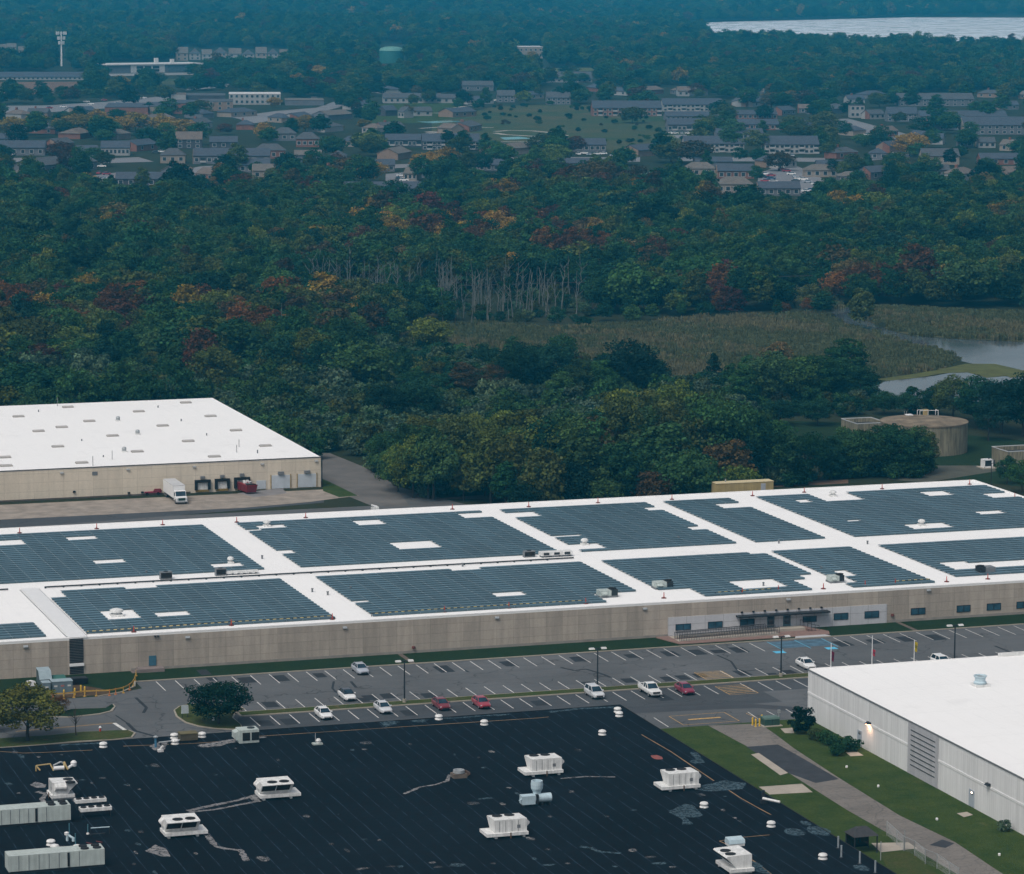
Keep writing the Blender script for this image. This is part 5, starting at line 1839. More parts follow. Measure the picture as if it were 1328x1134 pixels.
for (x, y), (u, v) in (((2.2, tr_ * .72), (4.2, tr_ * .72)), ((4.2, tr_ * .72), (6.4, tr_ * .66)), ((2.2, tr_ * .86), (4.2, tr_ * .86)), ((6.4, tr_ * .66), (6.4, tr_ * .8))):
    rl.bar((x, y, hT + 1.25), (u, v, hT + 1.25), .06)
rl.build('railing', TRIM_W, t)
MB().box(3.4, 4.4, tr_ * .74, tr_ * .82, hT + .2, hT + 1.4).build('gauge_box', mat('gauge_yellow', (.42, .32, .15), .7, .15, 2), t)
MB().box(-1.1, .3, tr_ * .66, tr_ * .8, hT + .35, hT + .55).build('hatch', TRIM_W, t)
ld = MB()
for s in (-.25, .25):
    ld.bar((s, tr_ * 1.02, 0), (s, tr_ * 1.02, hT + .9), .05)
ld.build('ladder', STEEL, t)


def pit(px, py, w, d, h, lab, post=True):
    p = G(px, py)
    t = thing('concrete_basin', lab, 'basin', p)
    MB().box(-w / 2, w / 2, 0, .4, 0, h).box(-w / 2, w / 2, d - .4, d, 0, h).box(-w / 2, -w / 2 + .4, .4, d - .4, 0, h).box(w / 2 - .4, w / 2, .4, d - .4, 0, h).build('wall', TANK, t)
    MB().box(-w / 2 + .4, w / 2 - .4, .4, d - .4, .1, h - .8).build('water', DARK, t)
    r = MB()
    for a, b in (((-w / 2, .1), (w / 2, .1)), ((w / 2, .1), (w / 2, d)), ((w / 2, d), (-w / 2, d)), ((-w / 2, d), (-w / 2, .1))):
        r.bar((a[0], a[1], h + .1), (b[0], b[1], h + .1), .1, n=4)
    r.build('rim', mat('pale_rim', (.38, .40, .42), .7, .1, 1), t)


pit(1131, 562, 7.5, 9, 2.2, 'low square basin with pale rim just left of the round tank')
pit(842, 532, 6.0, 9, 1.9, 'lone concrete basin with pale rim among the shrubs beyond the trees')
pit(1332, 606, 9, 8, 3.4, 'concrete basin cut by the right edge beside the tank lawn')
p = G(1280, 607)
t = thing('pump_box', 'small white framed pump box on the lawn right of the round tank', 'pump box', p)
MB().box(-1.7, 1.9, -1.6, 1.8, 0, .2).build('pad', CONCRETE, t)
fr_ = MB()
for x in (-1.0, .9):
    fr_.box(x - .14, x + .14, -.8, .8, .2, 1.9)
fr_.box(-1.0, .9, -.8, .8, 1.7, 1.92)
fr_.box(-1.0, .9, -.8, .8, .2, .42)
fr_.build('frame', TRIM_W, t)
MB().box(-.86, 1.5, -.6, 1.0, .42, 1.7).build('casing', DARK, t)
MB().bar((.4, 0, 1.9), (.4, 0, 2.3), .15).build('pipe', DARKER, t)
p = G(1177, 630)
t = thing('light_pole', 'thin dark pole rising behind the far back edge of the solar roof', 'pole', (G(1218, 625).x, 611, 0))
MB().bar((0, 0, 0), (0, 0, 7.4), .1, .07).build('pole', DARK, t)
MB().bar((0, 0, 7.3), (.9, 0, 7.5), .05).build('arm', DARK, t)

# ------------------------------------------------------------------ switchgear, bins and barrier at the left
CABM = mat('cabinet_bluegrey', (.13, .175, .20), .55, .12, 1.5)
CABT = mat('cabinet_top', (.27, .34, .37), .55, .12, 1.5)


def cabinet(px0, px1, py, h, d, lab, doors):
    a, b = G(px0, py), G(px1, py)
    t = thing('electric_cabinet', lab, 'cabinet', a)
    L = b.x - a.x
    MB().box(-.1, L + .1, -.1, d + .1, 0, .12).build('pad', CONCRETE, t)
    MB().box(0, L, 0, d, .12, h).build('casing', CABM, t)
    MB().box(-.05, L + .05, -.06, d + .05, h, h + .1).build('roof', CABT, t)
    for k in range(doors):
        x0, x1 = L * k / doors + .06, L * (k + 1) / doors - .06
        o = MB().box(x0, x1, -.04, 0, .25, h - .15).build('door', CABM, t)
        MB().box((x0 + x1) / 2 - .25, (x0 + x1) / 2 + .25, -.06, -.04, h * .62, h * .74).build('sign_plate', mat('plate_white', (.55, .55, .53), .6, .05, 1) if k != 1 else mat('plate_red', (.35, .12, .1), .6, .05, 1), o)


cabinet(55.5, 66.5, 903, 1.9, 1.6, 'narrow blue grey electric cabinet left of the wide one', 1)
cabinet(68, 96, 901.5, 1.9, 1.8, 'wide blue grey electric cabinet with three doors by the barrier', 3)
p = G(60, 888)
t = thing('green_dumpster', 'tall grey green skip with sloping top against the tan wall', 'skip', (p.x, p.y, 0))
MB().extrude_x([(-1.2, 0.1), (1.5, .1), (1.5, 2.3), (-.4, 2.1), (-1.2, 1.0)], -1.2, .6).build('hopper', mat('skip_green', (.07, .10, .105), .6, .2, 1), t)
MB().extrude_x([(-1.25, 1.02), (-.42, 2.14), (1.55, 2.34), (1.55, 2.4), (-.45, 2.2), (-1.3, 1.06)], -1.25, .65).build('lid', CABT, t)
MB().extrude_x([(-1.0, .1), (.9, .1), (.9, 1.2), (-1.0, 1.0)], .65, 2.9).build('side_bin', mat('bin_green', (.04, .13, .11), .6, .2, 1), t)
p = G(103, 887)
t = thing('black_skip', 'low black skip beneath the dark louvre bay', 'skip', (p.x, p.y, 0))
MB().hexa([(-1.9, -.7), (1.0, -.7), (1.0, .7), (-1.9, .7)], .05, [(-2.2, -.9), (1.2, -.9), (1.2, .9), (-2.2, .9)], .95).build('tub', DARKER, t)
MB().box(-2.0, 1.0, -.75, .75, .95, 1.0).build('lid', DARK, t)
p = G(41, 896)
t = thing('parked_cart', 'small white and black cart left of the grey skip', 'cart', (p.x, p.y, 0), R_(-60))
MB().box(-1.1, 1.1, -.6, .6, .3, .85).build('body', DARK, t)
MB().hexa([(-.9, -.55), (.6, -.55), (.6, .55), (-.9, .55)], .85, [(-.7, -.45), (.3, -.45), (.3, .45), (-.7, .45)], 1.45).build('canopy', UNIT_W, t)
for x in (-.7, .7):
    for s in (-1, 1):
        MB().bar((x, s * .5, .28), (x, s * .65, .28), .28, n=12).build('wheel', TYRE, t)
# barrier
bp = [(40, 901), (55, 906), (69, 907), (83, 906.5), (96, 905), (110, 903.5), (125, 903), (142, 902.5), (150, 901), (160, 899), (168, 895), (173, 890), (175.5, 884), (176.5, 877)]
q = [G(x, y) for x, y in bp]
t = thing('safety_barrier', 'orange and yellow safety barrier curving round the cabinets to the lawn', 'barrier', q[0])
tape = MB()
for i in range(len(q) - 1):
    a, b = q[i], q[i + 1]
    n = Vector((-(b.y - a.y), b.x - a.x, 0)).normalized() * .03
    for z0, z1, mi in ((.72, .92, 1),):
        vs = [(a.x - n.x, a.y - n.y, z0), (b.x - n.x, b.y - n.y, z0), (b.x + n.x, b.y + n.y, z0), (a.x + n.x, a.y + n.y, z0), (a.x - n.x, a.y - n.y, z1), (b.x - n.x, b.y - n.y, z1), (b.x + n.x, b.y + n.y, z1), (a.x + n.x, a.y + n.y, z1)]
        tape.add(vs, [(0, 3, 2, 1), (4, 5, 6, 7), (0, 1, 5, 4), (1, 2, 6, 5), (2, 3, 7, 6), (3, 0, 4, 7)], mi)
BAR_O, BAR_Y = mat('dull_orange', (.42, .15, .04), .7, .25, 3), mat('dull_yellow_tape', (.40, .24, .05), .7, .3, 2)
tape.build('tape', [BAR_O, BAR_Y], t, q[0])
for i, a in enumerate(q):
    MB().cyl(a.x, a.y, 0, 1.0, .09, .06, 8).cyl(a.x, a.y, 0, .12, .24, .2, 8).build('post', BAR_O if i in (2, 7, 8, 10) else BAR_Y, t, q[0])
for px, py, m_, lab in ((55, 898, YELLOW, 'yellow bollard at the left front of the narrow cabinet'), (58, 905, YELLOW, 'yellow bollard before the narrow cabinet'), (83, 904, YELLOW, 'yellow bollard before the wide cabinet'), (97, 902, YELLOW, 'yellow bollard at the right end of the wide cabinet'), (105, 898, YELLOW, 'yellow bollard right of the wide cabinet, farther back'), (110, 900, YELLOW, 'yellow bollard right of the wide cabinet, nearer')):
    p = G(px, py)
    tag(MB().lathe(0, 0, [(.13, 0), (.13, 1.0), (.06, 1.12), (0, 1.12)], 10).build('bollard', m_), lab, 'bollard', 'yellow bollards round the cabinets').location = p
p = G(240, 932)
t = thing('island_sign', 'white sign board standing on the left end of the tree island', 'sign', (p.x, p.y, .14))
for s in (-.4, .4):
    MB().bar((s, 0, 0), (s * .9, 0, 1.0), .05).build('post', DARK, t)
MB().hexa([(-.55, -.06), (.55, -.06), (.55, .06), (-.55, .06)], .6, [(-.5, -.03), (.5, -.03), (.5, .09), (-.5, .09)], 1.75).build('board', mat('sign_pale', (.42, .47, .50), .5, .08, 1), t)
p = G(276.5, 936)
tag(MB().lathe(0, 0, [(.2, 0), (.2, .35), (.12, .5), (0, .52)], 10).build('capped_pipe', UNIT_W), 'small white capped pipe on the tree island', 'pipe cap').location = (p.x, p.y, .14)
p = G(130, 950)
t = thing('fire_hydrant', 'small red and white hydrant on the grass verge at left', 'hydrant', (p.x, p.y, .15))
MB().lathe(0, 0, [(.16, 0), (.14, .5), (0, .5)], 10).build('barrel', RED, t)
MB().lathe(0, 0, [(.2, .5), (.18, .62), (.08, .75), (0, .76)], 10).build('bonnet', TRIM_W, t)
p = G(487, 658)
t = thing('roof_edge_unit', 'small white gear standing at the back of the solar roof by the road end', 'rooftop unit', (G(487, 661, RZ).x, G(487, 661, RZ).y, RZ))
MB().box(-.8, .6, -.3, .3, 0, .5).build('base', UNIT_W, t)
MB().bar((-.8, 0, .9), (.3, 0, .55), .16).build('arm', TRIM_W, t)

# ------------------------------------------------------------------ foliage prototypes
def crown_mesh(name, seed, rx, ry, z0, z1, lobes, per, size, droop=0.0, flat=1.0, top=0.0):
    """crown of leaf clumps: lobes spread through the crown volume, each carrying many small leaf faces on its outside"""
    r = np.random.RandomState(seed)
    V, F = [], []
    cz = (z0 + z1) / 2
    hz = (z1 - z0) / 2
    Pc = []
    ctr = []
    for i in range(lobes):
        for _ in range(40):
            u = r.normal(size=3)
            u /= np.linalg.norm(u)
            rad = r.uniform(.35, .92) ** .6
            c = u * rad
            if c[2] < -.75:
                continue
            if all(np.linalg.norm(c - q) > .30 for q in ctr) or _ > 30:
                break
        ctr.append(c)
    for c in ctr:
        taper = 1 - top * max(0, c[2])
        P = np.array([c[0] * rx * taper, c[1] * ry * taper, cz + c[2] * hz])
        lr = r.uniform(.22, .40) * (rx + ry) / 2
        n = int(per * r.uniform(.7, 1.3) * (lr / (.3 * rx)) ** 1.4)
        d = r.normal(size=(n, 3))
        d[:, 2] += .25
        d /= np.linalg.norm(d, axis=1)[:, None]
        pos = P + d * np.array([1.15, 1.15, .72]) * lr * r.uniform(.55, 1.05, size=(n, 1))
        nor = d + r.normal(size=(n, 3)) * .55
        nor[:, 2] += .25
        nor /= np.linalg.norm(nor, axis=1)[:, None]
        a = np.cross(nor, r.normal(size=(n, 3)))
        a /= np.linalg.norm(a, axis=1)[:, None] + 1e-9
        b = np.cross(nor, a)
        s = size * r.uniform(.55, 1.35, size=(n, 1))
        k = r.uniform(.55, 1.0, size=(n, 1))
        q = np.stack([pos - a * s, pos - b * s * k, pos + a * s * r.uniform(.7, 1.1, size=(n, 1)), pos + b * s * k], 1)
        Pc.append(q)
    Q = np.concatenate(Pc).reshape(-1, 3)
    Q[:, 2] = np.maximum(Q[:, 2], .15)
    nf = len(Q) // 4
    me = bpy.data.meshes.new(name)
    me.vertices.add(len(Q))
    me.vertices.foreach_set('co', Q.astype(np.float32).ravel())
    me.loops.add(nf * 4)
    me.loops.foreach_set('vertex_index', np.arange(nf * 4, dtype=np.int32))
    me.polygons.add(nf)
    me.polygons.foreach_set('loop_start', np.arange(0, nf * 4, 4, dtype=np.int32))
    me.polygons.foreach_set('loop_total', np.full(nf, 4, dtype=np.int32))
    me.materials.append(LEAF)
    me.update()
    me.validate()
    return me


CROWNS = [crown_mesh('crown_round', 1, 5.0, 5.0, 2.2, 12.5, 46, 62, .36),
          crown_mesh('crown_broad', 2, 5.8, 5.4, 2.6, 11.5, 50, 60, .37),
          crown_mesh('crown_tall', 3, 4.4, 4.6, 2.4, 14.0, 46, 62, .36, top=.25),
          crown_mesh('crown_loose', 4, 5.2, 4.8, 3.0, 13.0, 34, 55, .36),
          crown_mesh('crown_ragged', 5, 4.8, 5.4, 2.0, 12.0, 40, 60, .38, top=.15),
          crown_mesh('crown_cone', 6, 3.2, 3.2, 1.0, 13.5, 44, 50, .33, top=.75)]
FINE = [crown_mesh('crown_round_fine', 1, 5.0, 5.0, 2.2, 12.5, 46, 150, .235), crown_mesh('crown_broad_fine', 2, 5.8, 5.4, 2.6, 11.5, 50, 145, .24), crown_mesh('crown_tall_fine', 3, 4.4, 4.6, 2.4, 14.0, 46, 150, .235, top=.25),
        crown_mesh('crown_loose_fine', 4, 5.2, 4.8, 3.0, 13.0, 34, 130, .235), crown_mesh('crown_ragged_fine', 5, 4.8, 5.4, 2.0, 12.0, 40, 145, .24, top=.15), crown_mesh('crown_cone_fine', 6, 3.2, 3.2, 1.0, 13.5, 44, 110, .22, top=.75)]
SHRUBS = [crown_mesh('shrub_dome', 11, 2.7, 2.6, .1, 4.2, 26, 44, .26), crown_mesh('shrub_wide', 12, 3.2, 2.7, .1, 3.6, 26, 46, .27), crown_mesh('shrub_tall', 13, 2.2, 2.4, .1, 5.0, 26, 44, .26)]


def trunk_mesh(name, seed, h, r0, limbs, m, spread=2.6, twigs=0):
    r = random.Random(seed)
    b = MB()
    pts = [Vector((0, 0, -.2))]
    for k in range(1, 5):
        pts.append(Vector((r.uniform(-.12, .12) * k, r.uniform(-.12, .12) * k, h * k / 4)))
    for k in range(4):
        b.bar(pts[k], pts[k + 1], r0 * (1 - .18 * k), r0 * (1 - .18 * (k + 1)), 7)
    for i in range(limbs):
        t_ = r.uniform(.35, .98)
        k = min(3, int(t_ * 4))
        s = pts[k].lerp(pts[k + 1], t_ * 4 - k)
        a = r.uniform(0, 6.283)
        L = spread * r.uniform(.6, 1.2)
        e = s + Vector((math.cos(a) * L, math.sin(a) * L, L * r.uniform(.6, 1.4)))
        b.bar(s, e, r0 * .42, r0 * .14, 5)
        for j in range(twigs):
            s2 = s.lerp(e, r.uniform(.3, .95))
            a2 = a + r.uniform(-1, 1)
            L2 = L * r.uniform(.25, .6)
            b.bar(s2, s2 + Vector((math.cos(a2) * L2, math.sin(a2) * L2, L2 * r.uniform(.5, 1.5))), r0 * .16, r0 * .05, 4)
    o = b.build(name, m)
    me = o.data
    bpy.data.objects.remove(o)
    return me


TRUNK = [trunk_mesh('trunk', 1, 7.5, .30, 7, BARK), trunk_mesh('trunk_b', 2, 7.0, .26, 8, BARK)]
DEAD = [trunk_mesh('dead_tree_a', 21, 11.0, .25, 5, BARK_G, 1.6, 1), trunk_mesh('dead_tree_b', 22, 9.0, .22, 4, BARK_G, 1.7, 1), trunk_mesh('dead_tree_c', 23, 12.5, .19, 3, BARK_G, 1.3, 0), trunk_mesh('dead_tree_d', 24, 7.5, .16, 6, BARK_G, 2.2, 1)]

PAL = {'dark green': (.018, .052, .024), 'deep green': (.013, .036, .022), 'green': (.030, .072, .024), 'mid green': (.042, .084, .028), 'olive': (.062, .080, .024), 'yellow green': (.086, .112, .024), 'yellowing': (.088, .098, .022),
       'grey green': (.074, .116, .066), 'golden': (.20, .135, .026), 'orange': (.115, .052, .016), 'russet': (.075, .036, .018), 'red': (.066, .026, .018), 'brown': (.058, .042, .020), 'tan': (.10, .075, .03)}


def tint(kind, r=.34):
    c = PAL[kind]
    f = random.uniform(1 - r, 1 + r)
    return (c[0] * f * random.uniform(.9, 1.1), c[1] * f, c[2] * f * random.uniform(.85, 1.15), 1.0)


def tree(px, py, kind, size=1.0, shape=None, label=None, group=None, name='broadleaf_tree', hz=1.0, world=None, cat='tree'):
    p = Vector(world) if world else G(px, py)
    t = thing(name, label, cat, p, random.uniform(0, 6.28), group)
    t['kind_of'] = kind
    i = random.randrange(5) if shape is None else shape
    c = bpy.data.objects.new('crown', FINE[i] if p.y < 900 else CROWNS[i])
    C.objects.link(c)
    c.parent = t
    c.scale = (size * random.uniform(.92, 1.1), size * random.uniform(.92, 1.1), size * hz)
    c['tint'] = tint(kind)
    k = bpy.data.objects.new('trunk', TRUNK[i % 2])
    C.objects.link(k)
    k.parent = t
    k.scale = (size, size, size * hz)
    return t


def shrub(px, py, kind, size=1.0, label=None, group=None, shape=None, world=None):
    p = Vector(world) if world else G(px, py)
    o = bpy.data.objects.new('shrub', SHRUBS[random.randrange(3) if shape is None else shape])
    C.objects.link(o)
    o.location = p
    o.rotation_euler = (0, 0, random.uniform(0, 6.28))
    o.scale = (size, size, size * random.uniform(.85, 1.1))
    o['tint'] = tint(kind)
    return tag(o, label, 'shrub', group)


# car park trees and planting by the white building
tree(284, 940, 'deep green', .84, 1, 'round dark green tree on the kerbed island in the car park', hz=.62)
tree(36, 962, 'yellowing', .98, 4, 'yellowing green tree on the verge at the left picture edge', hz=.68)
tree(-8, 950, 'golden', .42, 3, 'small golden tree behind the yellowing tree at the left edge', hz=.7)
tree(78, 925, 'orange', .30, 3, 'small orange leaved tree beside the bare tree at left', hz=.6)
p = G(99, 955)
o = bpy.data.objects.new('bare_tree', trunk_mesh('bare_tree', 31, 3.6, .11, 11, BARK, 1.5, 3))
C.objects.link(o)
o.location = p
tag(o, 'small bare brown tree on the verge near the striped stop bar', 'tree')
shrub(1041, 951, 'deep green', .82, 'tall round dark bush at the near corner of the white building', shape=2)
shrub(1073, 965, 'green', .55, 'low spreading bush second from the white building corner', shape=1)
shrub(1058, 960, 'olive', .45, 'yellowish low bush right of the tall round bush', shape=1)
shrub(1096, 974, 'dark green', .68, 'wide dark bush before the first pale door of the white building', shape=1)
shrub(1086, 980, 'dark green', .45, 'low dark bush in front of the wide dark bush', shape=0)
shrub(1302, 1078, 'grey green', .35, 'tiny grey bush at the wall base far right', shape=0)

# ------------------------------------------------------------------ the tree belt right behind the solar roof
belt_group = 'trees of the belt behind the solar roof'
BELT = [(497, 622, 'green', .72), (516, 638, 'mid green', .85), (536, 646, 'yellow green', 1.0), (562, 648, 'mid green', 1.15), (596, 642, 'olive', 1.15), (630, 643, 'yellow green', 1.2), (662, 640, 'mid green', 1.2), (698, 640, 'yellow green', 1.2), (735, 638, 'mid green', 1.15), (770, 636, 'green', 1.2), (806, 634, 'olive', 1.3), (842, 632, 'mid green', 1.38), (878, 630, 'olive', 1.4), (914, 628, 'mid green', 1.38), (950, 628, 'green', 1.25), (984, 627, 'dark green', 1.1), (1014, 627, 'green', .95), (1044, 626, 'dark green', .85),
        (526, 622, 'mid green', .8), (548, 618, 'yellow green', .95), (584, 616, 'olive', 1.0), (618, 612, 'yellow green', 1.05), (652, 614, 'yellow green', 1.0), (690, 612, 'olive', 1.0), (726, 612, 'mid green', 1.0), (766, 610, 'mid green', 1.05), (802, 606, 'yellow green', 1.15), (838, 602, 'olive', 1.25), (874, 600, 'yellow green', 1.25), (910, 600, 'olive', 1.2), (946, 604, 'mid green', 1.1), (980, 608, 'green', 1.0), (1010, 612, 'green', .85),
        (1078, 622, 'dark green', .72), (1098, 618, 'green', .82), (1126, 618, 'green', .88), (1156, 618, 'dark green', .88), (1184, 617, 'green', .8), (1110, 606, 'mid green', .62), (1142, 606, 'green', .66), (1200, 612, 'olive', .6), (1325, 640, 'green', .55), (1306, 628, 'dark green', .45)]
for px, py, kd, s in BELT:
    where = 'left of the tan trailer' if px < 925 else 'behind the tan trailer' if px < 1020 else 'before the round tank' if px < 1200 else 'by the tank lawn'
    row = 'belt front row' if py > 613 or px > 1060 else 'belt back row'
    tree(px, py, kd, s, None, kd + ' tree, ' + row + ', ' + where, belt_group, hz=random.uniform(.92, 1.08))
big = [(500, 560, 'deep green', .95, .9, 'bushy dark green tree beyond the cream warehouse corner'), (540, 552, 'dark green', 1.05, .85, 'dark green tree at the near left edge of the marsh'), (600, 520, 'brown', .95, .72, 'brownish tree on the near edge of the marsh'), (640, 514, 'brown', .8, .75, 'smaller brownish tree at the near edge of the marsh'), (676, 512, 'deep green', 1.2, .88, 'big dark tree on the near marsh edge left of the wider one'), (714, 512, 'deep green', 1.3, .84, 'wide dark tree on the near marsh edge, centre of three'),
       (750, 532, 'mid green', .95, .95, 'brighter green tree below the dark marsh edge trees'), (812, 522, 'deep green', 1.42, .82, 'biggest dark round tree on the near marsh edge'), (838, 520, 'deep green', 1.1, .85, 'dark tree touching the biggest round tree on its right'), (780, 530, 'green', .9, .95, 'green tree between the dark marsh edge trees'), (728, 536, 'green', .8, .9, 'small green tree left of the brighter green one'),
       (925, 498, 'deep green', .55, 1.1, 'thin pointed dark tree before the reed bed'), (965, 530, 'green', .9, .85, 'leafy tree left of the clump before the reed bed'), (995, 528, 'mid green', 1.15, .9, 'largest leafy tree of the clump before the reed bed'), (1030, 527, 'mid green', 1.15, .9, 'right hand leafy tree of the clump before the reed bed'), (1062, 526, 'green', 1.1, .88, 'green tree between the leafy clump and the dark tree'), (1090, 524, 'dark green', 1.0, .82, 'dark tree at the right end of the clump before the reeds'), (1116, 526, 'dark green', .9, .85, 'dark tree beside the pale pond'),
       (1146, 538, 'dark green', .62, .75, 'low dark tree below the pale pond'), (1175, 538, 'dark green', .62, .7, 'low dark tree below the pond, behind the round tank'), (1212, 540, 'dark green', .75, .8, 'dark tree right behind the round tank'), (1236, 548, 'olive', .98, .92, 'olive tree standing in front of the pond at right'), (1268, 556, 'dark green', 1.05, .9, 'dark tree right of the olive tree before the pond'), (1300, 562, 'deep green', 1.1, .95, 'tall dark tree at the right before the water'), (1326, 566, 'deep green', 1.15, .98, 'tall dark tree cut by the right picture edge'), (1282, 572, 'deep green', .8, .9, 'short dark tree beside the tank lawn'),
       (1010, 552, 'dark green', .7, .7, 'low dark tree below the leafy clump'), (1060, 552, 'dark green', .7, .7, 'low dark tree right below the leafy clump')]
for px, py, kd, s, hz_, lab in big:
    tree(px, py, kd, s, 5 if 'pointed' in lab else random.choice((0, 1)) if s > 1 else None, lab, 'big trees round the marsh', hz=hz_)

# ------------------------------------------------------------------ water and marsh
RIVER_POLY = [(1082, 396), (1100, 399), (1106, 408), (1128, 418), (1152, 428), (1182, 436), (1240, 440), (1328, 444), (1420, 446), (1420, 500), (1328, 486), (1300, 478), (1270, 474), (1244, 468), (1230, 458), (1184, 448), (1144, 437), (1114, 427), (1090, 417), (1078, 404)]
POND_POLY = [(1122, 512), (1136, 500), (1150, 494), (1182, 491), (1210, 488), (1236, 483), (1262, 481), (1300, 488), (1420, 498), (1420, 560), (1328, 540), (1240, 520), (1180, 516)]
sheet('river', gpoly(RIVER_POLY, .05), RIVER)
sheet('pond', gpoly(POND_POLY, .055), RIVER)
ALG = mat('water_weed', (.075, .085, .020), .8, .35, .25)
sheet('weed_bank', gpoly([(1135, 492), (1180, 486), (1225, 478), (1252, 472), (1290, 472), (1325, 480), (1312, 487), (1280, 490), (1255, 483), (1225, 484), (1190, 490), (1150, 494)], .09), ALG)
sheet('weed_patch', gpoly([(1300, 484), (1330, 480), (1340, 486), (1310, 490)], .08), ALG)

MARSH = [[(520, 430), (580, 424), (640, 420), (700, 428), (780, 424), (860, 420), (930, 416), (1000, 412), (1060, 410), (1088, 418), (1112, 428), (1142, 438), (1182, 449), (1228, 459), (1241, 468), (1225, 478), (1180, 485), (1135, 491), (1090, 492), (1020, 494), (960, 492), (900, 500), (860, 505), (840, 480), (760, 478), (700, 470), (640, 466), (560, 456), (525, 445)],
         [(1108, 402), (1150, 398), (1230, 402), (1330, 408), (1420, 410), (1420, 445.5), (1328, 443.5), (1240, 439.5), (1182, 435.5), (1152, 427.5), (1128, 417.5)],
         [(950, 372), (1040, 376), (1080, 390), (1096, 400), (1070, 404), (1000, 395)]]


def sampler(poly, sp, jit=.42):
    q = [G(*p) for p in poly]
    x0, x1 = min(p.x for p in q), max(p.x for p in q)
    y0, y1 = min(p.y for p in q), max(p.y for p in q)
    P2 = [(p.x, p.y) for p in q]
    out = []
    y = y0
    while y < y1:
        x = x0
        while x < x1:
            xx, yy = x + random.uniform(-jit, jit) * sp, y + random.uniform(-jit, jit) * sp
            if inpoly(xx, yy, P2):
                out.append((xx, yy))
            x += sp
        y += sp
    return out


def scatter(name, pts, protos, m, label=None, cat=None):
    """one 'stuff' object: instances of prototype meshes on points; pts rows: (x, y, z, scale xy, scale z, rot, proto, tint)"""
    n = len(pts)
    me = bpy.data.meshes.new(name)
    me.from_pydata([p[:3] for p in pts], [], [])
    for an, ty, dat in (('tint', 'FLOAT_COLOR', [c for p in pts for c in p[7]]), ('scl', 'FLOAT_VECTOR', [c for p in pts for c in (p[3], p[3], p[4])]), ('rot', 'FLOAT_VECTOR', [c for p in pts for c in (0, 0, p[5])])):
        a = me.attributes.new(an, ty, 'POINT')
        a.data.foreach_set('color' if ty == 'FLOAT_COLOR' else 'vector', dat)
    a = me.attributes.new('pid', 'INT', 'POINT')
    a.data.foreach_set('value', [p[6] for p in pts])
    o = bpy.data.objects.new(name, me)
    C.objects.link(o)
    ng = bpy.data.node_groups.new(name, 'GeometryNodeTree')
    ng.interface.new_socket('Geometry', in_out='INPUT', socket_type='NodeSocketGeometry')
    ng.interface.new_socket('Geometry', in_out='OUTPUT', socket_type='NodeSocketGeometry')
    gi, go = ng.nodes.new('NodeGroupInput'), ng.nodes.new('NodeGroupOutput')
    iop = ng.nodes.new('GeometryNodeInstanceOnPoints')
    jn = ng.nodes.new('GeometryNodeJoinGeometry')
    for q in reversed(protos):
        oi = ng.nodes.new('GeometryNodeObjectInfo')
        oi.inputs['Object'].default_value = q
        oi.inputs['As Instance'].default_value = True
        ng.links.new(oi.outputs['Geometry'], jn.inputs[0])
    iop.inputs['Pick Instance'].default_value = True

    def na(an, ty):
        x = ng.nodes.new('GeometryNodeInputNamedAttribute')
        x.data_type = ty
        x.inputs['Name'].default_value = an
        return x.outputs['Attribute']
    e2r = ng.nodes.new('FunctionNodeEulerToRotation')
    ng.links.new(na('rot', 'FLOAT_VECTOR'), e2r.inputs[0])
    ng.links.new(gi.outputs[0], iop.inputs['Points'])
    ng.links.new(jn.outputs[0], iop.inputs['Instance'])
    ng.links.new(na('pid', 'INT'), iop.inputs['Instance Index'])
    ng.links.new(e2r.outputs[0], iop.inputs['Rotation'])
    ng.links.new(na('scl', 'FLOAT_VECTOR'), iop.inputs['Scale'])
    ng.links.new(iop.outputs[0], go.inputs[0])
    md = o.modifiers.new('scatter', 'NODES')
    md.node_group = ng
    o['kind'] = 'stuff'
    if label:
        o['label'] = label
        o['category'] = cat
    return o


def proto_objs(meshes):
    out = []
    for me in meshes:
        o = bpy.data.objects.new(me.name + '_source', me)   # data only: never linked to the scene
        out.append(o)
    return out


TREE_SRC = proto_objs(CROWNS)
SHRUB_SRC = proto_objs(SHRUBS)


def reed_mesh(name, seed):
    r = np.random.RandomState(seed)
    b = MB()
    for i in range(70):
        x, y = r.uniform(-1.3, 1.3, 2)
        h = r.uniform(1.1, 2.2)
        a = r.uniform(0, 6.28)
        w = r.uniform(.05, .12)
        dx, dy = math.cos(a) * w, math.sin(a) * w
        lx, ly = r.uniform(-.35, .35, 2)
        b.add([(x - dx, y - dy, 0), (x + dx, y + dy, 0), (x + dx * .7 + lx * .6, y + dy * .7 + ly * .6, h * .7), (x - dx * .7 + lx * .6, y - dy * .7 + ly * .6, h * .7)], [(0, 1, 2, 3)])
        b.add([(x - dx * 2 + lx * .6, y - dy * 2 + ly * .6, h * .62), (x + dx * 2 + lx * .6, y + dy * 2 + ly * .6, h * .62), (x + dx + lx, y + dy + ly, h), (x - dx + lx, y - dy + ly, h)], [(0, 1, 2, 3)])
    o = b.build(name, REED)
    me = o.data
    bpy.data.objects.remove(o)
    return me


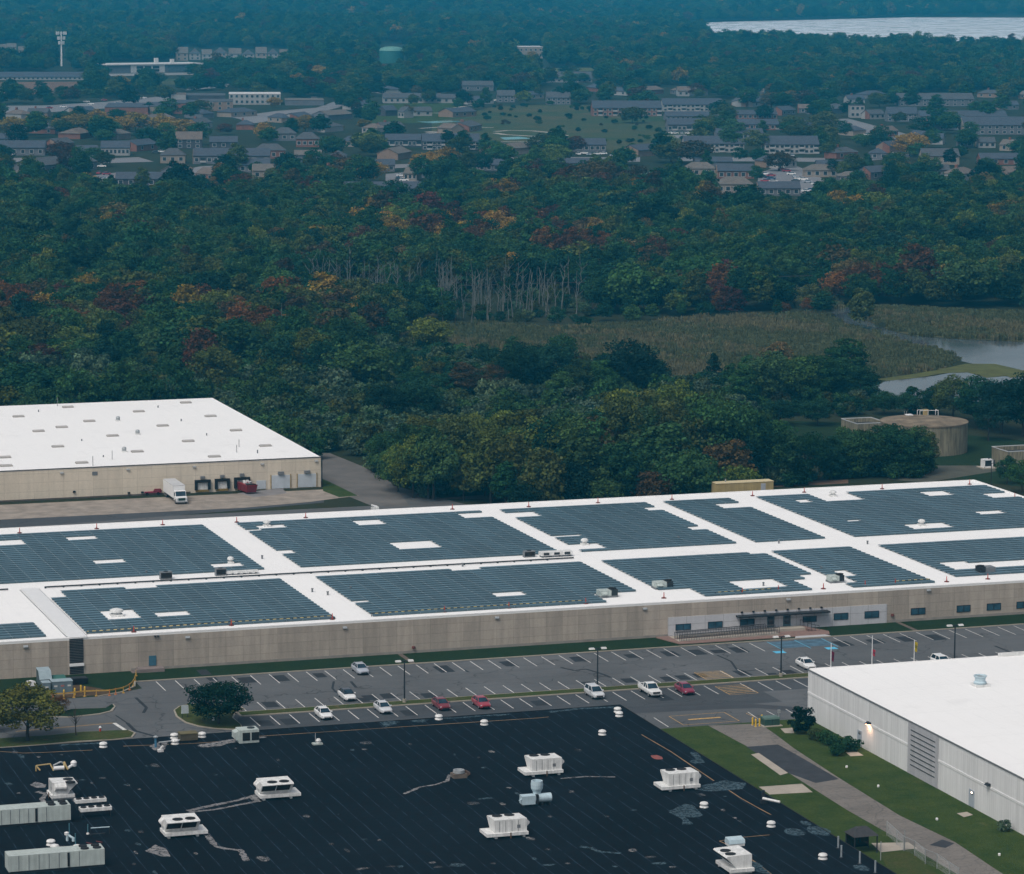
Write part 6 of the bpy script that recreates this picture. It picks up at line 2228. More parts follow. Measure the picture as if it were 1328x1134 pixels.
REED_SRC = proto_objs([reed_mesh('reed_clump_a', 1), reed_mesh('reed_clump_b', 2)])
pts = []
for poly in MARSH:
    for (x, y) in sampler(poly, 2.5):
        n1 = math.sin(x / 23 + 1) * math.sin(y / 41) + .6 * math.sin(x / 9 + y / 17)
        px_, py_ = PX((x, y, 0))
        base = (.150, .142, .076) if n1 > .15 + random.uniform(-.6, .6) else (.100, .116, .058)
        if px_ < 800 and random.random() < .3:
            base = (.08, .10, .05)
        f = random.uniform(.82, 1.15)
        s = random.uniform(.8, 1.2)
        pts.append((x, y, -.05, s, s * random.uniform(.6, .95) * (1.0 + .25 * n1), random.uniform(0, 6.28), random.randrange(2), (base[0] * f, base[1] * f, base[2] * f, 1)))
scatter('reed_bed', pts, REED_SRC, REED, 'tan and green reed bed spreading across the marsh by the river', 'reeds')
MARSH_FLOOR = m_grass('marsh_floor', (.06, .066, .032), (.09, .082, .045), .03)
for poly in MARSH:
    sheet('marsh_ground', gpoly(poly, .03), MARSH_FLOOR)

# dead trees
k = 0
DZ = [(400, 366, 470, 396, 24), (460, 372, 590, 410, 44), (560, 384, 700, 424, 58), (690, 378, 770, 412, 24), (60, 318, 110, 338, 6), (300, 330, 330, 350, 5), (355, 455, 362, 460, 2), (780, 385, 900, 400, 6)]
for x0, y0, x1, y1, n in DZ:
    for _ in range(n):
        px, py = random.uniform(x0, x1), random.uniform(y0, y1)
        o = bpy.data.objects.new('dead_tree', DEAD[k % 4])
        C.objects.link(o)
        o.location = G(px, py)
        s = random.uniform(.75, 1.15)
        o.scale = (s, s, s)
        o.rotation_euler = (random.uniform(-.09, .09), random.uniform(-.09, .09), random.uniform(0, 6.28))
        zone = 'at the left end of the dead stand' if px < 480 and px > 390 else 'in the left half of the dead stand' if 480 <= px < 580 else 'in the thick of the dead stand' if 580 <= px < 700 else 'at the right end of the dead stand' if 700 <= px < 770 else 'among green trees at the far left' if px < 200 else 'scattered among the green woodland'
        tag(o, 'bare pale grey dead tree ' + zone, 'dead tree', 'bare dead trees beyond the marsh')
        k += 1

# ------------------------------------------------------------------ suburb
ROOF_C = [mat('shingle_grey', (.07, .074, .082), .9, .2, .6), mat('shingle_brown', (.13, .105, .09), .9, .2, .6), mat('shingle_slate', (.055, .065, .085), .9, .2, .6), mat('shingle_tan', (.125, .112, .10), .9, .2, .6)]
WALL_C = {'brick': mat('far_brick', (.19, .085, .06), .9, .2, .5), 'cream': mat('far_cream', (.27, .225, .185), .9, .1, .5), 'white': mat('far_white', (.31, .305, .30), .8, .06, .5), 'grey': mat('far_grey', (.13, .135, .15), .9, .15, .5), 'tan': mat('far_tan', (.22, .155, .115), .9, .15, .5), 'dark': mat('far_dark', (.06, .06, .07), .9, .2, .5)}
FWIN = m_glass('far_window', (.03, .04, .05), .2, .5)
WTRIM = mat('far_window_trim', (.34, .34, .34), .7, .1, 1)
FTRIM = mat('far_trim', (.52, .51, .50), .7, .05, 1)
KEEP = []


def house(label, xl, xr, yb, yt, wall='cream', roof=0, kind='gable', depth=None, win=0, name='house', cat='house', end=None, wallf=.56, skew=0.0, tilt=0.0, chimney=False, balcony=False, group=None):
    """building whose front foot runs from xl to xr at picture height yb and whose ridge shows at yt"""
    a, b = G(xl, yb), G(xr, yb + tilt)
    a.z = b.z = 0
    L = (b - a).length
    D = dist_of(a.x, a.y)
    Hh = max(3.2, (yb - yt) * D / F_PX)
    depth = depth or min(16.0, max(9.0, L * .55))
    rot = math.atan2(b.y - a.y, b.x - a.x) + skew
    z = height(a.x, a.y)
    t = thing(name, label, cat, (a.x, a.y, z), rot, group)
    KEEP.append((xl, xr, yt, yb))
    wm = WALL_C[wall]
    if kind == 'flat':
        hw = Hh
        MB().box(0, L, 0, depth, 0, hw - .3).build('wall', wm, t)
        MB().box(-.15, L + .15, -.15, depth + .15, hw - .3, hw).build('roof', ROOF_C[roof] if roof >= 0 else FTRIM, t)
    else:
        hw = Hh * wallf
        w_ = MB()
        if kind == 'gable':
            w_.extrude_x([(0, 0), (depth, 0), (depth, hw), (depth / 2, Hh - .15), (0, hw)], 0, L)
        else:
            w_.box(0, L, 0, depth, 0, hw)
        w_.build('wall', wm, t)
        r_ = MB()
        o_ = .45
        if kind == 'gable':
            r_.extrude_x([(-o_, hw - .15), (depth / 2, Hh), (depth + o_, hw - .15), (depth + o_, hw + .12), (depth / 2, Hh + .28), (-o_, hw + .12)], -.25, L + .25)
        else:
            q = min(depth, L) / 2 * .9
            if L >= depth:
                top = [(q, depth / 2 - .1), (L - q, depth / 2 - .1), (L - q, depth / 2 + .1), (q, depth / 2 + .1)]
            else:
                top = [(L / 2 - .1, q), (L / 2 + .1, q), (L / 2 + .1, depth - q), (L / 2 - .1, depth - q)]
            r_.hexa([(-o_, -o_), (L + o_, -o_), (L + o_, depth + o_), (-o_, depth + o_)], hw, top, Hh)
        rf = r_.build('roof', ROOF_C[roof], t)
        if chimney:
            MB().box(L * .3, L * .3 + 1.1, depth * .45, depth * .6, Hh - 1.2, Hh + 1.4).build('chimney', WALL_C['brick'], rf)
    if end:
        MB().extrude_x([(-.05, 0), (depth * .5, 0), (depth * .5, Hh * .96), (-.05, hw)], -.4, .02).build('end_wall', WALL_C[end], t) if kind == 'gable' else None
    if win:
        st = 2 if hw > 4.6 else 1
        for s in range(st):
            z0 = hw * (s + .32) / st
            z1 = z0 + min(1.7, hw / st * .5)
            for k in range(win):
                x = L * (k + .5) / win
                ww = min(.9, L / win * .32)
                if balcony and k % 3 == 1:
                    o = MB().box(x - ww * 1.7, x + ww * 1.7, -1.0, -.02, z0 - .55, z0 + .35).build('balcony', WTRIM, t)
                    MB().box(x - ww * 1.5, x + ww * 1.5, -.08, -.01, z0 + .36, z1 + .15).build('window', FWIN, o)
                else:
                    o = MB().box(x - ww - .22, x + ww + .22, -.10, -.01, z0 - .25, z1 + .2).build('window', WTRIM, t)
                    MB().box(x - ww + .05, x + ww - .05, -.14, -.10, z0, z1).build('pane', FWIN, o)
    return t


AG = 'apartment blocks of the far suburb'
H = house
H('long apartment block with white windows at the top of the meadow', 769, 858, 151, 132, 'brick', 2, win=14, balcony=True, name='apartment_block', cat='apartment block', group=AG)
H('apartment block with white bays, upper right of the meadow', 860, 937, 145, 129, 'white', 2, win=13, balcony=True, name='apartment_block', cat='apartment block', group=AG)
H('slate roofed block just below the white bayed block', 864, 920, 157, 146, 'grey', 2, win=9, name='apartment_block', cat='apartment block', group=AG)
H('apartment block with cars parked before its left end', 866, 921, 171, 155, 'grey', 2, win=9, balcony=True, name='apartment_block', cat='apartment block', group=AG)
H('block with two white bays, right of centre in the apartments', 957, 1008, 155, 144, 'brick', 2, win=8, name='apartment_block', cat='apartment block', group=AG)
H('long slate roofed block with reddish walls in the apartments', 958, 1046, 169, 156, 'brick', 2, win=13, balcony=True, name='apartment_block', cat='apartment block', group=AG)
H('low slate block half hidden by round trees', 930, 990, 181, 168, 'grey', 2, win=9, name='apartment_block', cat='apartment block', group=AG)
H('pale banded apartment block at the lower left of the cluster', 888, 965, 198, 178, 'white', 2, win=12, balcony=True, name='apartment_block', cat='apartment block', group=AG)
H('pale banded apartment block at the lower right of the cluster', 992, 1062, 200, 178, 'white', 2, win=11, balcony=True, name='apartment_block', cat='apartment block', group=AG)
H('hipped house with brick side left of the car lot', 888, 929, 229, 211, 'cream', 3, 'hip', win=4, end=None)
H('slate roofed hall behind the hipped brick houses', 902, 950, 216, 205, 'grey', 2, win=0)
H('slate roofed house with brick gable left of the car lot', 931, 978, 232, 214, 'brick', 2, win=5, end='tan')
H('nearest hipped house with brick side below the car lot', 930, 977, 251, 230, 'cream', 3, 'hip', win=5)
H('slate roofed house with tan gable at the foot of the car lot', 984, 1038, 254, 237, 'grey', 2, end='tan', win=5)
H('hipped pale house right of the car lot', 1044, 1086, 230, 214, 'cream', 3, 'hip', win=4)
H('hipped grey house farther right of the car lot', 1088, 1118, 236, 223, 'grey', 3, 'hip', win=3)
H('long low roof at the right under the dark far wood', 1165, 1263, 138, 122, 'grey', 0, win=10, name='apartment_block', cat='apartment block', group=AG)
H('slate block by the road with white windows', 1151, 1190, 158, 140, 'grey', 2, win=6, name='apartment_block', cat='apartment block', group=AG)
H('longest slate roof at the right of the suburb', 1194, 1306, 159, 145, 'grey', 2, win=14, name='apartment_block', cat='apartment block', group=AG)
H('house with a tall brick gable end at the right', 1204, 1250, 169, 150, 'grey', 2, end='brick', win=4)
H('slate roofed block with a pale chimney end at the right edge', 1250, 1336, 175, 153, 'grey', 2, end='cream', win=9)
H('house with pale garage wall behind the orange tree', 1196, 1244, 214, 194, 'cream', 0, win=4)
H('small white gabled house in trees at the right', 1269, 1291, 192, 179, 'white', 0, win=3)
H('brick gabled house low at the right edge', 1272, 1324, 214, 200, 'brick', 2, win=4, end='brick')
H('small block with white cap beside the road', 1103, 1121, 153, 137, 'white', 0, 'flat', win=3)
H('grey roofed house among trees below the orange tree', 1178, 1232, 228, 215, 'grey', 0, win=0)
H('low slate roof at the lower right edge of the suburb', 1060, 1098, 220, 209, 'grey', 2)
H('long low hall at the head of the pool gardens', 497, 572, 134, 122, 'white', 0, win=10, name='club_hall', cat='hall')
H('arched white ended hall beside the long low hall', 566, 592, 134, 123, 'white', 0, win=3, name='club_hall', cat='hall')
H('dark roofed chapel with white gabled front by the pool', 500, 520, 151, 138, 'dark', 2, skew=R_(38), win=0, name='chapel', cat='chapel')
H('white gabled porch of the pool house', 516, 527, 153, 139, 'white', 0, win=2, skew=R_(-45), name='pool_house', cat='house')
H('long dark terrace left of the pools', 500, 546, 191, 175, 'dark', 2, win=8, balcony=True, name='apartment_block', cat='apartment block', group=AG)
H('long dark terrace below the pools', 548, 622, 195, 175, 'dark', 2, win=12, balcony=True, name='apartment_block', cat='apartment block', group=AG)
H('slate house with parked cars below the meadow', 728, 786, 197, 181, 'grey', 2, win=8)
H('grey hall with white strip front beyond the meadow', 702, 768, 107, 94, 'white', 0, win=10, wallf=.3)
H('grey house left of the tall dark trees beyond the meadow', 709, 740, 136, 120, 'grey', 0, win=5)
H('house half hidden by trees at the left of the meadow', 645, 668, 133, 118, 'grey', 0, win=3)
H('grey house among trees above the garden hall', 600, 640, 118, 106, 'grey', 0, win=3)
H('low slate roof below the pools at the left', 457, 512, 223, 208, 'grey', 2, win=6)
H('low slate roof right of the orange tree at mid suburb', 593, 657, 222, 208, 'grey', 2, win=7)
H('dark long roof nearest the woods in mid suburb', 447, 546, 253, 238, 'dark', 2, win=8, end='tan')
H('low slate roof left of the tennis court', 704, 780, 218, 207, 'grey', 2, win=8)
H('hipped cream house with brick side in the left suburb', 208, 240, 212, 193, 'cream', 0, 'hip', win=3)
H('long slate terrace with pale gable end in the left suburb', 251, 350, 213, 194, 'grey', 2, win=12, end='tan', balcony=True, name='apartment_block', cat='apartment block', group=AG)
H('slate house with cream gable below the long terrace', 300, 350, 224, 207, 'grey', 2, win=5, end='cream')
H('house with steep grey roof and pale gable near the woods', 328, 362, 232, 214, 'cream', 3, win=3, end='cream')
H('hipped slate house right of the long terrace', 330, 370, 206, 187, 'brick', 0, 'hip', win=4)
H('two storey hipped brick house by the golden tree', 384, 414, 191, 172, 'brick', 0, 'hip', win=4)
H('low hipped house left of the two storey brick house', 354, 384, 183, 166, 'grey', 0, 'hip', win=3)
H('long low roof with a white ridge in the left suburb', 382, 417, 208, 196, 'grey', 3)
H('slate roof right of the pale gabled houses', 383, 416, 223, 208, 'grey', 2, win=4)
H('dark slate house behind the hipped cream house', 272, 308, 193, 178, 'dark', 2, win=3)
H('brown roofed house between golden trees', 228, 262, 193, 172, 'dark', 1, win=3)
H('slate roofed house at the left edge below the golden tree', -8, 24, 188, 174, 'grey', 2, win=3)
H('long slate house at the left edge with parked cars', -10, 58, 202, 184, 'grey', 2, win=6)
H('white striped house on a green lawn at the left', 131, 168, 202, 184, 'white', 2, win=7)
H('wide grey roofed house nearest the woods at the left', 50, 126, 226, 207, 'grey', 0, win=6, tilt=-6)
H('dark house with tan gable nearest the woods, left of centre', 150, 216, 242, 225, 'dark', 2, win=5, end='tan')
rnd = random.Random(5)
made = 0
for _ in range(2600):
    if made >= 78:
        break
    px, py = rnd.uniform(0, 1325), rnd.uniform(118, 236)
    w_ = rnd.uniform(16, 34)
    if 430 < px < 470 and py < 150 or 610 < px < 870 and 130 < py < 200 or py < 150 and px < 430 or py < 125 and px > 880 or py > 205 and 560 < px < 860:
        continue
    hgt_ = 13 * py / 215 + 2
    if any(px < r_ + 3 and px + w_ > l_ - 3 and py > t_ - 2 and py - hgt_ < b_ + 2 for l_, r_, t_, b_ in KEEP):
        continue
    reg = 'left' if px < 440 else 'middle' if px < 860 else 'right'
    rf = rnd.choice((0, 1, 2, 2, 3))
    kd = rnd.choice(('gable', 'hip', 'gable'))
    H(('grey', 'brown', 'slate', 'tan')[rf] + ' roofed ' + ('hipped' if kd == 'hip' else 'gabled') + ' small house among trees, ' + reg + ' of the suburb', px, px + w_, py, py - hgt_, rnd.choice(('brick', 'cream', 'grey', 'tan', 'white')), rf, kd, win=rnd.choice((0, 2, 3)), name='small_house', end=rnd.choice((None, 'brick', 'tan')), tilt=rnd.uniform(-3, 2), group='small houses among the suburb trees', chimney=rnd.random() < .3)
    made += 1
# commercial strip
H('flat white shop building at the right of the shopping strip', 297, 364, 136, 122, 'white', -1, 'flat', win=10, depth=30, name='shop', cat='shop')
H('dark flat roofed shop at the left of the strip', 225, 292, 132, 124, 'dark', 0, 'flat', depth=40, name='shop', cat='shop')
H('long brick store wall at the shopping strip', 136, 192, 153, 139, 'brick', 2, 'flat', depth=60, name='shop', cat='shop')
H('beige corner store beside the long brick store', 194, 220, 152, 138, 'cream', 2, 'flat', depth=60, name='shop', cat='shop')
H('brick store right of the beige corner store', 221, 256, 148, 134, 'brick', 2, 'flat', depth=50, name='shop', cat='shop')
H('grey shop before the flat white shop building', 257, 302, 144, 132, 'tan', 0, 'flat', win=4, depth=40, name='shop', cat='shop')
H('small white and red shop behind the brick store', 222, 241, 133, 122, 'white', 1, 'flat', depth=20, name='shop', cat='shop')
H('pale shop row at the right end of the strip', 370, 420, 137, 130, 'grey', 3, 'flat', depth=30, name='shop', cat='shop')
H('small bright yellow kiosk beyond the shopping strip', 404, 411, 132, 127, 'cream', 0, 'flat', depth=8, name='kiosk', cat='kiosk')
H('long low dark roofed building with white fronts at the far left', -20, 112, 104, 95, 'white', 2, win=22, wallf=.42, name='store_row', cat='building', depth=40)
H('small pale flat building in the far woods', 673, 704, 76, 61, 'cream', -1, 'flat', win=5, name='school', cat='building', depth=30)
H('pale cross gabled house above the white bayed block', 879, 894, 125, 113, 'white', 1, win=2)
for i, (x, w) in enumerate(((228, 16), (246, 14), (262, 13), (277, 18), (297, 16), (315, 15), (332, 14), (348, 13), (363, 12))):
    H(('left' if i < 3 else 'middle' if i < 6 else 'right') + ' pale grey townhouse of the row beyond the office block', x, x + w, 79 - (i % 2), 62 + (i % 3) * 1.5, 'white' if i % 3 else 'cream', (3, 0)[i % 2], ('gable', 'hip')[i % 2], win=2, name='townhouse', cat='townhouse', group='townhouses beyond the office block', depth=14)
for i, (x, w, y) in enumerate(((-6, 14, 69), (9, 12, 68), (24, 10, 72))):
    H(('leftmost', 'second', 'third')[i] + ' white house in the trees at the far left', x, x + w, y, y - 11, 'white', 3, win=2, name='townhouse', cat='townhouse')
# office block
a, b = G(140, 99), G(262, 97)
D = dist_of(a.x, a.y)
t = thing('office_block', 'long modern grey office block with white roof edge and white end frame', 'office', (a.x, a.y, 0), math.atan2(b.y - a.y, b.x - a.x))
L = (b - a).length
HO = 15 * D / F_PX
KEEP.append((140, 262, 82, 99))
MB().box(0, L, 0, 30, 0, HO - .8).build('wall', WALL_C['grey'], t)
MB().box(-1, L + 1, -1.2, 31, HO - .8, HO).build('roof', FTRIM, t)
MB().box(L - 3.5, L + .6, -1.5, 30, 0, HO - .8).build('end_frame', FTRIM, t)
MB().box(L * .24, L * .60, -.5, -.01, HO * .25, HO - .8).build('white_bay', FTRIM, t)
for r_ in range(2):
    for k in range(3):
        x0 = L * (.30 + .085 * k)
        MB().box(x0, x0 + L * .07, -.7, -.5, HO * (.32 + .28 * r_), HO * (.54 + .28 * r_)).build('window', FWIN, t)
MB().box(L * .64, L * .96, -.3, -.01, HO * .3, HO * .9).build('glass_front', m_glass('office_glass', (.10, .13, .15), .2, .5), t)
MB().box(0, L * .97, -.6, -.31, 0, HO * .2).build('base', FTRIM, t)
for i, (f, h) in enumerate(((.55, 4.5), (.72, 3.5))):
    MB().box(L * f, L * f + 3, 10, 13, HO, HO + h).build('plant_room', FTRIM, t)
# mast
p = G(80, 86)
hM = 43 * dist_of(p.x, p.y) / F_PX
t = thing('phone_mast', 'tall pale phone mast with antenna tiers at the far left', 'mast', p)
MB().lathe(0, 0, [(.9, 0), (.5, hM), (0, hM)], 12).build('pole', TRIM_W, t)
for f in (.985, .84, .70):
    am = MB()
    n = 10
    for k in range(n):
        an = 6.283 * k / n
        rr = 4.6 if f > .9 else 3.4 if f > .8 else 2.6
        am.box(rr * math.cos(an) - .32, rr * math.cos(an) + .32, rr * math.sin(an) - .25, rr * math.sin(an) + .25, hM * f - 1.6, hM * f + 1.4)
        am.bar((0, 0, hM * f), (rr * math.cos(an), rr * math.sin(an), hM * f), .14)
    am.build('antenna', UNIT_W, t)
# green water tank
p = G(508, 82)
D = dist_of(p.x, p.y)
rT, hT2 = 16 * D / F_PX, 16 * D / F_PX
t = thing('water_tank', 'round turquoise green water tank rising from the far woods', 'water tank', p)
GT = mat('tank_turquoise', (.030, .13, .115), .6, .1, .1)
MB().lathe(0, 0, [(rT, 0), (rT, hT2), (rT - .1, hT2 + .1)], 40).build('shell', GT, t)
MB().lathe(0, 0, [(rT + .3, hT2), (rT * .9, hT2 + 2.2), (rT * .5, hT2 + 3.6), (0, hT2 + 4.0)], 40).build('roof', mat('tank_turquoise_top', (.12, .27, .23), .6, .1, .1), t)
KEEP.append((490, 526, 58, 84))
KEEP.append((74, 88, 60, 88))
# roads, lots, pools, courts, meadow
FASPH = mat('far_asphalt', (.17, .17, .18), .9, .15, .05)
FPATH = mat('far_path', (.36, .34, .31), .9, .1, .1)
sheet('meadow', gpoly([(560, 160), (640, 138), (780, 134), (860, 150), (885, 168), (900, 192), (800, 200), (735, 186), (640, 190), (560, 188)], .06), FIELD)
sheet('far_field', gpoly([(695, 95), (770, 92), (772, 88), (700, 89)], .06), m_grass('far_field_grass', (.08, .10, .04), (.10, .11, .05), .02))
sheet('garden_lawn', gpoly([(470, 136), (600, 132), (600, 160), (480, 160)], .055), GRASS)
sheet('office_lawn', gpoly([(180, 112), (290, 108), (290, 102), (180, 103)], .05), FIELD)
sheet('cleared_ground', gpoly([(-60, 124), (60, 122), (112, 118), (112, 106), (-60, 107)], .05), DIRT)
lots = [[(1030, 214), (1006, 216), (984, 226), (982, 240), (1046, 252), (1080, 242), (1058, 226)], [(1076, 155), (1100, 154), (1176, 174), (1180, 182), (1150, 180), (1078, 160)], [(-60, 138), (60, 137), (140, 132), (240, 122), (250, 126), (180, 138), (60, 146), (-60, 148)], [(130, 206), (180, 204), (200, 210), (130, 212)], [(120, 228), (150, 224), (150, 246), (118, 240)], [(500, 226), (540, 222), (545, 246), (500, 244)], [(640, 204), (830, 204), (830, 210), (640, 211)],
        [(300, 152), (360, 144), (410, 140), (440, 130), (460, 134), (400, 150), (330, 160)], [(240, 118), (300, 112), (302, 106), (250, 110)], [(500, 214), (600, 210), (600, 214), (500, 219)], [(860, 176), (905, 174), (905, 179), (860, 180)], [(880, 204), (1070, 205), (1070, 210), (880, 209)], [(1100, 206), (1180, 200), (1180, 204), (1100, 211)], [(1180, 222), (1260, 220), (1260, 226), (1180, 228)], [(-20, 206), (70, 204), (70, 209), (-20, 211)], [(200, 228), (260, 216), (300, 214), (300, 218), (230, 232)]]
for i, q in enumerate(lots):
    sheet('road', gpoly(q, .07), FASPH)
    xs, ys = [p_[0] for p_ in q], [p_[1] for p_ in q]
COURT = m_grass('court_green', (.16, .24, .17), (.19, .27, .19), .02)
sheet('tennis_court', gpoly([(803, 226), (868, 224), (878, 236), (806, 238)], .09), COURT)
POOLM = mat('pool_water', (.10, .42, .44), .1, .05, .1, .5)
sheet('pool', gpoly([(540, 158), (585, 156.5), (600, 158), (560, 160)], .12), POOLM)
sheet('pool', gpoly([(648, 178.5), (675, 177.5), (690, 180), (655, 181.5)], .12), POOLM)
for (pts_, w) in (([(642, 171), (660, 169.5), (690, 170), (720, 173), (734, 176), (726, 178), (690, 177), (655, 175), (642, 173)], 1.9), ([(600, 147), (560, 147), (545, 149)], 1.6), ([(545, 167), (580, 164.5), (640, 166)], 1.6), ([(553, 171.5), (570, 171), (571, 172.5), (554, 173)], 3.2), ([(650, 184), (700, 183.5), (740, 183)], 1.4), ([(590, 140), (620, 136), (650, 128)], 1.8), ([(1140, 196), (1162, 199)], 1.6), ([(1145, 206), (1170, 202)], 1.6), ([(840, 224), (880, 224)], 1.2)):
    b_ = MB()
    q = [G(*p_) for p_ in pts_]
    for a, c in zip(q, q[1:]):
        n = Vector((-(c.y - a.y), c.x - a.x, 0)).normalized() * w
        b_.poly([(a.x - n.x, a.y - n.y, .10), (c.x - n.x, c.y - n.y, .10), (c.x + n.x, c.y + n.y, .10), (a.x + n.x, a.y + n.y, .10)])
    struct('path', b_, FPATH)
LAKE_POLY = [(866, 33.5), (900, 30.5), (940, 28.5), (1010, 27), (1128, 24), (1250, 21), (1420, 18), (1420, 66), (1300, 64), (1200, 62), (1100, 58), (1010, 50), (930, 44), (880, 39)]
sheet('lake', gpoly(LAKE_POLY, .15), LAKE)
# tiny far cars
cm_ = {}


def far_car_mesh(key, m):
    b_ = MB()
    b_.hexa([(-2.2, -.88), (2.2, -.88), (2.2, .88), (-2.2, .88)], .3, [(-2.1, -.82), (2.1, -.82), (2.1, .82), (-2.1, .82)], .95, 0)
    b_.hexa([(-1.6, -.78), (1.1, -.78), (1.1, .78), (-1.6, .78)], .95, [(-1.0, -.6), (.4, -.6), (.4, .6), (-1.0, .6)], 1.45, 1)
    b_.hexa([(-1.0, -.62), (.4, -.62), (.4, .62), (-1.0, .62)], 1.45, [(-.9, -.55), (.3, -.55), (.3, .55), (-.9, .55)], 1.5, 0)
    for x in (-1.35, 1.35):
        b_.bar((x, -.9, .32), (x, .9, .32), .32, n=8, mi=2)
    o = b_.build('far_car', [m, CARGLASS, TYRE])
    me = o.data
    bpy.data.objects.remove(o)
    return me


for k_, m_ in (('white', P_WHITE), ('silver', P_SILVER), ('dark', P_DARK), ('red', P_RED), ('blue', P_BLUE)):
    cm_[k_] = far_car_mesh(k_, m_)
FC = [('the brick house car lot', 'cars in the lot between the hipped houses', [(992, 227, 'white'), (1000, 229, 'red'), (990, 231, 'dark'), (1000, 233, 'blue'), (992, 236, 'red'), (1003, 237, 'white'), (1014, 221, 'red'), (1020, 223, 'red'), (1026, 227, 'white'), (1030, 230, 'silver'), (1036, 233, 'white'), (1042, 234, 'white'), (1047, 237, 'silver'), (1058, 240, 'white'), (1062, 242, 'dark'), (1046, 249, 'white'), (1052, 248, 'blue'), (1032, 236, 'dark')]),
      ('the end of the apartment block drive', 'cars by the left apartment block', [(867, 173.5, 'white'), (875, 174, 'white'), (884, 174, 'silver'), (893, 174, 'white'), (900, 174, 'silver')]),
      ('the slate house below the meadow', 'cars before the slate house', [(750, 201, 'white'), (758, 200, 'white'), (766, 201.5, 'silver'), (775, 201, 'white'), (782, 200.5, 'white'), (796, 203, 'silver'), (804, 203, 'white')]),
      ('the shopping strip road', 'cars on the road by the shops', [(64, 141, 'red'), (82, 139.5, 'white'), (40, 144, 'dark'), (112, 133, 'white'), (118, 136, 'white'), (135, 131, 'red'), (176, 123, 'white'), (168, 129, 'silver'), (152, 135, 'white'), (222, 119, 'red'), (186, 128, 'white'), (20, 146, 'silver')]),
      ('the left suburb drives', 'cars in the left suburb', [(132, 217, 'white'), (128, 226, 'red'), (138, 227, 'red'), (134, 233, 'silver'), (132, 239, 'white'), (133, 201, 'white'), (4, 203, 'white'), (14, 202, 'white'), (202, 199, 'dark'), (210, 198, 'white')]),
      ('the mid suburb drive', 'cars on the mid suburb drive', [(532, 223, 'white'), (520, 229, 'white'), (516, 233, 'dark'), (524, 235, 'white'), (1062, 217, 'white'), (1080, 212, 'white'), (1106, 171, 'dark'), (1124, 176, 'white'), (1115, 173, 'blue'), (1027, 203, 'silver')])]
for place, grp, cars in FC:
    for px, py, k_ in cars:
        o = bpy.data.objects.new('far_car', cm_[k_])
        C.objects.link(o)
        p = G(px, py, .08)
        o.location = p
        o.rotation_euler = (0, 0, random.choice((-.15, .1, 1.4, -.3, 3.0)) + random.uniform(-.2, .2))
        tag(o, 'small ' + k_ + ' car at ' + place, 'car', grp)
        KEEP.append((px - 3, px + 3, py - 3, py + 1))
p = G(403.5, 133)
MB  # keep

# ------------------------------------------------------------------ woodland
LOTK = lots + [[(800, 222), (880, 222), (880, 239), (800, 239)], [(-60, 124), (112, 120), (112, 104), (-60, 105)], [(695, 96), (772, 93), (772, 87), (695, 88)], [(536, 150), (600, 143), (650, 160), (740, 168), (745, 186), (640, 184), (560, 176)], [(600, 160), (640, 138), (770, 136), (860, 152), (880, 168), (896, 188), (800, 198), (740, 186), (735, 168)]]
WATER = [RIVER_POLY, POND_POLY, LAKE_POLY]
FARSH = [(866, 33.5), (1420, 18)]
BUILT = [[(20, 500), (20, 600), (250, 600), (330, 600), (330, 470), (40, 470)]]


def hidden_by_keep(px, py, d):
    tp = 13 * F_PX / d        # picture height of a tree
    for xl, xr, yt, yb in KEEP:
        if xl - 5 < px < xr + 5 and yt - 1 < py < yb + tp * .80:
            return True
    return False


def autumn(r, mix):
    if random.random() < r:
        return random.choice(mix)
    return None


HOT = [(60, 435, 150, 30, .40, ('orange', 'russet', 'brown', 'golden', 'brown', 'olive')), (170, 430, 40, 14, .6, ('red', 'russet', 'orange')), (10, 430, 40, 18, .8, ('orange', 'golden', 'russet')), (430, 440, 70, 26, .5, ('tan', 'golden', 'brown', 'olive')), (330, 445, 90, 22, .3, ('brown', 'olive', 'orange')), (610, 320, 130, 22, .38, ('russet', 'orange', 'golden', 'red', 'yellow green')), (740, 352, 60, 14, .5, ('orange', 'russet')), (830, 362, 70, 16, .35, ('russet', 'brown')), (985, 402, 90, 16, .45, ('red', 'russet', 'orange', 'brown')), (1140, 400, 70, 12, .3, ('russet', 'orange')), (480, 308, 60, 12, .3, ('golden', 'olive')), (405, 272, 22, 10, .6, ('red', 'russet')), (480, 225, 30, 10, .7, ('brown', 'orange')), (120, 165, 110, 10, .55, ('golden', 'tan')), (225, 172, 30, 8, .8, ('golden',)), (395, 166, 14, 7, .9, ('golden',)), (440, 180, 40, 12, .4, ('olive', 'brown')), (1000, 132, 30, 8, .5, ('brown', 'tan')), (1180, 190, 20, 10, .9, ('orange', 'golden')), (1060, 190, 60, 14, .35, ('brown', 'olive')), (760, 250, 120, 14, .35, ('brown', 'russet', 'olive')), (560, 215, 30, 8, .6, ('golden',)), (1100, 230, 40, 14, .3, ('olive', 'brown'))]


def pick(px, py, d):
    for cx, cy, rx, ry, pr, mix in HOT:
        if ((px - cx) / rx) ** 2 + ((py - cy) / ry) ** 2 < 1 and random.random() < pr:
            return random.choice(mix)
    v = random.random()
    patchy = math.sin(px / 61 + 1.1) * math.sin(py / 19) + .5 * math.sin(px / 23 + py / 11)
    if v < .02:
        return random.choice(('russet', 'brown', 'olive'))
    if v < .085:
        return random.choice(('golden', 'brown', 'tan', 'olive', 'russet', 'olive'))
    if v < .26 + .12 * patchy:
        return 'dark green'
    if v < .36:
        return 'deep green'
    if v < .64:
        return 'green'
    if v < .84:
        return 'mid green'
    if v < .94:
        return 'olive'
    return 'yellow green'


wood, far_shrub = [], []
singles = []
random.seed(23)


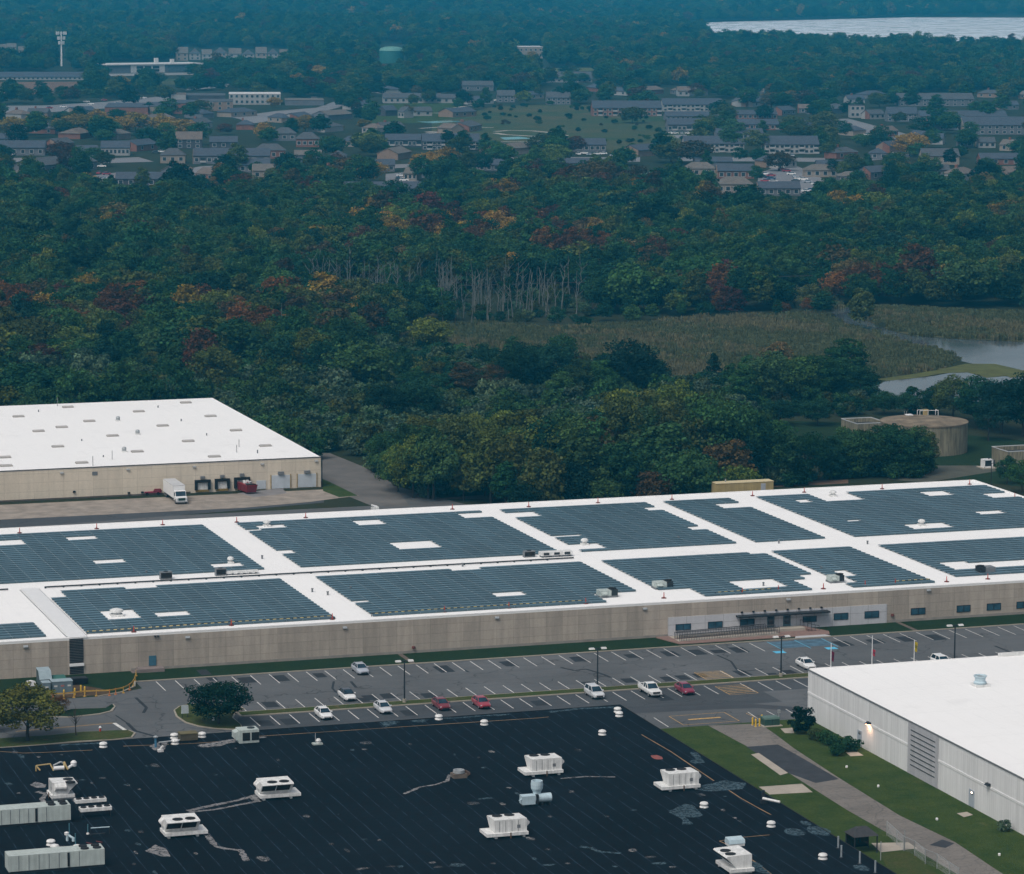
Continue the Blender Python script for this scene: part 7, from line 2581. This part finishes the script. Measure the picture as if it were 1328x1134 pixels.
def try_band(d0, d1, sp, zone):
    d = d0
    row = 0
    while d < d1:
        half = d * .172 + 25
        l = -half + (row % 2) * sp / 2
        while l < half:
            dd, ll = d + random.uniform(-.4, .4) * sp, l + random.uniform(-.4, .4) * sp
            l += sp
            X, Y = ll * cy_ + dd * sy, -ll * sy + dd * cy_
            h = height(X, Y)
            px, py = PX((X, Y, h))
            zone(px, py, X, Y, h, dd)
        d += sp * .9
        row += 1


def add_tree(px, py, X, Y, h, dd, s, kd, shape=None, hz=None):
    pid = shape if shape is not None else random.choice((0, 1, 2, 3, 4))
    wood.append((X, Y, h - .1, s, s * (hz or random.uniform(.85, 1.12)), random.uniform(0, 6.28), pid, tint(kd), kd, px, py, dd))


def z_near(px, py, X, Y, h, dd):
    # 700 - 1700 m: scrub, woods round the marsh, the big wood
    if Y < 612 or (X < LX + 3 and Y < LY1 + 5) or (X < LX + 11 and Y < 690) or (X < 206 and Y < 640):
        return
    if inpoly(px, py, [(412, 584), (432, 584), (474, 600), (512, 620), (540, 652), (540, 662), (412, 645)]):
        return
    if any(inpoly(px, py, q) for q in MARSH) or any(inpoly(px, py, q) for q in (RIVER_POLY, POND_POLY)):
        return
    if inpoly(px, py, [(1095, 396), (1150, 397), (1330, 405), (1420, 406), (1420, 500), (1225, 480), (1150, 440)]):
        return
    if inpoly(px, py, [(1120, 470), (1328, 466), (1328, 520), (1110, 520)]):
        return
    if py > 540 and px > 965:
        return
    scrubz = inpoly(px, py, [(300, 640), (285, 484), (380, 496), (470, 520), (520, 548), (560, 530), (640, 520), (860, 520), (1000, 545), (1000, 600), (800, 600), (600, 640), (470, 645), (420, 600)])
    scrub_left = inpoly(px, py, [(-60, 530), (-60, 488), (120, 486), (230, 495), (290, 520), (300, 545)])
    if scrubz or scrub_left:
        for _ in range(2):
            xx, yy = X + random.uniform(-4, 4), Y + random.uniform(-4, 4)
            s = random.uniform(.75, 1.55)
            kd = random.choice(('grey green', 'grey green', 'grey green', 'green', 'mid green', 'mid green', 'olive'))
            far_shrub.append((xx, yy, -.1, s, s * random.uniform(.8, 1.2), random.uniform(0, 6.28), random.randrange(3), tint(kd), kd, px, py, dd))
        if random.random() > .03:
            return
        add_tree(px, py, X, Y, h, dd, random.uniform(.4, .6), random.choice(('green', 'mid green', 'dark green')))
        return
    if hidden_by_keep(px, py, dd) and random.random() < .96:
        return
    if py < 262 and (any(inpoly(px, py, q) for q in LOTK) or any(inpoly(px, py - 14, q) for q in LOTK)):
        return
    lowz = inpoly(px, py, [(480, 548), (470, 470), (486, 446), (530, 448), (560, 458), (700, 472), (850, 482), (1000, 496), (1130, 494), (1140, 560), (965, 560), (860, 525), (640, 525)])
    if lowz:
        for _ in range(3):
            s = random.uniform(.6, 1.15)
            kd = random.choice(('grey green', 'green', 'dark green', 'olive', 'dark green'))
            far_shrub.append((X + random.uniform(-4, 4), Y + random.uniform(-4, 4), -.1, s, s * random.uniform(.8, 1.2), random.uniform(0, 6.28), random.randrange(3), tint(kd), kd, px, py, dd))
        if random.random() < .10:
            add_tree(px, py, X, Y, h, dd, random.uniform(.4, .6), random.choice(('green', 'dark green', 'brown')))
        return
    deadz = inpoly(px, py, [(395, 400), (400, 368), (470, 372), (570, 380), (700, 378), (770, 385), (770, 426), (640, 424), (560, 414), (480, 408)])
    if deadz:
        if random.random() < .55:
            s = random.uniform(.5, .9)
            far_shrub.append((X, Y, -.1, s, s, random.uniform(0, 6.28), random.randrange(3), tint(random.choice(('grey green', 'dark green', 'olive'))), 'grey green', px, py, dd))
        if random.random() < .12:
            add_tree(px, py, X, Y, h, dd, random.uniform(.4, .7), 'dark green')
        return
    if px > 1105 and 505 < py < 580:
        if random.random() < .5 and py > 520:
            s = random.uniform(.5, .9)
            far_shrub.append((X, Y, -.1, s, s, random.uniform(0, 6.28), random.randrange(3), tint('dark green'), 'dark green', px, py, dd))
        return
    marge = inpoly(px, py, [(500, 425), (560, 416), (900, 408), (1100, 398), (1340, 400), (1340, 412), (1090, 420), (900, 425), (560, 432)])
    if marge and random.random() < .45:
        return
    s = random.uniform(.58, 1.05)
    hz_ = None
    if random.random() < .16:
        s *= random.uniform(1.25, 1.6)
        hz_ = random.uniform(.68, .85)
    if marge:
        s *= .6
    add_tree(px, py, X, Y, h, dd, s, pick(px, py, dd), 5 if random.random() < .03 else None, hz_)


def z_sub(px, py, X, Y, h, dd):
    tpx = 12 * F_PX / dd
    if inpoly(px, py, LOTK[-1]) and random.random() < .13:
        add_tree(px, py, X, Y, h, dd, random.uniform(.2, .5), random.choice(('dark green', 'green', 'deep green', 'brown')), None, .6)
        return
    if any(inpoly(px, py, q) for q in LOTK) or (any(inpoly(px, py - tpx * .5, q) for q in LOTK) and random.random() < .8):
        return
    if hidden_by_keep(px, py, dd) and random.random() < (.98 if py < 150 and px < 440 else .92):
        return
    # suburb thins the trees out; woods on either side stay dense
    dens = .42
    if py > 236:
        dens = 1.0
    elif 430 < px < 760 and 84 < py < 126:
        dens = .95
    elif px > 880 and py < 120:
        dens = 1.0
    elif px < 430 and 100 < py < 150:
        dens = .36
    elif px > 860 and 130 < py < 236:
        dens = .45
    if random.random() > dens:
        return
    s = random.uniform(.8, 1.45)
    add_tree(px, py, X, Y, h, dd, s, pick(px, py, dd), 5 if random.random() < .04 else None, random.uniform(.62, .85))


LAKE_SEEN = [(868, 33), (900, 31), (940, 29), (1010, 27.5), (1128, 25), (1340, 20), (1340, 44), (1285, 44.5), (1240, 44), (1180, 40), (1135, 42), (1054, 39), (1000, 37.5), (945, 36), (880, 35.2)]


def z_far(px, py, X, Y, h, dd):
    if inpoly(px, py - 20.0 * F_PX / dd, LAKE_SEEN) or inpoly(px, py - 14.0 * F_PX / dd, LAKE_SEEN) or inpoly(px, py - 8.0 * F_PX / dd, LAKE_SEEN) or inpoly(px, py - 3.0 * F_PX / dd, LAKE_SEEN):
        return
    if inpoly(px, py, LAKE_POLY) or hidden_by_keep(px, py, dd):
        return
    if any(inpoly(px, py, q) for q in LOTK):
        return
    if px > 860 and h < 1 and dd > 5200 and random.random() < .0:
        return
    s = random.uniform(.8, 1.35) * (1.0 + (dd - 2900) / 9000)
    add_tree(px, py, X, Y, h, dd, s, pick(px, py, dd))


try_band(640, 1690, 7.4, z_near)
try_band(1690, 2900, 10.0, z_sub)
try_band(2900, 4600, 13.0, z_far)
try_band(4600, 7800, 19.0, z_far)

# the trees that show largest become objects of their own, the rest one woodland
def near_word(px, py):
    if py > 500:
        return 'in the scrub beyond the cream warehouse' if px < 480 else 'in the scrub behind the tree belt'
    if px < 130:
        return 'far left, above the cream warehouse roof'
    if px < 280:
        return 'above the far edge of the cream warehouse'
    if px < 420:
        return 'above the cream warehouse corner'
    if px < 540:
        return 'left of the marsh'
    if px < 900:
        return 'beyond the near marsh edge' if py > 440 else 'behind the dead stand and marsh'
    return 'beyond the reed bed, before the dark wood' if px < 1100 else 'beyond the river at the right'


for px, py, kd, s in [(18, 176, 'golden', 1.5), (98, 172, 'golden', 1.5), (114, 175, 'golden', 1.6), (136, 178, 'golden', 1.5), (158, 176, 'golden', 1.5), (176, 171, 'golden', 1.5), (222, 178, 'golden', 1.5), (238, 180, 'golden', 1.4), (396, 172, 'golden', 1.3), (458, 236, 'tan', 1.6), (476, 238, 'golden', 1.5), (556, 226, 'golden', 1.5), (1180, 203, 'golden', 1.7), (1000, 142, 'tan', 1.5), (1022, 138, 'tan', 1.4), (1046, 140, 'brown', 1.5), (258, 152, 'olive', 1.5), (940, 160, 'olive', 1.5), (1070, 172, 'olive', 1.6), (1010, 222, 'brown', 1.3), (900, 214, 'brown', 1.6), (870, 212, 'olive', 1.5), (820, 160, 'olive', 1.4), (275, 110, 'red', 1.4), (394, 124, 'brown', 1.5), (1140, 140, 'olive', 1.4), (720, 215, 'yellow green', 1.4), (480, 198, 'yellow green', 1.5)]:
    p = G(px, py)
    tree(px, py, kd, s, random.choice((0, 1)), 'wide ' + kd + ' tree in the ' + ('left' if px < 440 else 'middle' if px < 860 else 'right') + ' of the far suburb', 'autumn trees among the far houses', hz=.62)
wood.sort(key=lambda w: w[11])
NSING = 215
single = [w for w in wood if -15 < w[9] < 1345 and w[11] < 1300][:NSING]
hot = [w for w in wood if -5 < w[9] < 1333 and w[8] in ('orange', 'red', 'golden', 'russet') and w[11] < 3000 and w not in single]
random.shuffle(hot)
single += hot[:24]
sid = set(id(w) for w in single)
WN = 'trees of the woods beyond the warehouses'
for w in single:
    t = thing('woodland_tree', None, 'tree', (w[0], w[1], w[2]), 0, WN)
    c = bpy.data.objects.new('crown', CROWNS[w[6]])
    C.objects.link(c)
    c.parent = t
    c.scale = (w[3], w[3], w[4])
    c.rotation_euler = (0, 0, w[5])
    c['tint'] = w[7]
    k = bpy.data.objects.new('trunk', TRUNK[w[6] % 2])
    C.objects.link(k)
    k.parent = t
    k.scale = (w[3], w[3], w[4])
    sz = 'small' if w[3] < .7 else 'large' if w[3] > 1.0 else 'middling'
    t['label'] = sz + ' ' + w[8] + ' tree ' + (near_word(w[9], w[10]) if w[10] > 250 else 'in the ' + ('left' if w[9] < 440 else 'middle' if w[9] < 860 else 'right') + ' of the far suburb')
rest = [w for w in wood if id(w) not in sid]
scatter('woodland', rest, TREE_SRC, LEAF, 'mixed green woodland with some autumn colour reaching to the hills', 'woodland')
far_shrub.sort(key=lambda w: w[11])
NS = 200
for w in far_shrub[:NS]:
    o = bpy.data.objects.new('shrub', SHRUBS[w[6]])
    C.objects.link(o)
    o.location = w[:3]
    o.rotation_euler = (0, 0, w[5])
    o.scale = (w[3], w[3], w[4])
    o['tint'] = w[7]
    tag(o, w[8] + ' shrub ' + ('beside the service road behind the cream warehouse' if w[9] < 470 else 'behind the left of the tree belt' if w[9] < 650 else 'behind the right of the tree belt'), 'shrub', 'shrubs of the scrub behind the tree belt')
scatter('scrub', far_shrub[NS:], SHRUB_SRC, LEAF, 'grey green scrub filling the ground behind the tree belt', 'scrub')
# undergrowth hides the foot of the belt
ug = []
for i in range(150):
    px = random.uniform(545, 1062)
    py = 645 - (px - 470) * .030 + random.uniform(-8, 3)
    p = G(px, py)
    if p.y < 613.5:
        continue
    s = random.uniform(.5, .95)
    ug.append((p.x, p.y, -.1, s, s, random.uniform(0, 6.28), random.randrange(3), tint(random.choice(('dark green', 'green', 'grey green')))))
for i in range(40):
    p = G(random.uniform(1066, 1200), random.uniform(610, 622))
    s = random.uniform(.5, .9)
    ug.append((p.x, p.y, -.1, s, s, random.uniform(0, 6.28), random.randrange(3), tint(random.choice(('dark green', 'green')))))
scatter('undergrowth', ug, SHRUB_SRC, LEAF, 'dark undergrowth along the foot of the tree belt', 'undergrowth')

# ------------------------------------------------------------------ unique labels: look-alikes are told apart by their order across the picture
from collections import defaultdict
bpy.context.view_layer.update()
by = defaultdict(list)
for o in TOPS:
    by[o.get('label')].append(o)
ORD = ['leftmost', 'second from left', 'third from left', 'fourth from left', 'fifth from left', 'sixth from left', 'seventh from left', 'eighth from left', 'ninth from left', 'tenth from left', 'eleventh from left', 'twelfth from left']
NUM = ['', 'one', 'two', 'three', 'four', 'five', 'six', 'seven', 'eight', 'nine', 'ten', 'eleven', 'twelve']
for lab, os_ in by.items():
    n = len(os_)
    if n < 2:
        continue
    os_.sort(key=lambda o: PX(o.location)[0])
    for i, o in enumerate(os_):
        if n == 2:
            w = ('left one', 'right one')[i]
        elif i < 6:
            w = ORD[i]
        elif n - 1 - i < 6:
            w = ORD[n - 1 - i].replace('left', 'right')
        else:
            continue
        o['label'] = lab + ', ' + w
for o in TOPS:
    if 'kind_of' in o:
        del o['kind_of']

# ------------------------------------------------------------------ air
hz = MB()
hz.box(-2600, 9000, -120, 12900, -1.2, 116)
HAZE = hz.build('haze', None)
HAZE.data.materials.clear()
hm = bpy.data.materials.new('haze_air')
hm.use_nodes = True
nt = hm.node_tree
nt.nodes.clear()
out = nt.nodes.new('ShaderNodeOutputMaterial')
pv = nt.nodes.new('ShaderNodeVolumePrincipled')
pv.inputs['Color'].default_value = (.05, .59, 1.0, 1)
pv.inputs['Density'].default_value = .000112
pv.inputs['Anisotropy'].default_value = 0.0
lk(nt, pv.outputs[0], out.inputs['Volume'])
HAZE.data.materials.append(hm)
HAZE['kind'] = 'stuff'

# ------------------------------------------------------------------ light and sky
EL, AZ = R_(55), R_(232)      # soft high sun behind cloud, from behind the camera to the left
w = bpy.data.worlds.new('World')
bpy.context.scene.world = w
w.use_nodes = True
nt = w.node_tree
bg = nt.nodes['Background']
skyn = nt.nodes.new('ShaderNodeTexSky')
skyn.sky_type = 'NISHITA'
skyn.sun_disc = False
skyn.sun_elevation = EL
skyn.sun_rotation = AZ
skyn.air_density = 1.0
skyn.dust_density = 4.0
skyn.ozone_density = 1.0
hs = nt.nodes.new('ShaderNodeHueSaturation')
hs.inputs['Saturation'].default_value = .45
lk(nt, skyn.outputs[0], hs.inputs['Color'])
lk(nt, hs.outputs[0], bg.inputs['Color'])
bg.inputs['Strength'].default_value = .09
S = bpy.data.lights.new('sun', 'SUN')
S.energy = 1.5
S.angle = R_(28)
S.color = (1.0, .95, .88)
so = bpy.data.objects.new('sun', S)
C.objects.link(so)
sd = Vector((math.sin(AZ) * math.cos(EL), math.cos(AZ) * math.cos(EL), math.sin(EL)))
so.rotation_euler = sd.to_track_quat('Z', 'Y').to_euler()

# ------------------------------------------------------------------ camera and output
cam = bpy.data.cameras.new('camera')
cam.sensor_fit = 'HORIZONTAL'
cam.sensor_width = 36.0
cam.lens = F_PX / IW * 36.0
cam.clip_start = 1.0
cam.clip_end = 30000
co = bpy.data.objects.new('camera', cam)
C.objects.link(co)
right, down, fwd = W @ Vector((1, 0, 0)), W @ Vector((0, 1, 0)), W @ Vector((0, 0, 1))
M = Matrix(((right.x, -down.x, -fwd.x, 0), (right.y, -down.y, -fwd.y, 0), (right.z, -down.z, -fwd.z, CAM_H), (0, 0, 0, 1)))
co.matrix_world = M
sc = bpy.context.scene
sc.camera = co
sc.view_settings.view_transform = 'Standard'
sc.view_settings.look = 'None'
sc.view_settings.exposure = 0.25
sc.view_settings.gamma = 1.0
sc.cycles.max_bounces = 6
sc.cycles.diffuse_bounces = 3
sc.cycles.volume_bounces = 0
sc.cycles.use_denoising = True
sc.cycles.use_adaptive_sampling = True
